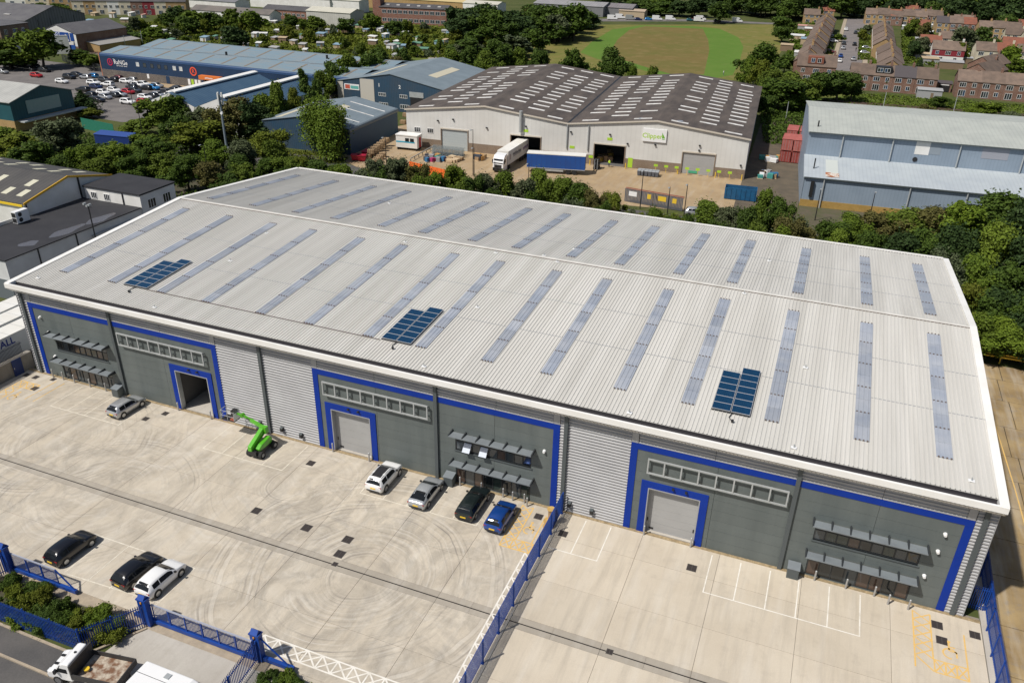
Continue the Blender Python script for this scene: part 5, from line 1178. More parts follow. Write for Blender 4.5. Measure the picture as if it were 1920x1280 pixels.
MB().box(14.6, 16.4, -.14, -.07, 4.2, 6.9).build('side_sign', S('sign_blue_2', (.012, .06, .26), .5), mo); MB().box(6.2, 10.6, -.14, -.07, 2.6, 3.6).build('dark_sign', m_trim, mo); marks(mo, 6.6, 10.2, -.142, 2.85, .5, m_yel, (6,), 11, -1); MB().box(3.3, 5.6, -.14, -.07, 2.7, 3.5).build('orange_sign', m_orng, mo)
MB().box(6.4, 12.8, -.05, .02, 0, 2.4).build('doorway_shade', m_black, mo); MB().box(14, 17.4, -1.2, -1.1, .9, 3.0).build('hanging_sign', S('sign_blue_3', (.012, .07, .3), .5), mo)  # doorway is a black panel painted in for the shade inside
lt = MB().prism([(17.6, 0), (23.5, 0), (23.5, 2.8), (17.6, 3.6)], 4, 24, 'y').build('lean_to', m_ochre, mo); MB().hexa([(17.6, 3.8, 3.62), (23.8, 3.8, 2.8), (23.8, 24.2, 2.8), (17.6, 24.2, 3.62)], [(17.6, 3.8, 3.75), (23.8, 3.8, 2.93), (23.8, 24.2, 2.93), (17.6, 24.2, 3.75)]).build('lean_to_roof', S('lean_roof', (.28, .27, .25), .8), lt)
# grey-clad hall and brick block behind
m_gclad = rib_shaded('grey_cladding', (.20, .20, .205), (.16, .16, .17), 1.4, 1, .7)
a_ = G(31, 41, 8); c_ = G(95, 34, 8)
gh = shed('grey_hall', 'tall grey-clad hall with a pitched roof at the top left', a_.x-52, a_.y, math.radians(4), 52, 31, 8, 12.2, m_gclad, m_grey_roof, 'x', over=.3)
for k in range(4): MB().box(20+k*6, 23+k*6, 4, 4.9, 9.4, 9.6).build('rooflight', m_sky, gh)
for k in range(1, 5): MB().box(52, 52.08, k*6.2-.08, k*6.2+.08, .0, 8).build('cladding_post', m_trim, gh)
bk_ = shed('brick_block', 'three-storey brick block at the far left edge', -214, 158, math.radians(2), 18, 12, 10.2, 10.7, brick_mat('brown_brick', (.19, .11, .075), (.15, .085, .06)), m_grey_roof)
for fl in range(3):
    for k in range(3): window(bk_, 3+k*5, 1.2+fl*3.1, 1.3, 1.5); window(bk_, 1.6+k*3.6, 1.2+fl*3.1, 1.2, 1.5, 18, axis='y', dirn=1)
wl_ = thing('white_screen_wall', 'tall white boundary wall between the brick block and the workshop', 'wall', (-196, 163.5, -.14), math.radians(42)); MB().box(0, 17, 0, .4, 0, 6.2).build('wall_body', m_wh_wall, wl_); MB().box(0, 17, -.05, .45, 6.2, 6.35).build('coping', m_wh_wall, wl_)

# --- blue shed behind the willow, and the numbered blue-grey shed
m_dblue = rib_shaded('dark_blue_cladding', (.022, .068, .125), (.028, .076, .13), .5, 1, .72); m_dblue_x = rib_shaded('dark_blue_cladding_front', (.022, .062, .11), (.04, .065, .095), .5, 0, .75); m_greyblue_roof = rib_shaded('grey_blue_roof', (.20, .245, .275), (.165, .205, .23), 1.0, 1, .88); m_panel_y = S('yellowed_rooflight', (.52, .48, .36), .6)
bs = thing('blue_shed', 'dark blue shed with rounded eaves behind the tall willow', 'shed', (-40.2, 96.6, -.14), math.radians(2.3))
for yy in (0, 23.3): MB().prism([(0, 0), (22.3, 0), (22.3, 5.6), (11.15, 7.6), (0, 5.6)], yy, yy+.15, 'y').build('gable_wall', m_dblue_x, bs)
for xx in (0, 22.15): MB().box(xx, xx+.15, .15, 23.3, 0, 5.6).build('side_wall', m_dblue, bs)
for s_, (xa, za, xb, zb) in enumerate(((0, 5.75, 11.15, 7.7), (11.15, 7.7, 22.3, 5.75))):
    rs = MB().hexa([(xa, -.2, za-.1), (xb, -.2, zb-.1), (xb, 23.6, zb-.1), (xa, 23.6, za-.1)], [(xa, -.2, za), (xb, -.2, zb), (xb, 23.6, zb), (xa, 23.6, za)]).build('roof_slope', m_greyblue_roof, bs)
    q = lambda x: za+(zb-za)*(x-xa)/(xb-xa)
    for x0, x1, v0, v1, mt in (((2.2, 4.0, 2, 20, m_panel_y),) if s_ == 0 else ((12.6, 14.4, 8, 15, m_panel_y), (12.4, 21.5, 5.9, 6.3, m_sky), (12.4, 21.5, 12.8, 13.2, m_sky), (12.4, 21.5, 18.4, 18.8, m_sky))):
        MB().hexa([(x0, v0, q(x0)), (x1, v0, q(x1)), (x1, v1, q(x1)), (x0, v1, q(x0))], [(x0, v0, q(x0)+.05), (x1, v0, q(x1)+.05), (x1, v1, q(x1)+.05), (x0, v1, q(x0)+.05)]).build('rooflight', mt, rs)
MB().prism([(22.1, 5.0), (22.5, 5.0), (22.62, 5.35), (22.5, 5.7), (22.1, 5.85)], -.2, 23.6, 'y').build('rounded_eave', S('eave_grey_blue', (.13, .16, .18), .5), bs)
n2 = thing('numbered_shed', 'blue-grey gabled shed numbered one and two with pale end panels', 'shed', (-49.0, 141.8, -.14), 0)
for yy in (0, 32): MB().prism([(0, 0), (33.4, 0), (33.4, 6.6), (16.7, 9.6), (0, 6.6)], yy, yy+.15, 'y').build('gable_wall', m_dblue_x, n2)
for xx in (0, 33.25): MB().box(xx, xx+.15, .15, 32, 0, 6.6).build('side_wall', m_dblue, n2)
for s_, (xa, za, xb, zb) in enumerate(((-.2, 6.7, 16.7, 9.75), (16.7, 9.75, 33.6, 6.7))):
    rs = MB().hexa([(xa, -.2, za-.1), (xb, -.2, zb-.1), (xb, 32.3, zb-.1), (xa, 32.3, za-.1)], [(xa, -.2, za), (xb, -.2, zb), (xb, 32.3, zb), (xa, 32.3, za)]).build('roof_slope', m_greyblue_roof, n2)
    q = lambda x: za+(zb-za)*(x-xa)/(xb-xa); x0, x1, v0, v1 = (9, 10.6, 3, 22) if s_ == 0 else (23.6, 26.2, 9, 24)
    MB().hexa([(x0, v0, q(x0)), (x1, v0, q(x1)), (x1, v1, q(x1)), (x0, v1, q(x0))], [(x0, v0, q(x0)+.05), (x1, v0, q(x1)+.05), (x1, v1, q(x1)+.05), (x0, v1, q(x0)+.05)]).build('rooflight', m_panel_y, rs)
for x0, x1, zt in ((.0, 1.9, 6.6), (7.3, 11.6, 7.8)): MB().box(x0, x1, -.06, -.005, 1.6, zt).build('pale_panel', S('pale_end_panel', (.50, .47, .41), .7), n2)
MB().box(2.3, 7.0, -.12, -.005, 4.6, 6.1).build('sign_board', m_white, n2); MB().box(2.6, 4.1, -.14, -.125, 4.8, 5.9).build('sign_red', S('sign_red', (.5, .1, .06), .6), n2); MB().box(4.3, 6.8, -.14, -.125, 4.9, 5.7).build('sign_green', S('sign_green', (.12, .40, .36), .6), n2)
text('1', 1.3, m_white, n2, (13.2, -.01, 6.5), (U, 0, 0), bold=.03); text('2', 1.3, m_white, n2, (19.5, -.01, 6.5), (U, 0, 0), bold=.03)
MB().box(22.6, 26.4, -.03, .05, 0, 4.6).build('doorway_shade', m_black, n2); MB().box(22.4, 26.6, -.1, -.03, 4.2, 5.6).build('shutter_box', m_alu, n2)  # black sheet on the wall stands for the unlit inside of the doorway
for x in (12.9, 19.4):
    window(n2, x, 3.7, 2.3, .9, 0, 4, m_white, g_grey); window(n2, x, .9, 2.8, 1.1, 0, 4, m_white, g_grey)

# --- pale blue stepped building on the right
m_pb = rib_shaded('pale_blue_cladding', (.255, .315, .385), (.215, .27, .335), .6, 0, .93, scale=.18); m_pb_roof = rib_shaded('pale_blue_roof', (.42, .46, .48), (.37, .41, .44), .7, 0, .93); m_pg_roof = rib_shaded('pale_green_roof', (.43, .45, .41), (.37, .39, .36), .8, 0, .93); m_yel_brick = brick_mat('yellow_brick', (.42, .26, .06), (.34, .20, .04), (.36, .26, .12))
pb = thing('pale_blue_hall', 'pale blue stepped hall with grey-green upper roof and yellow brick base', 'building', (77.3, 103.0, -.14), math.radians(4.6))
PL = 62
MB().box(0, PL, 0, .15, 1.3, 5.6).build('lower_wall', m_pb, pb); MB().box(-.05, PL, -.08, .15, 0, 1.3).build('brick_base', m_yel_brick, pb)
MB().hexa([(-.2, -.3, 5.55), (PL, -.3, 5.55), (PL, 11, 7.0), (-.2, 11, 7.0)], [(-.2, -.3, 5.7), (PL, -.3, 5.7), (PL, 11, 7.15), (-.2, 11, 7.15)]).build('lower_roof', m_pb_roof, pb)
MB().box(0, PL, 11, 11.15, 6.5, 11.6).build('upper_wall', m_pb, pb)
MB().hexa([(-.2, 10.6, 11.55), (PL, 10.6, 11.55), (PL, 27, 13.2), (-.2, 27, 13.2)], [(-.2, 10.6, 11.7), (PL, 10.6, 11.7), (PL, 27, 13.35), (-.2, 27, 13.35)]).build('upper_roof', m_pg_roof, pb)
MB().hexa([(-.2, 27, 13.2), (PL, 27, 13.2), (PL, 43, 11.5), (-.2, 43, 11.5)], [(-.2, 27, 13.35), (PL, 27, 13.35), (PL, 43, 11.65), (-.2, 43, 11.65)]).build('upper_roof', m_pg_roof, pb)
MB().prism([(0, 0), (43, 0), (43, 11.5), (27, 13.2), (11.1, 11.55), (11.1, 7.0), (0, 5.6)], 0, .15, 'x').build('gable_wall', m_pb, pb); MB().box(.2, PL, 42.7, 43, 0, 11.5).build('back_wall', m_pb, pb)
for x in (3.6, 18.5, 28.0, 36.0): MB().cyl((x, -.25, 0), (x, -.25, 5.5), .13, n=8).build('downpipe', m_alu, pb)
for x in (6.4, 15.4, 27.2, 38.0): MB().cyl((x, 10.75, 7.2), (x, 10.75, 11.5), .13, n=8).build('downpipe', m_alu, pb)
MB().box(0, PL, -.42, -.3, 5.5, 5.68).build('gutter', m_pipe, pb); MB().box(0, PL, 10.45, 10.6, 11.5, 11.66).build('gutter', m_pipe, pb)
for (x0, x1, z0, z1, mt) in ((19.5, 22.0, 9.0, 11.5, m_wh_wall), (22.05, 24.0, 9.2, 11.5, S('grey_patch', (.24, .28, .32), .7)), (31, 35.5, 9.3, 11.3, S('mauve_patch', (.30, .31, .35), .7))): MB().box(x0, x1, 10.96, 11, z0, z1).build('patch_panel', mt, pb)
MB().cyl((19.9, 10.9, 8.0), (19.9, 11.0, 8.0), .45, n=14).build('fan_vent', m_trim, pb)
MB().hexa([(3.8, 1.0, 5.9), (6.0, 1.0, 5.9), (6.0, 9, 6.9), (3.8, 9, 6.9)], [(3.8, 1.0, 5.93), (6.0, 1.0, 5.93), (6.0, 9, 6.95), (3.8, 9, 6.95)]).build('patched_sheet', S('pale_patch', (.50, .53, .50), .6), pb)
MB().hexa([(3.7, .5, 5.86), (6.1, .5, 5.86), (6.1, 2.4, 6.12), (3.7, 2.4, 6.12)], [(3.7, .5, 5.9), (6.1, .5, 5.9), (6.1, 2.4, 6.16), (3.7, 2.4, 6.16)]).build('rusty_sheet', S('rusty_patch', (.55, .50, .44), .8, col2=(.35, .11, .03), scale=1.4, lo=.48, hi=.56), pb)
MB().box(1.3, 1.9, -.5, -.1, 2.0, 5.0).build('duct', m_trim, pb); MB().cyl((1.6, 4, 6.2), (1.6, 4, 8.2), .12, n=8).build('flue', m_trim, pb); MB().cyl((1.6, 14, 11.9), (1.6, 14, 13.2), .14, n=8).build('flue', m_trim, pb)
# red shipping containers
def container(x, y, z, rz, label, m_):
    r = thing('shipping_container', label, 'container', (x, y, z), rz, 'red containers beside the pale blue hall')
    mb = MB(); n = 40
    for s_ in (0, 2.44):
        for k in range(n):
            x0 = 6.06*k/n; d_ = (.035 if k % 2 else 0)*(1 if s_ == 0 else -1); mb.poly([(x0, s_+d_, .12), (x0+6.06/n, s_+d_, .12), (x0+6.06/n, s_+d_, 2.45), (x0, s_+d_, 2.45)])
    mb.poly([(6.06, 0, .12), (6.06, 2.44, .12), (6.06, 2.44, 2.45), (6.06, 0, 2.45)]); mb.poly([(0, 0, 2.56), (6.06, 0, 2.56), (6.06, 2.44, 2.56), (0, 2.44, 2.56)])
    mb.build('corrugated_side', m_, r)
    for z_ in (0, 2.45):
        for y_ in (-.03, 2.36): MB().box(-.03, 6.09, y_, y_+.11, z_, z_+.13).build('rail', m_, r)
    for k in range(2):
        dd = MB().box(-.04, 0, .08+k*1.16, 1.20+k*1.16, .14, 2.44).build('door_leaf', m_, r)
        for q in (.3, .8): MB().cyl((-.07, .08+k*1.16+q, .2), (-.07, .08+k*1.16+q, 2.4), .025, n=6).build('lock_bar', m_alu, dd)
    return r
m_cont1 = S('red_container', (.30, .055, .045), .6, col2=(.24, .045, .035), scale=1, fine=.1); m_cont2 = S('faded_red_container', (.42, .12, .10), .6, col2=(.34, .09, .07), scale=1)
for i, (x, z, lb, mt) in enumerate(((70.6, 0, 'lower left red container of the front stack beside the pale blue hall', m_cont1), (73.1, 0, 'lower right red container of the front stack beside the pale blue hall', m_cont1), (70.6, 2.58, 'upper left red container of the front stack beside the pale blue hall', m_cont1), (73.1, 2.58, 'upper right red container of the front stack beside the pale blue hall', m_cont1))):
    container(x+2.44, 134, z-.13, U, lb, m_cont1 if z == 0 else m_cont2)
container(76.0, 143.5, -.13, U, 'faded red container at ground level behind the front stack', m_cont2); container(76.0, 143.5, 2.45, U, 'faded red container on top behind the front stack', m_cont2); container(73.2, 143.5, 2.45, U, 'faded pink container behind the front stack, furthest left', m_cont2); container(73.2, 143.5, -.13, U, 'dark red container under the pink one behind the front stack', m_cont1)

# --- left neighbours: dark shed with pale rooflights, flat-roofed annexe and office block
m_felt = S('black_roof_felt', (.030, .030, .034), .8, col2=(.022, .022, .026), scale=.35, fine=.12); m_ash = rib_shaded('grey_fibre_roof', (.085, .08, .072), (.062, .058, .055), .8, 0, .8); m_grender = S('pale_grey_render', (.66, .67, .66), .8, col2=(.56, .57, .56), scale=.5, fine=.05); m_pyel = S('pale_yellow_rooflight', (.54, .52, .40), .6)
ds = shed('dark_roofed_shed', 'dark-roofed white shed dotted with pale yellow rooflights at the left edge', -84, 26.6, 0, 53.2, 17.2, 7.9, 9.9, m_wh_wall, m_ash, 'x', over=.05)
for i in range(14):
    for j in range(4):
        x = 50-i*3.2-(1.4 if j % 2 else 0); y = (1.6, 4.4, 10.4, 13.6)[j]; q = lambda v: (7.9+(9.9-7.9)*v/8.6 if v < 8.6 else 9.9-(9.9-7.9)*(v-8.6)/8.6)+.165
        if (i+j) % 3 == 2: continue
        MB().hexa([(x, y, q(y)), (x+1.2, y, q(y)), (x+1.2, y+1.9, q(y+1.9)), (x, y+1.9, q(y+1.9))], [(x, y, q(y)+.04), (x+1.2, y, q(y)+.04), (x+1.2, y+1.9, q(y+1.9)+.04), (x, y+1.9, q(y+1.9)+.04)]).build('rooflight', m_pyel, ds)
m_ytrim = S('amber_trim', (.62, .36, .02), .6)
for (ya, za, yb, zb) in ((0, 7.95, 8.6, 9.95), (8.6, 9.95, 17.2, 7.95)): MB().hexa([(53.25, ya, za-.1), (53.4, ya, za-.1), (53.4, yb, zb-.1), (53.25, yb, zb-.1)], [(53.25, ya, za+.2), (53.4, ya, za+.2), (53.4, yb, zb+.2), (53.25, yb, zb+.2)]).build('verge_trim', m_ytrim, ds)
MB().box(0, 53.2, -.3, -.1, 7.6, 7.9).build('yellow_gutter', S('yellow_gutter', (.75, .52, .03), .5), ds)
MB().box(53.2, 53.3, 10.3, 10.6, 0, 9.6).build('downpipe', m_trim, ds); MB().box(53.2, 53.28, .3, .5, 5, 7.9).build('downpipe', m_trim, ds)
fa = thing('flat_roof_annexe', 'low annexe with a black felt flat roof between the shed and the warehouse', 'building', (-30.7, 12.9, -.14))
MB().box(0, 11.9, 0, 24.5, 3.0, 5.85).build('upper_wall', m_grender, fa); MB().box(-.03, 11.95, -.03, 24.5, 0, 3.0).build('lower_wall', S('slate_grey_band', (.12, .14, .15), .8), fa); MB().box(-.15, 12.1, -.15, 24.4, 5.85, 6.0).build('felt_roof', m_felt, fa); MB().box(-.2, -.05, -.15, 24.4, 6.0, 6.5).build('parapet', m_wh_wall, fa)
for x0, y0, x1, y1 in ((9.2, 9.0, 11.2, 14.6), (9.4, 15.2, 11.5, 20.2), (8.6, 4.5, 10.6, 7.0)):
    c = [((x0+x1)/2+(x1-x0)/2*math.cos(t)*(1+.25*math.sin(3*t+x0)), (y0+y1)/2+(y1-y0)/2*math.sin(t)*(1+.2*math.cos(2*t+y0)), 6.004) for t in [k*math.pi/10 for k in range(20)]]
    MB().poly(c).build('rain_puddle', glass('wet_felt', (.11, .105, .11), .25), fa)
dd = MB().box(11.95, 12.2, 14.5, 18.0, 0.2, 4.4).build('loading_doorway', m_wh_wall, fa); MB().box(12.2, 12.26, 14.7, 17.8, .2, 4.2).build('door_panel', m_sky, dd); MB().box(11.95, 12.5, 14.2, 22.0, 4.5, 4.75).build('door_track', m_alu, fa)
for y in (5, 11.5): MB().box(11.9, 12.02, y, y+.15, 0, 5.85).build('downpipe', m_trim, fa)
ac = thing('air_conditioner', 'white twin-fan air conditioner on the black felt roof', 'air conditioner', (-29.3, 24.6, 5.86)); MB().box(-.45, .45, -1.1, 1.1, .15, 1.9).build('casing', m_white, ac); MB().box(-.45, .45, -1.0, 1.0, 0, .15).build('feet', m_trim, ac)
for z in (.6, 1.4): MB().box(-.38, .38, -1.14, -1.1, z-.33, z+.33).build('fan_grille', m_trim, ac); MB().cyl((.46, -.4, z), (.45, -.4, z), .33, n=14).build('fan', m_trim, ac)
ob = thing('office_block', 'white two-storey office block with black flat roof and dark windows', 'building', (-29.9, 37.2, -.14)); MB().box(0, 11.4, 0, 7.5, 0, 7.9).build('wall', m_grender, ob); MB().box(0, 11.4, -.05, 0, 5.9, 7.9).build('front_wall', m_wh_wall, ob); MB().box(-.2, 11.55, -.2, 7.7, 7.9, 8.15).build('felt_roof', m_felt, ob)
for x in (1.2, 3.9): window(ob, x, 6.2, 1.2, 1.1, -.05, 3, m_white, g_dark)
for y in (1.3, 4.6): window(ob, y, 5.4, 1.7, 1.5, 11.4, 3, m_white, g_dark, axis='y', dirn=1)
MB().box(7.8, 7.95, -.2, -.05, 4, 7.9).build('downpipe', m_trim, ob)
cp = thing('camera_pole', 'dark pole with cameras standing beside the flat-roofed annexe', 'pole', (-18.0, 27.0, -.14)); MB().cyl((0, 0, 0), (0, 0, 9.4), .09, n=8).build('mast', m_trim, cp)
for dx in (-.5, .0, .5): MB().box(dx-.12, dx+.12, -.35, .1, 9.3+abs(dx)*.5, 9.55+abs(dx)*.5).build('camera_head', m_alu, cp)
MB().box(-.6, .6, -.04, .04, 9.2, 9.28).build('cross_arm', m_trim, cp)

# --- far roofs beyond the allotments
def far_shed(px0, py0, w, d, eave, ridge, label, mw, mr, axis='x', rz=0, name='distant_shed', win=None):
    p = G(px0, py0); s_ = shed(name, label, p.x, p.y, rz, w, d, eave, ridge, mw, mr, axis)
    if win:
        n, z, h = win
        for k in range(n): window(s_, 1.0+k*(w-2)/n, z, (w-2)/n*.72, h, 0, 2, m_white, g_grey)
    return s_
m_cream_clad = rib_shaded('cream_far_cladding', (.52, .51, .46), (.45, .44, .40), 1.2, 0, .92); m_cream_roof = rib_shaded('cream_far_roof', (.55, .53, .44), (.49, .47, .39), 1.3, 0, .93); m_slate = S('dark_slate', (.085, .082, .085), .8, col2=(.06, .058, .062), scale=.3, fine=.2); m_rbrick = brick_mat('red_brick', (.24, .085, .05), (.19, .065, .04))
far_shed(576, 46, 24, 12, 6.2, 7.6, 'cream shed with pale roof beyond the allotments', m_cream_clad, m_cream_roof)
far_shed(495, 33, 26, 9, 4.2, 5.8, 'low brick range with dark roof left of the cream shed', m_rbrick, m_slate, win=(9, 1.6, 1.3))
far_shed(360, 34, 46, 9, 4.0, 5.8, 'long low grey-brown roofed range beyond the allotment hedge', m_wh_wall, S('brown_grey_roof', (.16, .14, .125), .9, col2=(.12, .11, .10), scale=.2))
far_shed(543, 17, 26, 14, 6, 7.6, 'white gabled warehouse far beyond the allotments', m_wh_wall, m_cream_roof)
far_shed(596, 20, 26, 10, 6, 6.6, 'white flat-topped unit beyond the cream shed', m_wh_wall, m_cream_roof)
far_shed(470, 12, 30, 14, 5, 6.6, 'white sheds at the top edge left of centre', m_wh_wall, m_cream_roof)
fb = far_shed(712, 44, 34, 11, 7.6, 9.0, 'long two-storey red brick works with dark roof', m_rbrick, m_slate, rz=math.radians(8))
for fl, z in enumerate((4.9, 1.2)):
    for k in range(12): window(fb, 1.5+k*2.7, z, 2.2, 1.6, 0, 2, m_white, g_grey)
MB().box(-3.4, 0.6, .5, 6, 0, 11).build('stair_tower', m_rbrick, fb)
for k in range(6): MB().box(3+k*5.2, 4.6+k*5.2, 2.2, 3.4, 8.3, 8.7).build('rooflight', m_sky, fb)
far_shed(690, 14, 60, 20, 5.5, 7.5, 'ochre-roofed works at the top edge behind the brick works', m_ochre, S('ochre_roof', (.48, .38, .18), .8))
far_shed(868, 28, 20, 12, 6.0, 7.0, 'white and red unit right of the brick works', m_wh_wall, m_cream_roof); far_shed(905, 30, 7, 7, 4, 4.8, 'small bright red unit right of the brick works', S('red_unit', (.4, .04, .02), .6), m_cream_roof)
far_shed(1000, 24, 40, 20, 5, 6.5, 'grey sheds half hidden by the dark wood', m_gclad, rib_shaded('pale_grey_roof', (.30, .29, .29), (.24, .24, .24), 1.5, 0, .85))
far_shed(1085, 27, 30, 16, 4.5, 6, 'grey roofed works right of the dark wood', m_gclad, rib_shaded('grey_roof_far', (.22, .20, .20), (.17, .16, .16), 1.5, 0, .85))
far_shed(1160, 32, 14, 7, 3.4, 4.2, 'small tan pavilion beyond the field vans', S('tan_wall', (.42, .33, .22), .8), S('tan_roof', (.38, .30, .22), .8), name='pavilion')
far_shed(330, 12, 40, 12, 4, 5.5, 'pale roofs left of centre at the top edge', m_wh_wall, m_gclad)
# ------------------------------------------------------------------ houses
m_tile = S('brown_roof_tile', (.175, .125, .095), .9, col2=(.125, .092, .072), scale=.5, fine=.35, rand=.18); m_tile_red = S('red_roof_tile', (.24, .085, .05), .9, col2=(.18, .07, .045), scale=.6, fine=.25); m_tile_dk = S('dark_roof_tile', (.075, .065, .068), .9, fine=.3)
m_hbrick = brick_mat('house_brick', (.21, .095, .06), (.165, .075, .048)); m_ybrick = brick_mat('stock_brick', (.40, .26, .11), (.33, .21, .09), (.38, .28, .17)); m_cream = S('cream_render', (.58, .52, .39), .85, col2=(.50, .45, .34), scale=.7); m_wrender = S('white_render', (.68, .67, .63), .85); m_redr = S('red_render', (.22, .02, .03), .8)
def house(x, y, rz, w, d, label, mw=m_hbrick, mr=m_tile, eave=4.9, ridge=7.6, axis='x', group=None, chimney=True, front=True, z=-.14, upper=None, name='terraced_house', dormer=False):
    r = shed(name, label, x, y, rz, w, d, eave, ridge, mw, mr, axis, 'house', over=.2, z=z)
    if group: r['group'] = group
    if upper: MB().box(.02, w-.02, -.05, -.005, 2.6, eave-.1).build('rendered_storey', upper, r)
    if axis == 'x' and front:
        yy = -.05 if upper else 0
        n = 2 if w < 8 else 3
        for k in range(n):
            ww = 1.9 if (k+n) % 2 == 0 else 1.2
            window(r, w*(k+.5)/n-ww/2, 3.15, ww, 1.35, yy, 3 if ww > 1.5 else 2)
        window(r, w*.28-1.0, .35, 2.0, 1.9, 0, 3); window(r, w*.75-.6, .9, 1.2, 1.3, 0, 2)
    if axis == 'y' and front:
        for sx in (.25, .68): window(r, d*sx-.8, 3.1, 1.6, 1.3, w, 2, axis='y', dirn=1); window(r, d*sx-.8, .7, 1.6, 1.4, w, 2, axis='y', dirn=1); window(r, d*sx-.8, 3.1, 1.6, 1.3, 0, 2, axis='y', dirn=-1)
    if chimney:
        cx, cy = (w-.9, d/2) if axis == 'x' else (w/2, d-1.0)
        c = MB().box(cx-.35, cx+.35, cy-.45, cy+.45, ridge-.5, ridge+1.1).build('chimney', mw, r); MB().cyl((cx, cy, ridge+1.1), (cx, cy, ridge+1.5), .13, n=8).build('chimney_pot', m_tile_red, c)
    if dormer:
        q = MB().box(w*.15, w*.9, .7, d*.5, ridge-2.0, ridge-.12).build('dormer', m_trim, r)
        for k in range(2): window(q, w*.22+k*w*.33, ridge-1.7, w*.26, 1.2, .7, 2)
    return r
gA, gB = 'brick terrace facing the railway bank', 'terrace rows along the residential street'
for i in range(4):
    house(82.6+i*6.45, 236.5+i*.25, math.radians(1.6), 6.4, 9, ('left end house of the near brick terrace', 'second house of the near brick terrace, with a black dormer', 'third house of the near brick terrace, with a darker roof', 'right end house of the near brick terrace, beside the garage')[i], mr=(m_tile, m_tile, m_tile_dk, m_tile)[i], group=gA, dormer=(i == 1))
for i in range(4):
    house(114.2+i*6.5, 239+i*.12, math.radians(.8), 6.45, 9, ('left end house of the right-hand brick terrace', 'second house of the right-hand brick terrace', 'third house of the right-hand brick terrace', 'fourth house of the right-hand brick terrace at the right edge')[i], group=gA)
gr = house(109.4, 246, 0, 4.2, 6, 'small brick garage with an open black doorway between the terraces', eave=2.6, ridge=3.0, chimney=False, front=False, name='garage', mr=m_tile_dk); gr['category'] = 'garage'; MB().box(.5, 3.7, -.06, -.005, .1, 2.1).build('doorway_shade', m_black, gr); MB().box(.8, 3.4, -.08, -.065, 2.12, 2.5).build('white_lintel', m_white, gr)  # garage doorway is a black panel standing in for its shaded inside
lh = house(65.6, 243.5, math.radians(4), 12.4, 10, 'brown brick corner house with a red-tiled roof extension left of the street', name='corner_house', eave=5.2, ridge=8.4); MB().box(3.2, 8.2, .6, 4.4, 6.0, 8.1).build('red_dormer', m_tile_red, lh)
for k in range(2): window(lh, 4.2+k*2, 6.3, 1.2, 1.4, .6, 2)
for i in range(14):
    house(63.6+.4*(i % 2), 257+i*10.6, 0, 8.2, 10.2, f'stepped yellow-gabled house, {nth(i)} going up the left side of the street', mw=m_ybrick if i % 3 else m_hbrick, axis='y', eave=4.7+.35*(i % 2), ridge=7.4+.45*(i % 2), group=gB, mr=m_tile)
for i in range(5):
    house(90.8, 254+i*10.4, 0, 8.6, 10.0, f'brown-roofed house with yellow end gable, {nth(i)} going up the right side of the street', mw=m_ybrick, axis='y', group=gB, eave=4.8+.2*(i % 2), ridge=7.5+.25*(i % 2))
for i in range(7):
    house(89.4, 314+i*10.4, 0, 8.4, 10.0, f'further brown-roofed house, {nth(i)} of the far block right of the street', mw=m_ybrick, axis='y', group=gB, eave=4.8+.2*(i % 2), ridge=7.5+.25*(i % 2))
for i, (px, py, rz, w) in enumerate(((1700, 66, .05, 9), (1722, 100, .1, 8), (1760, 92, .05, 7), (1845, 118, -.2, 9), (1875, 104, .0, 9), (1905, 120, .1, 9), (1900, 66, .05, 12), (1880, 84, .0, 8), (1655, 47, .0, 9), (1785, 56, .05, 9), (1915, 92, .05, 9), (1505, 44, .1, 8), (1530, 36, .1, 9))):
    p = G(px, py); house(p.x, p.y, rz, w, 8, f'small brown-roofed house, {nth(i)} of those scattered behind the terraces', mw=random.choice((m_ybrick, m_hbrick, m_cream)), name='small_house', eave=4.5, ridge=7.0, mr=random.choice((m_tile, m_tile, m_tile_red)))
house(111, 314, 0, 11.5, 9, 'house with a dark red upper storey and white conservatory', mw=m_wrender, upper=m_redr, name='red_house')
house(127, 319, math.radians(4), 7, 9, 'cream rendered house with a brown roof at the right', mw=m_cream, name='cream_house'); house(133.9, 319.5, math.radians(4), 7, 9, 'cream rendered house with a red-brown roof at the right', mw=m_cream, mr=m_tile_red, name='cream_house')
for i, (x, y, w) in enumerate(((117.5, 262, 8.5), (120.5, 280, 8.5))): house(x, y, math.radians(-28), w, 15, ('gabled brown house just behind the right-hand terrace', 'gabled brown house further behind the right-hand terrace')[i], axis='y', name='gabled_house', mr=m_tile)
for i, (px, py, w, d, lb) in enumerate(((1752, 62, 18, 12, 'large brown roof behind the red house'), (1765, 44, 20, 12, 'second large brown roof further behind the red house'), (1832, 72, 18, 11, 'brown-roofed house behind the cream pair'), (1828, 43, 20, 11, 'brown-roofed house near the wood at the right'), (1868, 43, 16, 11, 'brown-roofed house at the edge of the wood'), (1703, 47, 16, 11, 'brown-roofed house at the end of the gardens'), (1620, 45, 30, 11, 'long tan-brown house closing the end of the street'), (1666, 38, 14, 9, 'brown house right of the street end'))):
    p = G(px, py); n_ = max(1, round(w/5.6))
    for q in range(n_):
        w1 = w/n_; lb2 = lb if n_ == 1 else f'{nth(q)} house from the left under the {lb}' if 'roof ' in lb+' ' and 'large' in lb else f'{nth(q)} unit from the left of the {lb}'
        house(p.x+q*w1*math.cos(.052), p.y+q*w1*math.sin(.052), math.radians(3), w1-.06, d*random.uniform(.9, 1.05), lb2, mw=random.choice((m_ybrick, m_hbrick)) if i < 6 else m_ybrick, name='far_house', mr=random.choice((m_tile, m_tile, m_tile, m_tile_red, m_tile_dk)), eave=4.9+.2*(q % 2), ridge=7.5+.3*(q % 2))
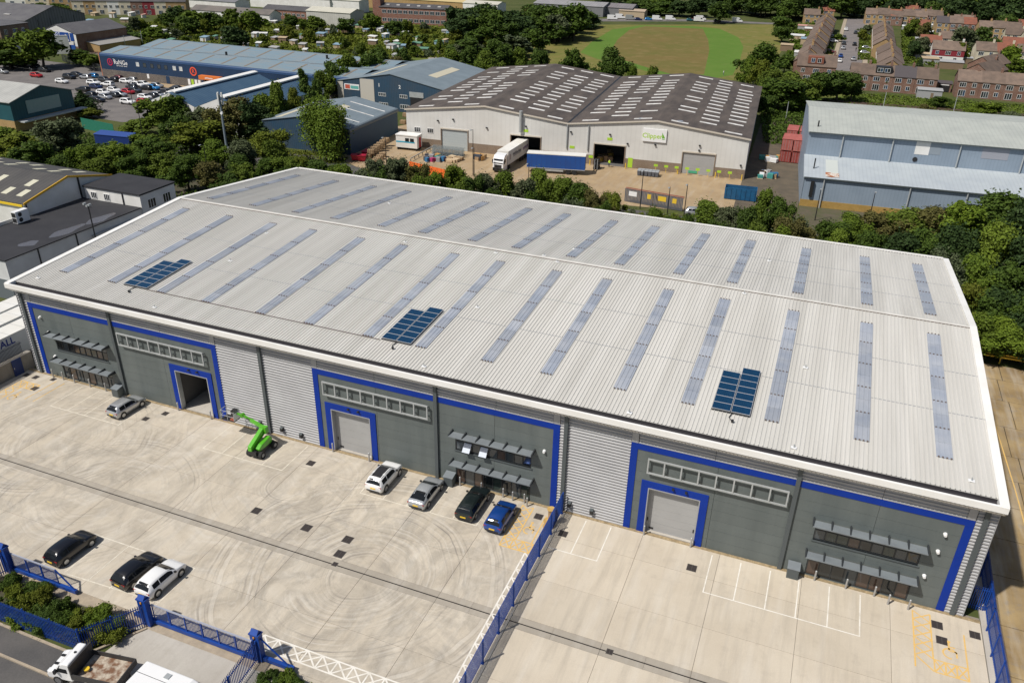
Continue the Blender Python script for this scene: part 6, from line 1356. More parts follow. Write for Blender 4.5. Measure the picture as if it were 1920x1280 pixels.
# town houses at the top left
for i in range(9):
    px = 138+i*22; p = G(px, 27+i*.2)
    house(p.x, p.y, math.radians(30), 9.5, 9, f'tall old house with dark slate roof, {nth(i)} from the left in the top-left row', mw=(m_cream, m_ybrick, m_cream, m_wrender, m_cream, m_hbrick, m_redr, m_cream, m_ybrick)[i], mr=m_slate, eave=6.3, ridge=9.2, group='old houses at the top left', name='town_house')
for i, (px, py) in enumerate(((12, 10), (50, 14), (95, 16), (20, -8), (110, 2))):
    p = G(px, py); house(p.x, p.y, math.radians(25), 12, 9, f'old house among trees, {nth(i)} at the very top left', mw=(m_wrender, m_cream, m_ybrick, m_hbrick, m_cream)[i], mr=m_slate, eave=6, ridge=9, name='town_house')
# garden sheds and small outbuildings
random.seed(77)
gcols = [S('shed_white', (.60, .60, .58), .7), S('shed_grey', (.33, .33, .33), .8), S('shed_wood', (.20, .14, .09), .9), S('shed_blue', (.20, .30, .38), .7), S('shed_tan', (.40, .31, .20), .8), S('shed_green', (.10, .22, .15), .8), S('shed_pink', (.45, .25, .20), .8)]
gn = ('white', 'grey', 'brown', 'blue-grey', 'tan', 'green', 'salmon')
def garden_shed(px, py, w, d, h, ci, ri, label, group, rz=None):
    p = G(px, py); r = thing('garden_shed', label, 'shed', (p.x, p.y, -.15), random.uniform(-.5, .5) if rz is None else rz, group)
    MB().box(0, w, 0, d, 0, h).build('wall', gcols[ci], r); MB().hexa([(-.15, -.2, h), (w+.15, -.2, h), (w+.15, d+.2, h+.35), (-.15, d+.2, h+.35)], [(-.15, -.2, h+.1), (w+.15, -.2, h+.1), (w+.15, d+.2, h+.45), (-.15, d+.2, h+.45)]).build('roof', gcols[ri], r)
    MB().box(w*.55, w*.55+.75, -.03, 0, .05, min(1.8, h-.2)).build('door', gcols[2], r)
SH = [(283, 60, 0), (300, 67, 1), (345, 60, 0), (352, 41, 1), (385, 40, 6), (372, 52, 3), (415, 80, 0), (472, 72, 0), (480, 91, 0), (556, 56, 0), (585, 58, 4), (630, 60, 3), (640, 62, 0), (508, 76, 1), (505, 98, 1), (594, 88, 1), (625, 92, 3), (690, 73, 0), (705, 60, 0), (712, 57, 0), (690, 84, 0), (720, 87, 1), (738, 86, 0), (742, 69, 6), (755, 74, 3), (764, 43, 0), (772, 90, 5), (780, 44, 1), (810, 46, 0), (828, 63, 1), (836, 64, 0), (845, 68, 3), (835, 42, 0), (735, 110, 1), (560, 92, 1), (310, 44, 0), (265, 33, 6), (240, 30, 0), (205, 33, 4), (210, 26, 0), (120, 25, 0), (102, 28, 4), (96, 23, 0), (170, 29, 4), (195, 24, 0), (925, 70, 6), (160, 47, 3), (230, 62, 1), (226, 42, 0), (320, 47, 0)]
random.seed(61)
while len(SH) < 96:
    px, py = random.uniform(230, 900), random.uniform(36, 104)
    if py < 104-(px-230)*.0 and py > 100-(px-200)*.35 and not any(abs(px-q[0]) < 10 and abs(py-q[1]) < 4 for q in SH): SH.append((px, py, random.choice((0, 0, 0, 1, 3, 4, 5))))
for i, (px, py, ri) in enumerate(sorted(SH)):
    garden_shed(px, py, random.uniform(1.6, 4.2), random.uniform(1.5, 2.8), random.uniform(1.2, 2.1), random.choice((0, 1, 2, 3, 4)), ri, f'small allotment shed with {gn[ri]} roof, {nth(i)} from the left', 'sheds on the allotments')
for i, (px, py, ri, w) in enumerate(((1495, 56, 6, 7), (1508, 62, 0, 6), (1480, 76, 0, 6), (1522, 78, 1, 6), (1462, 95, 4, 5), (1488, 108, 0, 5), (1512, 58, 2, 6), (1500, 84, 3, 5), (1690, 58, 0, 7), (1700, 70, 6, 9), (1722, 68, 0, 6), (1715, 82, 1, 7), (1735, 56, 0, 5), (1705, 110, 4, 7), (1728, 120, 4, 6), (1760, 128, 1, 8), (1780, 118, 1, 8), (1735, 104, 4, 4), (1768, 112, 0, 9), (1705, 62, 4, 8), (1652, 168, 2, 4), (1718, 183, 1, 7))):
    garden_shed(px, py, w, random.uniform(2.5, 4), random.uniform(2.0, 2.6), random.choice((1, 2, 4)), ri, f'garden outbuilding with {gn[ri]} roof, {nth(i)} in the house gardens', 'outbuildings in the gardens', rz=random.uniform(-.1, .1))
# ------------------------------------------------------------------ trees, shrubs and ground cover
rng = np.random.default_rng(11)
LEAF = [leaf_mat('leaf_dark', (.035, .062, .012), (.080, .126, .019), (.050, .080, .020)),
        leaf_mat('leaf_mid', (.053, .088, .013), (.124, .180, .022), (.086, .112, .020)),
        leaf_mat('leaf_yellowish', (.074, .098, .012), (.145, .180, .022), (.110, .115, .020)),
        leaf_mat('leaf_greyish', (.062, .086, .040), (.115, .142, .070), (.080, .090, .045)),
        leaf_mat('leaf_blue_dark', (.026, .048, .018), (.052, .085, .024), (.034, .056, .020)),
        leaf_mat('leaf_olive', (.070, .072, .020), (.125, .122, .036), (.095, .080, .030)),
        leaf_mat('leaf_bright', (.062, .108, .012), (.150, .210, .024), (.110, .140, .022))]
m_bark = S('bark', (.075, .058, .042), .95, col2=(.05, .04, .03), scale=3, fine=.2)
def quads_mesh(name, c, n, size, mat, asp=1.5, bend=.12):
    """leaf faces: centre c (k,3), normal n, size (k)"""
    k = len(c); t = rng.normal(size=(k, 3)); n = n/np.linalg.norm(n, axis=1, keepdims=True)
    u = np.cross(n, t); u /= np.linalg.norm(u, axis=1, keepdims=True)+1e-9; v = np.cross(n, u)
    a = (u*size[:, None]*asp/2); b = (v*size[:, None]/2)
    vs = np.stack([c-a-b*.35, c-b*.1+b*-.9, c+a-b*.2, c+b*1.0+n*(size*bend)[:, None]], 1).reshape(-1, 3)
    me = bpy.data.meshes.new(name); me.vertices.add(4*k); me.vertices.foreach_set('co', vs.astype(np.float32).ravel())
    me.loops.add(4*k); me.loops.foreach_set('vertex_index', np.arange(4*k, dtype=np.int32)); me.polygons.add(k)
    me.polygons.foreach_set('loop_start', np.arange(0, 4*k, 4, dtype=np.int32)); me.polygons.foreach_set('loop_total', np.full(k, 4, dtype=np.int32))
    me.update(calc_edges=True); me.materials.append(mat); return me
def crown(kind, seed, nl, leaf):
    """crown inside a unit cell: radius about 1, z from 0 to 1 (scaled per tree)"""
    global rng
    rng = np.random.default_rng(seed)
    if kind == 'round':
        nb = 38; bl = []; lean = rng.uniform(-.16, .16, 2); lob = rng.uniform(0, 6.28); amp = rng.uniform(.1, .3)
        for i in range(nb):
            t = rng.uniform(0, 2*np.pi); r = rng.uniform(.15, .82)*(1+amp*np.cos(2*t+lob)); z = rng.uniform(.18, .88); r *= (1.12-abs(z-.42)*1.15)
            bl.append((r*np.cos(t)+lean[0]*z, r*np.sin(t)+lean[1]*z, z, rng.uniform(.09, .27)))
        bl.append((0, 0, .55, .36)); bl.append((lean[0], lean[1], .78, .26))
    elif kind == 'shrub':
        bl = [(rng.uniform(-.7, .7), rng.uniform(-.7, .7), rng.uniform(.1, .72), rng.uniform(.16, .38)) for i in range(18)]
    elif kind == 'poplar':
        bl = [(rng.uniform(-.3, .3), rng.uniform(-.3, .3), .12+.8*i/11, .42*(1-.5*abs(i/11-.4))) for i in range(12)]
    elif kind == 'conifer':
        bl = [(.0, .0, .08+.85*i/9, .85*(1-i/9.6)+.05) for i in range(10)]
    elif kind == 'willow':
        bl = [(rng.uniform(-.6, .6), rng.uniform(-.6, .6), rng.uniform(.45, .85), rng.uniform(.28, .42)) for i in range(13)]
    bl = np.array(bl); zr = 1.0
    w = bl[:, 3]**2; idx = rng.choice(len(bl), nl*2, p=w/w.sum())
    d = rng.normal(size=(nl*2, 3)); d[:, 2] += .25; d /= np.linalg.norm(d, axis=1, keepdims=True)
    rad = bl[idx, 3]*(1.06-.55*rng.random(nl*2)**1.6)
    far = rng.random(nl*2) < .18; rad[far] *= rng.uniform(1.05, 1.75, far.sum())
    zs = .55 if kind in ('round', 'shrub', 'willow') else .30
    c = bl[idx, :3]+d*rad[:, None]*np.array([1, 1, zs])
    inside = np.zeros(nl*2, bool)
    for b in bl:
        q = np.linalg.norm((c-b[:3])/np.array([1, 1, zs]), axis=1)/b[3]; inside |= q < .5
    keep = ~inside & (c[:, 2] > .02); c = c[keep][:nl]; d = d[keep][:nl]
    if kind == 'willow':                       # hanging strands
        m = len(c)//2; s_ = rng.random(m)**.8*.5; c[:m, 2] -= s_; c[:m, :2] *= (1+.10*s_)[:, None]; d[:m, 2] *= .2; c[:, 2] = np.maximum(c[:, 2], .06)
    nrm = d+rng.normal(size=d.shape)*.75; nrm[:, 2] += .35
    sz = leaf*rng.uniform(.6, 1.35, len(c))
    return c, nrm, sz
PROTO = {}
def proto(kind, var, lod):
    key = (kind, var, lod)
    if key not in PROTO:
        R_, H_ = {'round': (3.6, 7.0), 'shrub': (2.0, 2.4), 'poplar': (1.6, 9.0), 'conifer': (2.2, 9.0), 'willow': (4.2, 8.0)}[kind]
        nl, lf = {2: (17000, .21), 1: (9500, .30), 0: (5200, .43)}[lod]
        if kind == 'shrub': nl = int(nl*.45); lf *= .75
        if kind in ('poplar',): nl = int(nl*.6); lf *= .85
        c, n, s_ = crown(kind, 100+var*7+len(kind), nl, lf)
        c = c*np.array([R_, R_, H_])
        PROTO[key] = (quads_mesh('crown', c, n, s_, LEAF[1]), R_, H_)
    return PROTO[key]
TRUNK = {}
def trunk_mesh(v):
    if v not in TRUNK:
        random.seed(v); mb = MB(); p = Vector((0, 0, 0))
        mb.cyl((0, 0, -.02), (.05, .02, .35), .055, .038, 8, caps=False).cyl((.05, .02, .35), (.02, .04, .78), .038, .014, 7)
        for k in range(5):
            t = random.uniform(0, 6.28); z = random.uniform(.3, .5); mb.cyl((.04, .02, z), (.38*math.cos(t), .38*math.sin(t), z+random.uniform(.16, .3)), .02, .006, 5)
        me = mb.mesh('trunk'); me.materials.append(m_bark); TRUNK[v] = me
    return TRUNK[v]
TREECOUNT = {}
def tree(x, y, h, rad, label, kind='round', mi=1, lod=1, group=None, name=None, z=-.15, zlow=.14):
    var = random.randrange(6 if kind in ('round', 'shrub') else 1)
    me, R_, H_ = proto(kind, var, lod)
    nm = name or {'round': 'leafy_tree', 'shrub': 'leafy_shrub', 'poplar': 'poplar_tree', 'conifer': 'conifer_tree', 'willow': 'willow_tree'}[kind]
    r = thing(nm, label, 'shrub' if kind == 'shrub' else 'tree', (x, y, z), random.uniform(0, 6.28), group)
    zb = 0 if kind in ('shrub',) else h*zlow*(.4 if kind in ('poplar', 'conifer', 'willow') else 1)
    cr = link('crown', me, r, (0, 0, zb), 0, (rad/R_*random.uniform(.86, 1.14), rad/R_*random.uniform(.86, 1.14), (h-zb)/H_/(.97))); setmat(cr, LEAF[mi]); cr.rotation_euler = (random.uniform(-.08, .08), random.uniform(-.08, .08), 0)
    if kind != 'shrub': link('trunk', trunk_mesh(var), r, (0, 0, 0), 0, (max(h*.6, rad), max(h*.6, rad), h))
    return r
def dist(p): return (Vector(p)-Vector(CAM)).length
def T(px, py, Y, wpx, label, kind='round', mi=1, lod=None, group=None, hmin=2.5, hmax=19):
    """tree whose top is seen at (px,py) standing on depth line Y; width in photo pixels"""
    wpx *= 1.12; p = GY(px, py+wpx*.04, Y); h = min(max(p.z+.15, hmin), hmax); d = dist(p); rad = wpx/2*d/FPX
    if lod is None: lod = 2 if d < 190 else (1 if d < 300 else 0)
    return tree(p.x, Y, h, rad*1.05, label, kind, mi, lod, group)
def belt(rows, fmt, group):
    for i, q in enumerate(sorted(rows)):
        px, py, Y, w, mi = q[:5]; kind = q[5] if len(q) > 5 else 'round'
        u = random.random()
        if mi < 4 and u < .24: mi = (5, 6, 6, 3)[int(u/.06)]
        T(px, py, Y, w, fmt.format(nth(i)), kind, mi, group=group)
random.seed(5)
# belt behind the warehouse, left and centre
belt([(455, 305, 66, 60, 1), (495, 298, 70, 65, 0), (530, 293, 72, 60, 1), (560, 290, 76, 55, 2), (597, 300, 74, 60, 0), (640, 303, 72, 60, 1), (675, 318, 66, 45, 1), (707, 300, 72, 60, 1), (742, 292, 74, 62, 3), (776, 308, 70, 50, 0), (812, 322, 68, 55, 1), (848, 308, 76, 48, 2), (880, 332, 68, 50, 0), (912, 325, 72, 60, 3), (950, 318, 74, 62, 1), (985, 335, 70, 55, 0), (1012, 318, 78, 60, 2), (1048, 330, 74, 70, 1), (1090, 345, 72, 70, 0), (1118, 355, 68, 55, 1), (1152, 366, 74, 62, 2), (1186, 395, 66, 45, 1), (1222, 395, 66, 50, 1), (1258, 400, 68, 55, 2), (1295, 400, 70, 55, 0), (1330, 378, 76, 70, 1), (1368, 382, 74, 60, 3), (1408, 392, 70, 55, 0), (1436, 356, 80, 52, 1), (1470, 372, 78, 60, 0)],
     '{} tree from the left in the belt behind the warehouse', 'trees in the belt behind the warehouse')
belt([(430, 322, 60, 60, 0), (520, 318, 62, 50, 0), (585, 316, 63, 55, 1), (660, 322, 62, 55, 3), (720, 322, 62, 60, 0), (790, 332, 61, 50, 1), (860, 345, 61, 50, 1), (930, 348, 62, 55, 0), (1000, 358, 61, 50, 0), (1065, 370, 61, 55, 1), (1130, 380, 61, 55, 0), (1200, 402, 59, 50, 2), (1275, 412, 59, 50, 0), (1345, 412, 61, 60, 0), (1420, 415, 60, 55, 1), (1490, 412, 64, 60, 0)],
     '{} low tree from the left hard against the rear of the warehouse', 'low trees against the rear of the warehouse')
# dense trees right of the belt
belt([(1510, 408, 74, 70, 3), (1555, 410, 74, 66, 0), (1605, 402, 78, 76, 1), (1655, 396, 80, 95, 0), (1712, 392, 82, 105, 1), (1770, 384, 82, 110, 0), (1822, 372, 80, 100, 1), (1880, 366, 80, 110, 0), (1925, 372, 78, 100, 4)],
     '{} tree from the left in the tall back row at the right', 'tall back-row trees at the right')
belt([(1470, 425, 64, 55, 1), (1520, 432, 66, 65, 0), (1575, 430, 68, 70, 3), (1635, 428, 70, 80, 0), (1700, 440, 68, 80, 4), (1755, 432, 70, 90, 0), (1815, 432, 68, 95, 4), (1875, 428, 68, 100, 0), (1925, 440, 66, 100, 4), (1780, 478, 58, 70, 3), (1835, 482, 60, 90, 1), (1890, 490, 60, 95, 0), (1820, 530, 54, 75, 2), (1868, 545, 53, 90, 0), (1915, 550, 52, 90, 4), (1850, 590, 48.5, 70, 1), (1900, 600, 48.5, 85, 0), (1940, 600, 49, 80, 4), (1990, 560, 52, 90, 0), (1990, 480, 60, 100, 4), (1990, 420, 70, 100, 0)],
     '{} tree from the left in the dense clump beyond the right end of the warehouse', 'dense trees beyond the right end of the warehouse')
# left clump between the car park and the annexe
belt([(20, 248, 62, 75, 2), (95, 222, 66, 92, 3), (60, 262, 58, 70, 0), (150, 272, 60, 62, 1), (205, 266, 64, 75, 1), (240, 290, 62, 60, 0), (250, 222, 92, 60, 1), (300, 185, 96, 70, 1), (335, 178, 100, 55, 0), (352, 226, 84, 95, 2), (285, 256, 74, 70, 0), (300, 282, 66, 75, 1), (345, 292, 62, 70, 0), (395, 262, 76, 60, 1), (395, 300, 62, 70, 3), (440, 182, 96, 75, 0), (475, 190, 98, 65, 4), (415, 205, 92, 60, 0), (490, 246, 82, 85, 2), (455, 262, 74, 60, 1), (515, 260, 78, 55, 1), (440, 290, 68, 60, 0), (330, 215, 90, 60, 0), (265, 250, 80, 55, 1), (120, 290, 58, 60, 0), (180, 298, 58, 60, 1), (-20, 240, 66, 70, 1), (370, 200, 98, 50, 3)],
     '{} tree from the left in the wooded clump left of the blue shed', 'wooded clump left of the blue shed')
T(150, 168, 104, 40, 'dark green conifer beside the teal unit', 'conifer', 4); T(172, 212, 100, 32, 'round yellowish bush by the car park corner', 'round', 2)
T(617, 189, 96.0, 95, 'tall drooping willow in front of the blue shed', 'willow', 1); T(66, 57, 147, 72, 'large round tree before the vehicle-testing workshop', 'round', 1); T(12, 92, 141, 60, 'dark tree at the left edge above the car park', 'round', 0); T(-12, 72, 150, 60, 'tree cut by the left edge above the car park', 'round', 1)
T(150, 92, 158, 40, 'bushy shrub beside the workshop entrance', 'round', 0); T(170, 100, 154, 36, 'second bushy shrub beside the workshop entrance', 'round', 1)
T(515, 157, 112, 38, 'young tree standing in front of the twin blue roofs', 'round', 1); T(572, 130, 128, 26, 'slender tall tree right of the twin blue roofs', 'poplar', 0); T(545, 165, 118, 40, 'tree low before the twin blue roofs', 'round', 2); T(590, 148, 125, 36, 'dark tree between the store and the blue shed', 'round', 0); T(495, 178, 108, 44, 'tree at the left flank of the blue shed', 'round', 1)
belt([(625, 116, 148, 52, 0), (655, 104, 158, 56, 1), (690, 98, 165, 58, 0), (715, 92, 172, 60, 0), (610, 135, 140, 44, 1), (735, 105, 178, 48, 1), (755, 88, 190, 44, 0)], '{} tree from the left between the store and the numbered shed', 'trees between the store and the numbered shed')
# trees by the playing field and warehouse rear
belt([(1012, 92, 200, 44, 0), (1078, 90, 205, 52, 0), (1145, 89, 200, 62, 0), (1190, 122, 192, 30, 1), (1225, 128, 190, 34, 1), (975, 88, 210, 46, 1), (978, 112, 196, 26, 1), (935, 80, 205, 50, 0), (905, 95, 196, 44, 1), (880, 85, 200, 42, 0), (850, 92, 200, 44, 1)], '{} tree from the left behind the dark-roofed depot', 'trees behind the depot')
belt([(1430, 82, 232, 60, 0), (1408, 108, 222, 40, 1), (1468, 146, 192, 84, 0), (1492, 136, 200, 80, 1), (1452, 128, 206, 50, 1), (1545, 136, 208, 60, 0), (1580, 132, 212, 66, 0), (1605, 138, 214, 46, 0), (1520, 150, 204, 44, 1), (1500, 165, 192, 50, 1), (1440, 178, 180, 40, 0), (1432, 110, 216, 44, 2), (1735, 196, 202, 24, 0), (1848, 190, 204, 60, 0), (1822, 200, 202, 40, 1), (1765, 180, 218, 34, 0), (1690, 205, 200, 20, 1), (1895, 208, 198, 46, 1), (1560, 200, 190, 30, 1), (1620, 205, 192, 26, 2)], '{} tree from the left along the railway bank', 'trees along the railway bank')
# gardens
belt([(1575, 63, 360, 18, 1), (1625, 47, 390, 22, 1), (1655, 112, 270, 20, 0), (1638, 112, 272, 18, 1), (1700, 120, 262, 24, 1), (1728, 107, 265, 16, 4, 'conifer'), (1735, 70, 330, 34, 0), (1712, 35, 390, 30, 1), (1815, 52, 345, 46, 0), (1848, 48, 350, 36, 0), (1900, 28, 420, 40, 0), (1900, 88, 300, 36, 0), (1912, 110, 285, 30, 1), (1812, 80, 318, 22, 2), (1475, 32, 372, 40, 0), (1470, 50, 345, 36, 0), (1475, 102, 260, 36, 0), (1620, 55, 370, 16, 2), (1720, 78, 318, 22, 4), (1740, 42, 380, 22, 1), (1662, 142, 238, 18, 0)], '{} tree from the left among the houses and gardens', 'trees among the houses')
# dark wood at the top centre
rows = []
for i in range(26):
    t = i/25; px = 862+t*225; rows.append((px, 4+random.uniform(-6, 26)+t*6, random.uniform(275, 360), random.uniform(46, 70), random.choice((0, 0, 4))))
rows += [(905, 50, 262, 56, 0), (940, 42, 270, 60, 0), (985, 30, 290, 62, 4), (1020, 25, 305, 60, 0), (1060, 14, 325, 66, 4), (1085, 12, 345, 56, 0), (1000, 52, 262, 56, 0), (1040, 42, 290, 60, 0), (1070, 30, 325, 54, 0), (1105, 24, 352, 40, 4), (965, 66, 248, 56, 0), (930, 74, 236, 48, 0), (880, 70, 240, 50, 0), (950, 92, 226, 40, 1)]
belt(rows, '{} dark tree from the left in the wood at the top centre', 'dark wood at the top centre')
rows = [(1150 + i*19 + random.uniform(-6, 6), random.uniform(-14, 6), random.uniform(430, 470), random.uniform(36, 54), random.choice((0, 4, 0))) for i in range(19)]
rows += [(1190, -2, 425, 46, 0), (1240, 2, 425, 50, 0), (1275, 0, 425, 50, 4), (1305, -5, 425, 52, 4), (1353, 3, 405, 42, 0), (1215, 4, 422, 36, 0)]
belt(rows, '{} tree from the left along the road beyond the field', 'trees beyond the field')
rows = []
for i in range(62):
    px = 1400+i*8.7+random.uniform(-5, 5); rows.append((px, random.uniform(-28, 12)+max(0, 1480-px)*.1, random.uniform(445, 560), random.uniform(34, 54), random.choice((0, 4, 4))))
belt(rows, '{} tree from the left in the dark wood along the top right', 'dark wood along the top right')
# allotments: individual bushy trees
def in_poly(x, y, poly):
    c = False; n = len(poly)
    for i in range(n):
        (x0, y0), (x1, y1) = poly[i], poly[i-1]
        if (y0 > y) != (y1 > y) and x < (x1-x0)*(y-y0)/(y1-y0)+x0: c = not c
    return c
ALLOT = [(205, 92), (250, 55), (300, 34), (420, 30), (480, 34), (560, 44), (700, 46), (860, 46), (900, 60), (930, 80), (900, 112), (780, 108), (700, 108), (640, 105), (480, 92), (330, 78), (270, 84)]
random.seed(9); k = 0; rows = []
while len(rows) < 165:
    px, py = random.uniform(190, 940), random.uniform(30, 118)
    if not in_poly(px, py, ALLOT): continue
    if any(abs(px-s_[0]-4) < 9 and -3 < py-s_[1] < 12 for s_ in SH): continue
    if 590 < px < 700 and 66 < py < 92 and random.random() < .7: continue
    rows.append((px, py))
for i, (px, py) in enumerate(sorted(rows)):
    p = G(px, py); big = random.random() < .27
    tree(p.x, p.y, random.uniform(3.8, 6.2) if big else random.uniform(1.4, 2.8), random.uniform(2.0, 3.3) if big else random.uniform(1.2, 2.4), f'{nth(i)} leafy plant from the left among the allotment sheds, a bushy tree' if big else f'{nth(i)} leafy plant from the left among the allotment sheds, a low shrub', 'round' if big else 'shrub', random.choice((1, 1, 2, 2, 3)), 0, 'bushy trees on the allotments' if big else 'shrubs on the allotments')
TALL = ((437, 48, 203, 52, 4), (225, 48, 215, 44, 0), (330, 12, 262, 36, 4), (315, 24, 250, 30, 0), (362, 18, 258, 44, 1), (392, 22, 250, 40, 0), (430, 14, 262, 34, 1), (470, 22, 250, 44, 1), (260, 10, 285, 34, 0), (105, 5, 275, 34, 0), (20, 8, 255, 40, 1), (75, 4, 262, 30, 0), (590, 30, 272, 34, 1), (642, 34, 268, 30, 0), (697, 24, 285, 36, 1), (736, 38, 275, 36, 0), (548, 30, 275, 30, 0), (118, 12, 250, 30, 1), (345, 30, 235, 40, 0), (285, 48, 215, 40, 1), (250, 62, 205, 34, 0))
TALLX = sorted(q[0] for q in TALL)
for px, py, Y, w, mi in TALL:
    T(px, py, Y, w, f'{("dark", "mid-green", "", "", "very dark")[mi]} full-grown tree above the allotments, {nth(TALLX.index(px))} tall one from the left', 'round', mi, group='full-grown trees above the allotments')

# shrub bed by the gate
random.seed(21)
bedp = [(26.6, -25.9), (27.8, -26.8), (29, -25.8), (29.6, -27.2), (30.8, -26.2), (31.6, -27.6), (32.6, -26.3), (33.6, -27.4), (34.6, -26.4), (35.4, -27.6), (36.1, -26.2), (28.2, -28.1), (30.4, -28.2), (37.3, -26.2), (37.9, -26.8), (25.4, -27.6), (33, -28.2)]
for i, (x, y) in enumerate(sorted(bedp)):
    tree(x, y, random.uniform(.9, 1.5), random.uniform(.85, 1.15), f'{nth(i)} shrub from the left in the planting bed by the gate', 'shrub', random.choice((0, 1, 2)), 2, 'shrubs in the planting bed', z=-.04)
for i, (x, y) in enumerate(((50.9, -25.5), (52.2, -25.2), (53.2, -25.8), (54.6, -25.6), (51.6, -26.6))):
    tree(x, y, random.uniform(.8, 1.3), random.uniform(.7, .9), f'{nth(i)} shrub from the left in the strip right of the gate post', 'shrub', random.choice((0, 1)), 2, 'shrubs right of the gate post', z=-.05)

def cover_stuff(name, label, poly, n, h, leaf, mi, world=False, clump=.12):
    """low vegetation as one mass over a ground polygon"""
    global rng
    rng = np.random.default_rng(len(label)); pts = []
    W_ = poly if world else [tuple(G(x, y)[:2]) for x, y in poly]
    xs, ys = [q[0] for q in W_], [q[1] for q in W_]
    while len(pts) < n:
        x, y = rng.uniform(min(xs), max(xs)), rng.uniform(min(ys), max(ys))
        if in_poly(x, y, W_): pts.append((x, y))
    a = np.array(pts); f = (np.sin(a[:, 0]*clump*3.1+1.3)*np.sin(a[:, 1]*clump*2.7)+np.sin(a[:, 0]*clump*7.3)*np.sin(a[:, 1]*clump*6.1+.7)*.6+1.4)/2.6
    z = h*(.15+.85*f)*rng.random(n)
    c = np.column_stack([a, z-.13]); nn = rng.normal(size=(n, 3))*.7; nn[:, 2] += .8
    o = link(name, quads_mesh(name, c, nn, leaf*rng.uniform(.6, 1.4, n), LEAF[mi])); stuff(o); o['label'] = label; o['category'] = 'vegetation'
cover_stuff('undergrowth', 'rough green undergrowth along the railway bank', [(1470, 196), (1620, 176), (1700, 180), (1930, 198), (1930, 232), (1700, 220), (1500, 212)], 9000, .6, .4, 1)
cover_stuff('undergrowth', 'bramble undergrowth below the tree belt behind the warehouse', [(-30, 55), (101, 55), (101, 66), (40, 78), (-20, 80), (-34, 74)], 17000, 1.6, .38, 0, True)
cover_stuff('undergrowth', 'undergrowth below the clump left of the blue shed', [(-90, 60), (-36, 58), (-38, 92), (-44, 104), (-95, 80)], 12000, 1.6, .45, 0, True)
cover_stuff('undergrowth', 'undergrowth below the trees beyond the right end', [(102, 49), (150, 49), (150, 90), (102, 84)], 9000, 1.6, .42, 0, True)
cover_stuff('weeds', 'tall weeds and grass over the allotments', ALLOT, 30000, .9, .75, 2)
cover_stuff('undergrowth', 'brambles between the depot flank and the containers', [(65.5, 150), (76, 150), (77, 196), (60, 190)], 5000, 2.0, .42, 0, True)
cover_stuff('garden_greenery', 'garden greenery between the houses', [(1470, 120), (1490, 50), (1540, 40), (1560, 100), (1500, 130)], 4500, 1.6, .8, 1)
cover_stuff('garden_greenery', 'garden greenery right of the street houses', [(1690, 118), (1690, 50), (1750, 50), (1760, 125)], 4500, 1.8, .8, 1)
cover_stuff('garden_greenery', 'garden greenery in the front drives of the street', [(1608, 112), (1612, 56), (1634, 56), (1642, 112)], 2600, 1.2, .6, 1)
cover_stuff('weeds', 'verge plants in front of the blue shed', [(-46, 84), (-16, 90), (-17, 95.5), (-42, 95.5)], 2500, .6, .3, 2, True)

# allotment plots: beds of soil, straw, bright crops and paving
random.seed(51)
pm_ = [S('plot_%d' % k, c, .95, col2=tuple(v*.7 for v in c), scale=1.2, fine=.3) for k, c in enumerate(((.16, .11, .07), (.20, .25, .05), (.30, .25, .15), (.12, .20, .04), (.36, .33, .28), (.22, .16, .09)))]
for k in range(110):
    while True:
        px, py = random.uniform(190, 940), random.uniform(30, 116)
        if in_poly(px, py, ALLOT): break
    p = G(px, py); w, d, a = random.uniform(2.5, 7), random.uniform(2.5, 8), .35+random.uniform(-.08, .08)
    o = MB().box(-w/2, w/2, -d/2, d/2, -.1, .04+k*.0008).build('garden_plot', random.choice(pm_), None, (p.x, p.y, -.12), a); structure(o)
# ------------------------------------------------------------------ depot clutter, lamps, mast, small things
random.seed(31)
def lamp(px, pyb, pyt, label, twin=False):
    b = G(px, pyb); d = _ray(px, pyt); h = max(6, (Vector(CAM)+d*(((b-Vector(CAM)).xy.length)/d.xy.length)).z)
    r = thing('lamp_post', label, 'lamp post', (b.x, b.y, -.15), 0, 'lamp posts behind the warehouse'); MB().cyl((0, 0, 0), (0, 0, h), .10, .06, 8).build('post', m_trim, r)
    MB().bar((0, 0, h), (0, -.9, h+.12), .06, .06).build('arm', m_trim, r); MB().box(-.14, .14, -1.3, -.8, h+.06, h+.2).build('lamp_head', m_alu, r)
for px, pb, pt, lb in ((726, 332, 256, 'lamp post before the bale stack in the belt'), (889, 330, 285, 'thin lamp post before the lorry'), (887, 328, 242, 'lamp post before the pale roller door'), (990, 372, 305, 'dark lamp post before the blue trailer'), (1200, 390, 318, 'lamp post in the middle of the depot yard edge'), (1281, 415, 343, 'lamp post right of the middle of the depot yard edge'), (1250, 410, 375, 'short lamp post behind the grey depot gate'), (1528, 412, 376, 'lamp post before the pale blue hall'), (1628, 418, 382, 'second lamp post before the pale blue hall'), (270, 265, 190, 'lamp post in the wooded clump'), (62, 228, 192, 'curved lamp post before the teal unit'), (390, 325, 310, 'camera post at the warehouse rear corner'), (250, 200, 188, 'thin post in the car park')):
    lamp(px, pb, pt, lb)
ms = thing('phone_mast', 'slim phone mast with white antenna panels above the trees', 'mast', (-41.5, 85.2, -.15)); MB().cyl((0, 0, 0), (0, 0, 13.2), .28, .2, 12).build('pole', S('mast_grey', (.20, .24, .27), .5), ms)
for k in range(3):
    t = k*2.09+.6; c = (.5*math.cos(t), .5*math.sin(t)); MB().box(c[0]-.16, c[0]+.16, c[1]-.12, c[1]+.12, 11.0, 13.6).build('antenna', S('antenna_white', (.62, .62, .60), .6), ms); MB().bar((0, 0, 11.6), (c[0], c[1], 11.6), .06, .06).build('bracket', m_trim, ms)
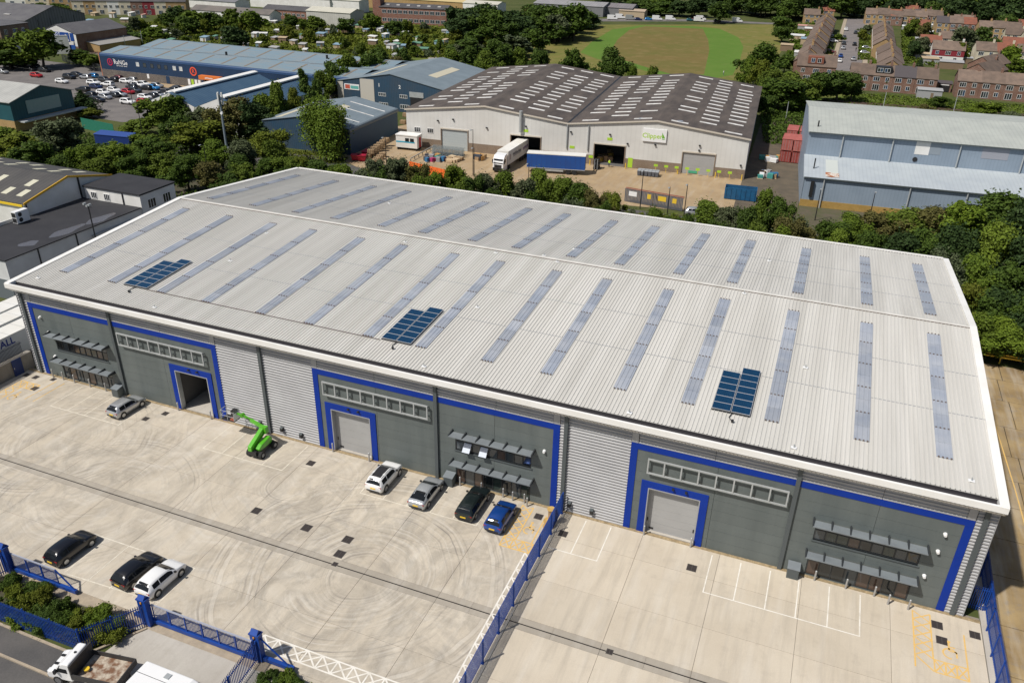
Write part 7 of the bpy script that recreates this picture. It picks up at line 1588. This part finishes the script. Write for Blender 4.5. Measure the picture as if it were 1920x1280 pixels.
MB().cyl((.3, -.2, 9.4), (.3, -.5, 9.4), .3, n=12).build('dish', m_white, ms); MB().box(-.9, .9, -.7, .7, 0, 2.0).build('equipment_cabinet', m_alu, ms)
# depot: cabin, cages, bales, pallets, bins, skip, forklift, people
def dp(x, y, z=-.14): return Vector((-10.8, 110.6, 0))+Matrix.Rotation(RZC, 3, 'Z') @ Vector((x, y, z))
c_ = dp(-.9, -4.2); cb = thing('site_cabin', 'white portable cabin with blue stripe beside the depot wall', 'cabin', c_, RZC)
MB().box(0, 5.2, 0, 2.8, .6, 3.3).build('cabin_body', m_wh_wall, cb); MB().box(-.1, 5.3, -.1, 2.9, 3.3, 3.5).build('cabin_roof', m_roof_trim, cb); MB().box(0, 4.6, -.03, 0, 1.75, 2.05).build('blue_stripe', S('cyan_stripe', (.05, .35, .50), .6), cb); MB().box(5.2, 5.24, 1.0, 2.2, .6, 2.9).build('red_door', S('red_door', (.45, .03, .03), .6), cb)
for x in (2.3, 3.5): window(cb, x, 2.05, .9, .75, 0, 2, m_trim, g_dark)
for x in (.3, 4.8): MB().box(x-.12, x+.12, .1, 2.9, 0, .6).build('leg', m_trim, cb)
cg0 = MB()
for k in range(7): cg0.box(-.35+k*.115, -.33+k*.115, -.4, -.38, .2, 1.7).box(-.35+k*.115, -.33+k*.115, .38, .4, .2, 1.7)
for z in (.2, .95, 1.66): cg0.box(-.37, .37, -.41, -.37, z, z+.04).box(-.37, .37, .37, .41, z, z+.04).box(-.37, -.33, -.41, .41, z, z+.04).box(.33, .37, -.41, .41, z, z+.04)
cgm = cg0.mesh('cage'); cgm.materials.append(S('cage_steel', (.36, .42, .44), .4, .5)); bsm = MB().box(-.38, .38, -.42, .42, .12, .2).mesh('base'); bsm.materials.append(m_trim)
i = 0
for row in range(3):
    for k in range(8):
        p = dp(8.4+k*.95+row*.2, -3.6-row*1.1); r = thing('roll_cage', f'{nth(k)} steel roll cage from the left in the {("back", "middle", "front")[row]} row by the pale roller door', 'roll cage', p, RZC, 'steel roll cages by the pale roller door'); stuff(link('cage', cgm, r)); link('base', bsm, r)
m_bale = S('baled_card', (.36, .25, .14), .95, col2=(.26, .17, .09), scale=3, fine=.4); m_pal = S('pale_pallet', (.50, .38, .24), .9, fine=.2)
def bale(p, label, mt=m_bale, s=(1.5, 1.1, 1.0), grp='bales stacked beside the blue shed', rz=.0):
    r = thing('bale', label, 'bale', p, rz, grp); b_ = MB().box(-s[0]/2, s[0]/2, -s[1]/2, s[1]/2, 0, s[2]).build('bale_body', mt, r); bv = b_.modifiers.new('round', 'BEVEL'); bv.width = .12; bv.segments = 2
    for q in (-.3, .0, .3): MB().box(q*s[0]-.02, q*s[0]+.02, -s[1]/2-.01, s[1]/2+.01, -.0, s[2]+.01).build('strap', m_trim, r)
for lv in range(2):
    for k in range(6):
        p = G(690+k*5.6, 296-k*4.4); bale((p.x+.6*lv, p.y+.5*lv, -.14+lv*1.02), f'{nth(k)} cardboard bale from the left in the {("lower", "upper")[lv]} tier beside the blue shed', rz=.35+random.uniform(-.15, .15))
for k in range(4):
    p = G(702+k*5.4, 306-k*4.2); bale((p.x, p.y, -.14), f'{nth(k)} cardboard bale from the left in the front row beside the blue shed', rz=.35+random.uniform(-.2, .2))
for k in range(5):
    p = G(760, 232-k*4); bale((p.x-.6, p.y+k*1.5, -.14+(k % 2)*1.02), f'{nth(k)} bale stacked in the alley left of the depot', rz=.1, grp='bales in the alley left of the depot')
# red hatchbacks nose-out by the bales
for k, (px, py) in enumerate(((667, 300), (679, 301), (687, 294), (693, 291))):
    p = G(px, py); r = thing('red_bin', f'{nth(k)} red wheeled skip from the left below the willow', 'bin', (p.x, p.y, -.14), .4, 'red skips below the willow')
    MB().hexa([(-.7, -.5, .2), (.7, -.5, .2), (.7, .5, .2), (-.7, .5, .2)], [(-.9, -.7, 1.3), (.9, -.7, 1.3), (.9, .7, 1.3), (-.9, .7, 1.3)]).build('bin_body', S('bin_red', (.38, .01, .03), .4), r); MB().box(-.95, .95, -.75, .75, 1.3, 1.4).build('bin_lid', S('bin_red_lid', (.45, .02, .05), .35), r)
    for q in (-.5, .5): MB().cyl((q, -.35, .12), (q, .35, .12), .12, n=8).build('wheel', m_trim, r)
def crates(px, py, n, mats, label, grp, sz=(1.1, .9, .7), spread=6, name='goods_pallet'):
    for k in range(n):
        p = G(px+random.uniform(-spread, spread)*2.2, py+random.uniform(-spread, spread)*.55); mt = mats[k % len(mats)]
        r = thing(name, label.format(nth(k)), 'pallet', (p.x, p.y, -.14), random.uniform(-.4, .4), grp); w, d, h = [v*random.uniform(.75, 1.25) for v in sz]
        MB().box(-w/2, w/2, -d/2, d/2, .14, .14+h).build('goods', mt, r); MB().box(-.6, .6, -.5, .5, 0, .14).build('pallet_base', m_pal, r)
jm = [S('junk_%d' % k, c, .7) for k, c in enumerate(((.04, .05, .07), (.35, .03, .12), (.03, .14, .28), (.10, .10, .11), (.05, .25, .22), (.30, .30, .30), (.06, .06, .20), (.45, .25, .08)))]
crates(815, 299, 16, jm, '{} mixed waste pallet in the heap by the roll cages', 'mixed waste heap in the depot yard', (.9, .8, .8), 8)
crates(850, 300, 14, [m_pal, m_bale, m_pal], '{} pale timber pallet stack left of the lorry', 'timber stacks left of the lorry', (1.4, 1.0, .5), 7); crates(896, 297, 9, [m_bale, jm[0], jm[7]], '{} dark pallet stack just left of the lorry cab', 'dark stacks by the lorry cab', (1.3, 1, .9), 6)
crates(1135, 300, 8, [m_bale, m_card, S('yellow_goods', (.5, .32, .05), .8)], '{} carton pallet before the open middle doorway', 'carton pallets at the open doorway', (1.0, 1.0, 1.0), 6); crates(1140, 290, 6, [m_card, m_bale], '{} carton pallet just inside the open middle doorway', 'carton pallets inside the doorway', (1.0, 1.0, 1.3), 7)
crates(1440, 330, 10, [jm[5], jm[2], jm[4], m_bale, m_white], '{} item dumped along the right flank of the depot', 'items dumped beside the depot', (1.2, 1.0, .8), 8); crates(1445, 300, 8, [jm[5], jm[4], jm[7], m_white], '{} item dumped further up the right flank of the depot', 'items dumped up the flank', (1.4, 1.2, .9), 7)
for k in range(12):
    p = dp(55.0+(k % 6)*.75, -3.9-(k//6)*1.1); r = thing('wheeled_bin', f'{nth(k)} grey wheeled bin in the block left of the grey roller door', 'bin', p, RZC, 'grey bins by the grey roller door'); MB().hexa([(-.28, -.3, .1), (.28, -.3, .1), (.28, .3, .1), (-.28, .3, .1)], [(-.33, -.4, 1.05), (.33, -.4, 1.05), (.33, .4, 1.05), (-.33, .4, 1.05)]).build('bin_body', S('bin_grey', (.10, .11, .13), .5), r); MB().box(-.35, .35, -.42, .42, 1.05, 1.13).build('bin_lid', S('bin_lid', (.30, .32, .34), .5), r)
p = dp(45.6, -3.4); fk = thing('forklift', 'dark forklift truck before the open middle doorway', 'forklift', p, RZC-U); MB().box(-1.0, .8, -.55, .55, .3, 1.1).build('body', m_trim, fk); MB().box(-.7, .5, -.5, .5, 2.0, 2.1).build('overhead_guard', m_trim, fk)
for x in (-.65, .45):
    for y in (-.45, .45): MB().cyl((x, y, 1.1), (x, y, 2.0), .04, n=6).build('pillar', m_trim, fk)
for y in (-.3, .3): MB().box(.85, .95, y-.05, y+.05, .1, 2.3).build('mast', m_alu, fk); MB().box(.95, 2.0, y-.06, y+.06, .08, .13).build('fork', m_trim, fk)
for x in (-.6, .5):
    for y in (-.5, .5): MB().cyl((x, y-.1, .28), (x, y+.1, .28), .28, n=12).build('wheel', m_tyre, fk)
def person(p, rz, label, top, legs):
    r = thing('person', label, 'person', p, rz)
    me = bpy.data.meshes.new('body'); V = [(0, 0, .92), (0, 0, 1.15), (0, .0, 1.42), (0, 0, 1.52), (0, .02, 1.66), (0, .02, 1.78), (-.19, 0, 1.40), (-.26, .02, 1.12), (-.25, .12, .9), (.19, 0, 1.40), (.26, .05, 1.14), (.22, .2, .98), (-.1, 0, .88), (-.11, .05, .48), (-.12, -.04, .08), (-.12, .12, .04), (.1, 0, .88), (.12, .1, .48), (.13, .06, .08), (.13, .2, .04)]
    E_ = [(0, 1), (1, 2), (2, 3), (3, 4), (4, 5), (2, 6), (6, 7), (7, 8), (2, 9), (9, 10), (10, 11), (0, 12), (12, 13), (13, 14), (14, 15), (0, 16), (16, 17), (17, 18), (18, 19)]
    R_ = [.15, .15, .16, .06, .10, .08, .07, .055, .045, .07, .055, .045, .09, .065, .045, .04, .09, .065, .045, .04]
    me.from_pydata(V, E_, []); o = link('body', me, r); md = o.modifiers.new('skin', 'SKIN'); 
    for i_, q in enumerate(R_): me.skin_vertices[0].data[i_].radius = (q, q)
    me.skin_vertices[0].data[0].use_root = True; sb = o.modifiers.new('sub', 'SUBSURF'); sb.levels = 1; sb.render_levels = 1
    m_, N, L, b = nodes_of('clothes_'+label[:12]); sp = N.new('ShaderNodeSeparateXYZ'); L.new(N.new('ShaderNodeTexCoord').outputs['Object'], sp.inputs[0])
    a1 = mixc(N, L, math_(N, L, 'GREATER_THAN', sp.outputs[2], .92), legs, top); a2 = mixc(N, L, math_(N, L, 'GREATER_THAN', sp.outputs[2], 1.5), a1, (.42, .26, .19)); a3 = mixc(N, L, math_(N, L, 'GREATER_THAN', sp.outputs[2], 1.74), a2, (.03, .02, .015)); L.new(a3, b.inputs['Base Color']); me.materials.append(m_)
for_p = dp(47.9, -1.2); person((for_p.x, for_p.y, -.13), 2.6, 'person in a lime hi-vis top at the open depot doorway', (.45, .65, .05), (.03, .035, .05))
p = G(1356.5, 141); person((p.x, p.y, -.13), 1.0, 'person in white walking on the mown grass of the field', (.75, .75, .72), (.20, .2, .22)); p = G(1604.5, 96); person((p.x, p.y, -.12), 0, 'person in dark clothes walking down the street', (.03, .03, .04), (.02, .02, .03))
# skip, orange barrier mesh, grey gate
p = G(1388, 372); sk = thing('waste_skip', 'large open blue waste skip at the right of the depot yard', 'skip', (p.x-3, p.y-1.2, -.14), RZC); m_skip = S('skip_blue', (.01, .10, .22), .5, col2=(.01, .07, .16), scale=1)
MB().box(0, 6, 0, 2.4, .1, .25).build('floor', m_skip, sk)
for (x0, x1, y0, y1) in ((0, 6, 0, .1), (0, 6, 2.3, 2.4), (0, .1, .1, 2.3), (5.9, 6, .1, 2.3)): MB().box(x0, x1, y0, y1, .25, 2.3).build('side', m_skip, sk)
for k in range(7): MB().box(.3+k*.9-.05, .3+k*.9+.05, -.08, 0, .1, 2.25).build('rib', m_skip, sk)
MB().box(.15, 5.85, .15, 2.25, .25, 1.5).build('waste_fill', S('skip_waste', (.22, .10, .07), .9, col2=(.12, .10, .10), scale=2, fine=.4), sk)
a = G(768, 318); b = G(835, 334); ob_ = thing('orange_barrier', 'orange plastic barrier fence half hidden by the tree belt', 'barrier', (a.x, a.y, -.15), math.atan2(b.y-a.y, b.x-a.x)); n_ = (b-a).length; m_or = S('orange_mesh', (.75, .14, .02), .6)
for k in range(int(n_/1.1)+1):
    q = MB().box(k*1.1, k*1.1+1.02, -.05, .05, .3, 1.9).build('panel', m_or, ob_); MB().box(k*1.1+.2, k*1.1+.8, -.35, .35, 0, .3).build('foot', m_or, q)
a = G(1178, 368); b = G(1280, 386); gg = thing('depot_gate', 'grey slatted depot gate with yellow notices and red top rail', 'gate', (a.x, a.y-3, -.15), math.atan2(b.y-a.y, b.x-a.x)); n_ = (b-a).length*1.05; m_slate_g = S('grey_slat', (.10, .105, .12), .6)
for k in range(int(n_/.28)): MB().box(k*.28, k*.28+.22, -.02, .02, .1, 2.6).build('slat', m_slate_g, gg)
MB().box(0, n_, .03, .1, 2.5, 2.62).build('rail', m_cont1, gg); MB().box(0, n_, .4, .5, 2.6, 2.7).build('rail', m_cont1, gg)
for x, w, mt in ((.8, 1.6, m_white), (4.5, .7, m_yel), (6.6, 1.6, m_yel), (9.4, .8, m_yel)): MB().box(x, x+w, -.06, -.03, 1.3, 2.2).build('notice', mt, gg)
# barrier rail across the depot yard, blue covered store and green screen left of the belt
a = G(770, 302); b = G(815, 277); yr = thing('guard_rail', 'long white guard rail slanting across the depot yard', 'barrier', (a.x, a.y, -.14), math.atan2(b.y-a.y, b.x-a.x)); n_ = (b-a).length; MB().box(0, n_, -.05, .05, .6, .8).build('rail', m_alu, yr)
for k in range(int(n_/2)+1): MB().box(k*2, k*2+.1, -.06, .06, 0, .6).build('post', m_trim, yr)
p = G(180, 272); bs_ = thing('blue_container', 'dark blue container store in the trees below the car park', 'container', (p.x, p.y, -.14), .12); mbl = S('container_blue', (.012, .035, .16), .5); MB().box(0, 9, 0, 2.5, 0, 2.55).build('container_body', mbl, bs_); MB().hexa([(-.1, -.1, 2.55), (9.1, -.1, 2.55), (9.1, 2.6, 2.55), (-.1, 2.6, 2.55)], [(-.1, -.1, 2.65), (9.1, -.1, 2.65), (9.1, 2.6, 3.0), (-.1, 2.6, 3.0)]).build('container_roof', S('container_roof', (.03, .07, .26), .5), bs_)
p = G(155, 240); gs = thing('green_screen', 'green corrugated screen fence below the car park', 'fence', (p.x, p.y, -.14), -.15)
for k in range(24): MB().box(k*.5, k*.5+.46, -.03, .03, 0, 2.6).build('sheet', S('green_sheet', (.02, .17, .11), .6) if k == 0 else bpy.data.materials['green_sheet'], gs)
a = Vector((-172, 160.5, 0)); dkf = palisade('palisade_fence', 'dark steel palisade fence between the car park and the workshop', [(-172, 160.8), (-139, 149)], h=2.4, mat=S('dark_palisade', (.05, .055, .06), .5))
for k, (px, py) in enumerate(((325, 157), (318, 156), (312, 155.5))):
    p = G(px, py); r = thing('trolley_row', f'{nth(k)} row of nested trolleys from the right before the store', 'trolleys', (p.x, p.y, -.14), .05); 
    for q in range(5): stuff(MB().box(q*.35, q*.35+.03, -.3, .3, .3, 1.0).box(q*.35, q*.35+.8, -.3, -.28, .5, .95).box(q*.35, q*.35+.8, .28, .3, .5, .95).build('trolley', m_alu, r))
# catenary poles along the railway
for px, py, pt, lb in ((1655, 205, 181, 'pale railway mast at the left of the bank'), (1787, 212, 184, 'pale railway mast at the right of the bank'), (1473, 225, 204, 'pale mast beside the containers'), (236, 92, 66, 'railway mast behind the store on the left'), (268, 85, 57, 'striped railway mast behind the store'), (1128, 137, 121, 'thin pole behind the depot roof')):
    b = G(px, py); d = _ray(px+2, pt); h = max(5, (Vector(CAM)+d*(((b-Vector(CAM)).xy.length)/d.xy.length)).z); r = thing('railway_mast', lb, 'mast', (b.x, b.y, -.15)); MB().cyl((0, 0, 0), (0, 0, h), .13, .09, 8).build('pole', m_alu, r); MB().bar((0, 0, h-.6), (0, -2.0, h-.4), .06, .06).build('arm', m_alu, r)
# cars glimpsed on the road through the belt
for px, py, cl, lb in ((1305, 402, 'silver', 'silver car glimpsed through the tree belt'), (1375, 414, 'white', 'white car half hidden at the right of the tree belt')):
    p = G(px, py); car('hatch', cl, p.x, p.y, .1, lb, near=False, z=-.15)
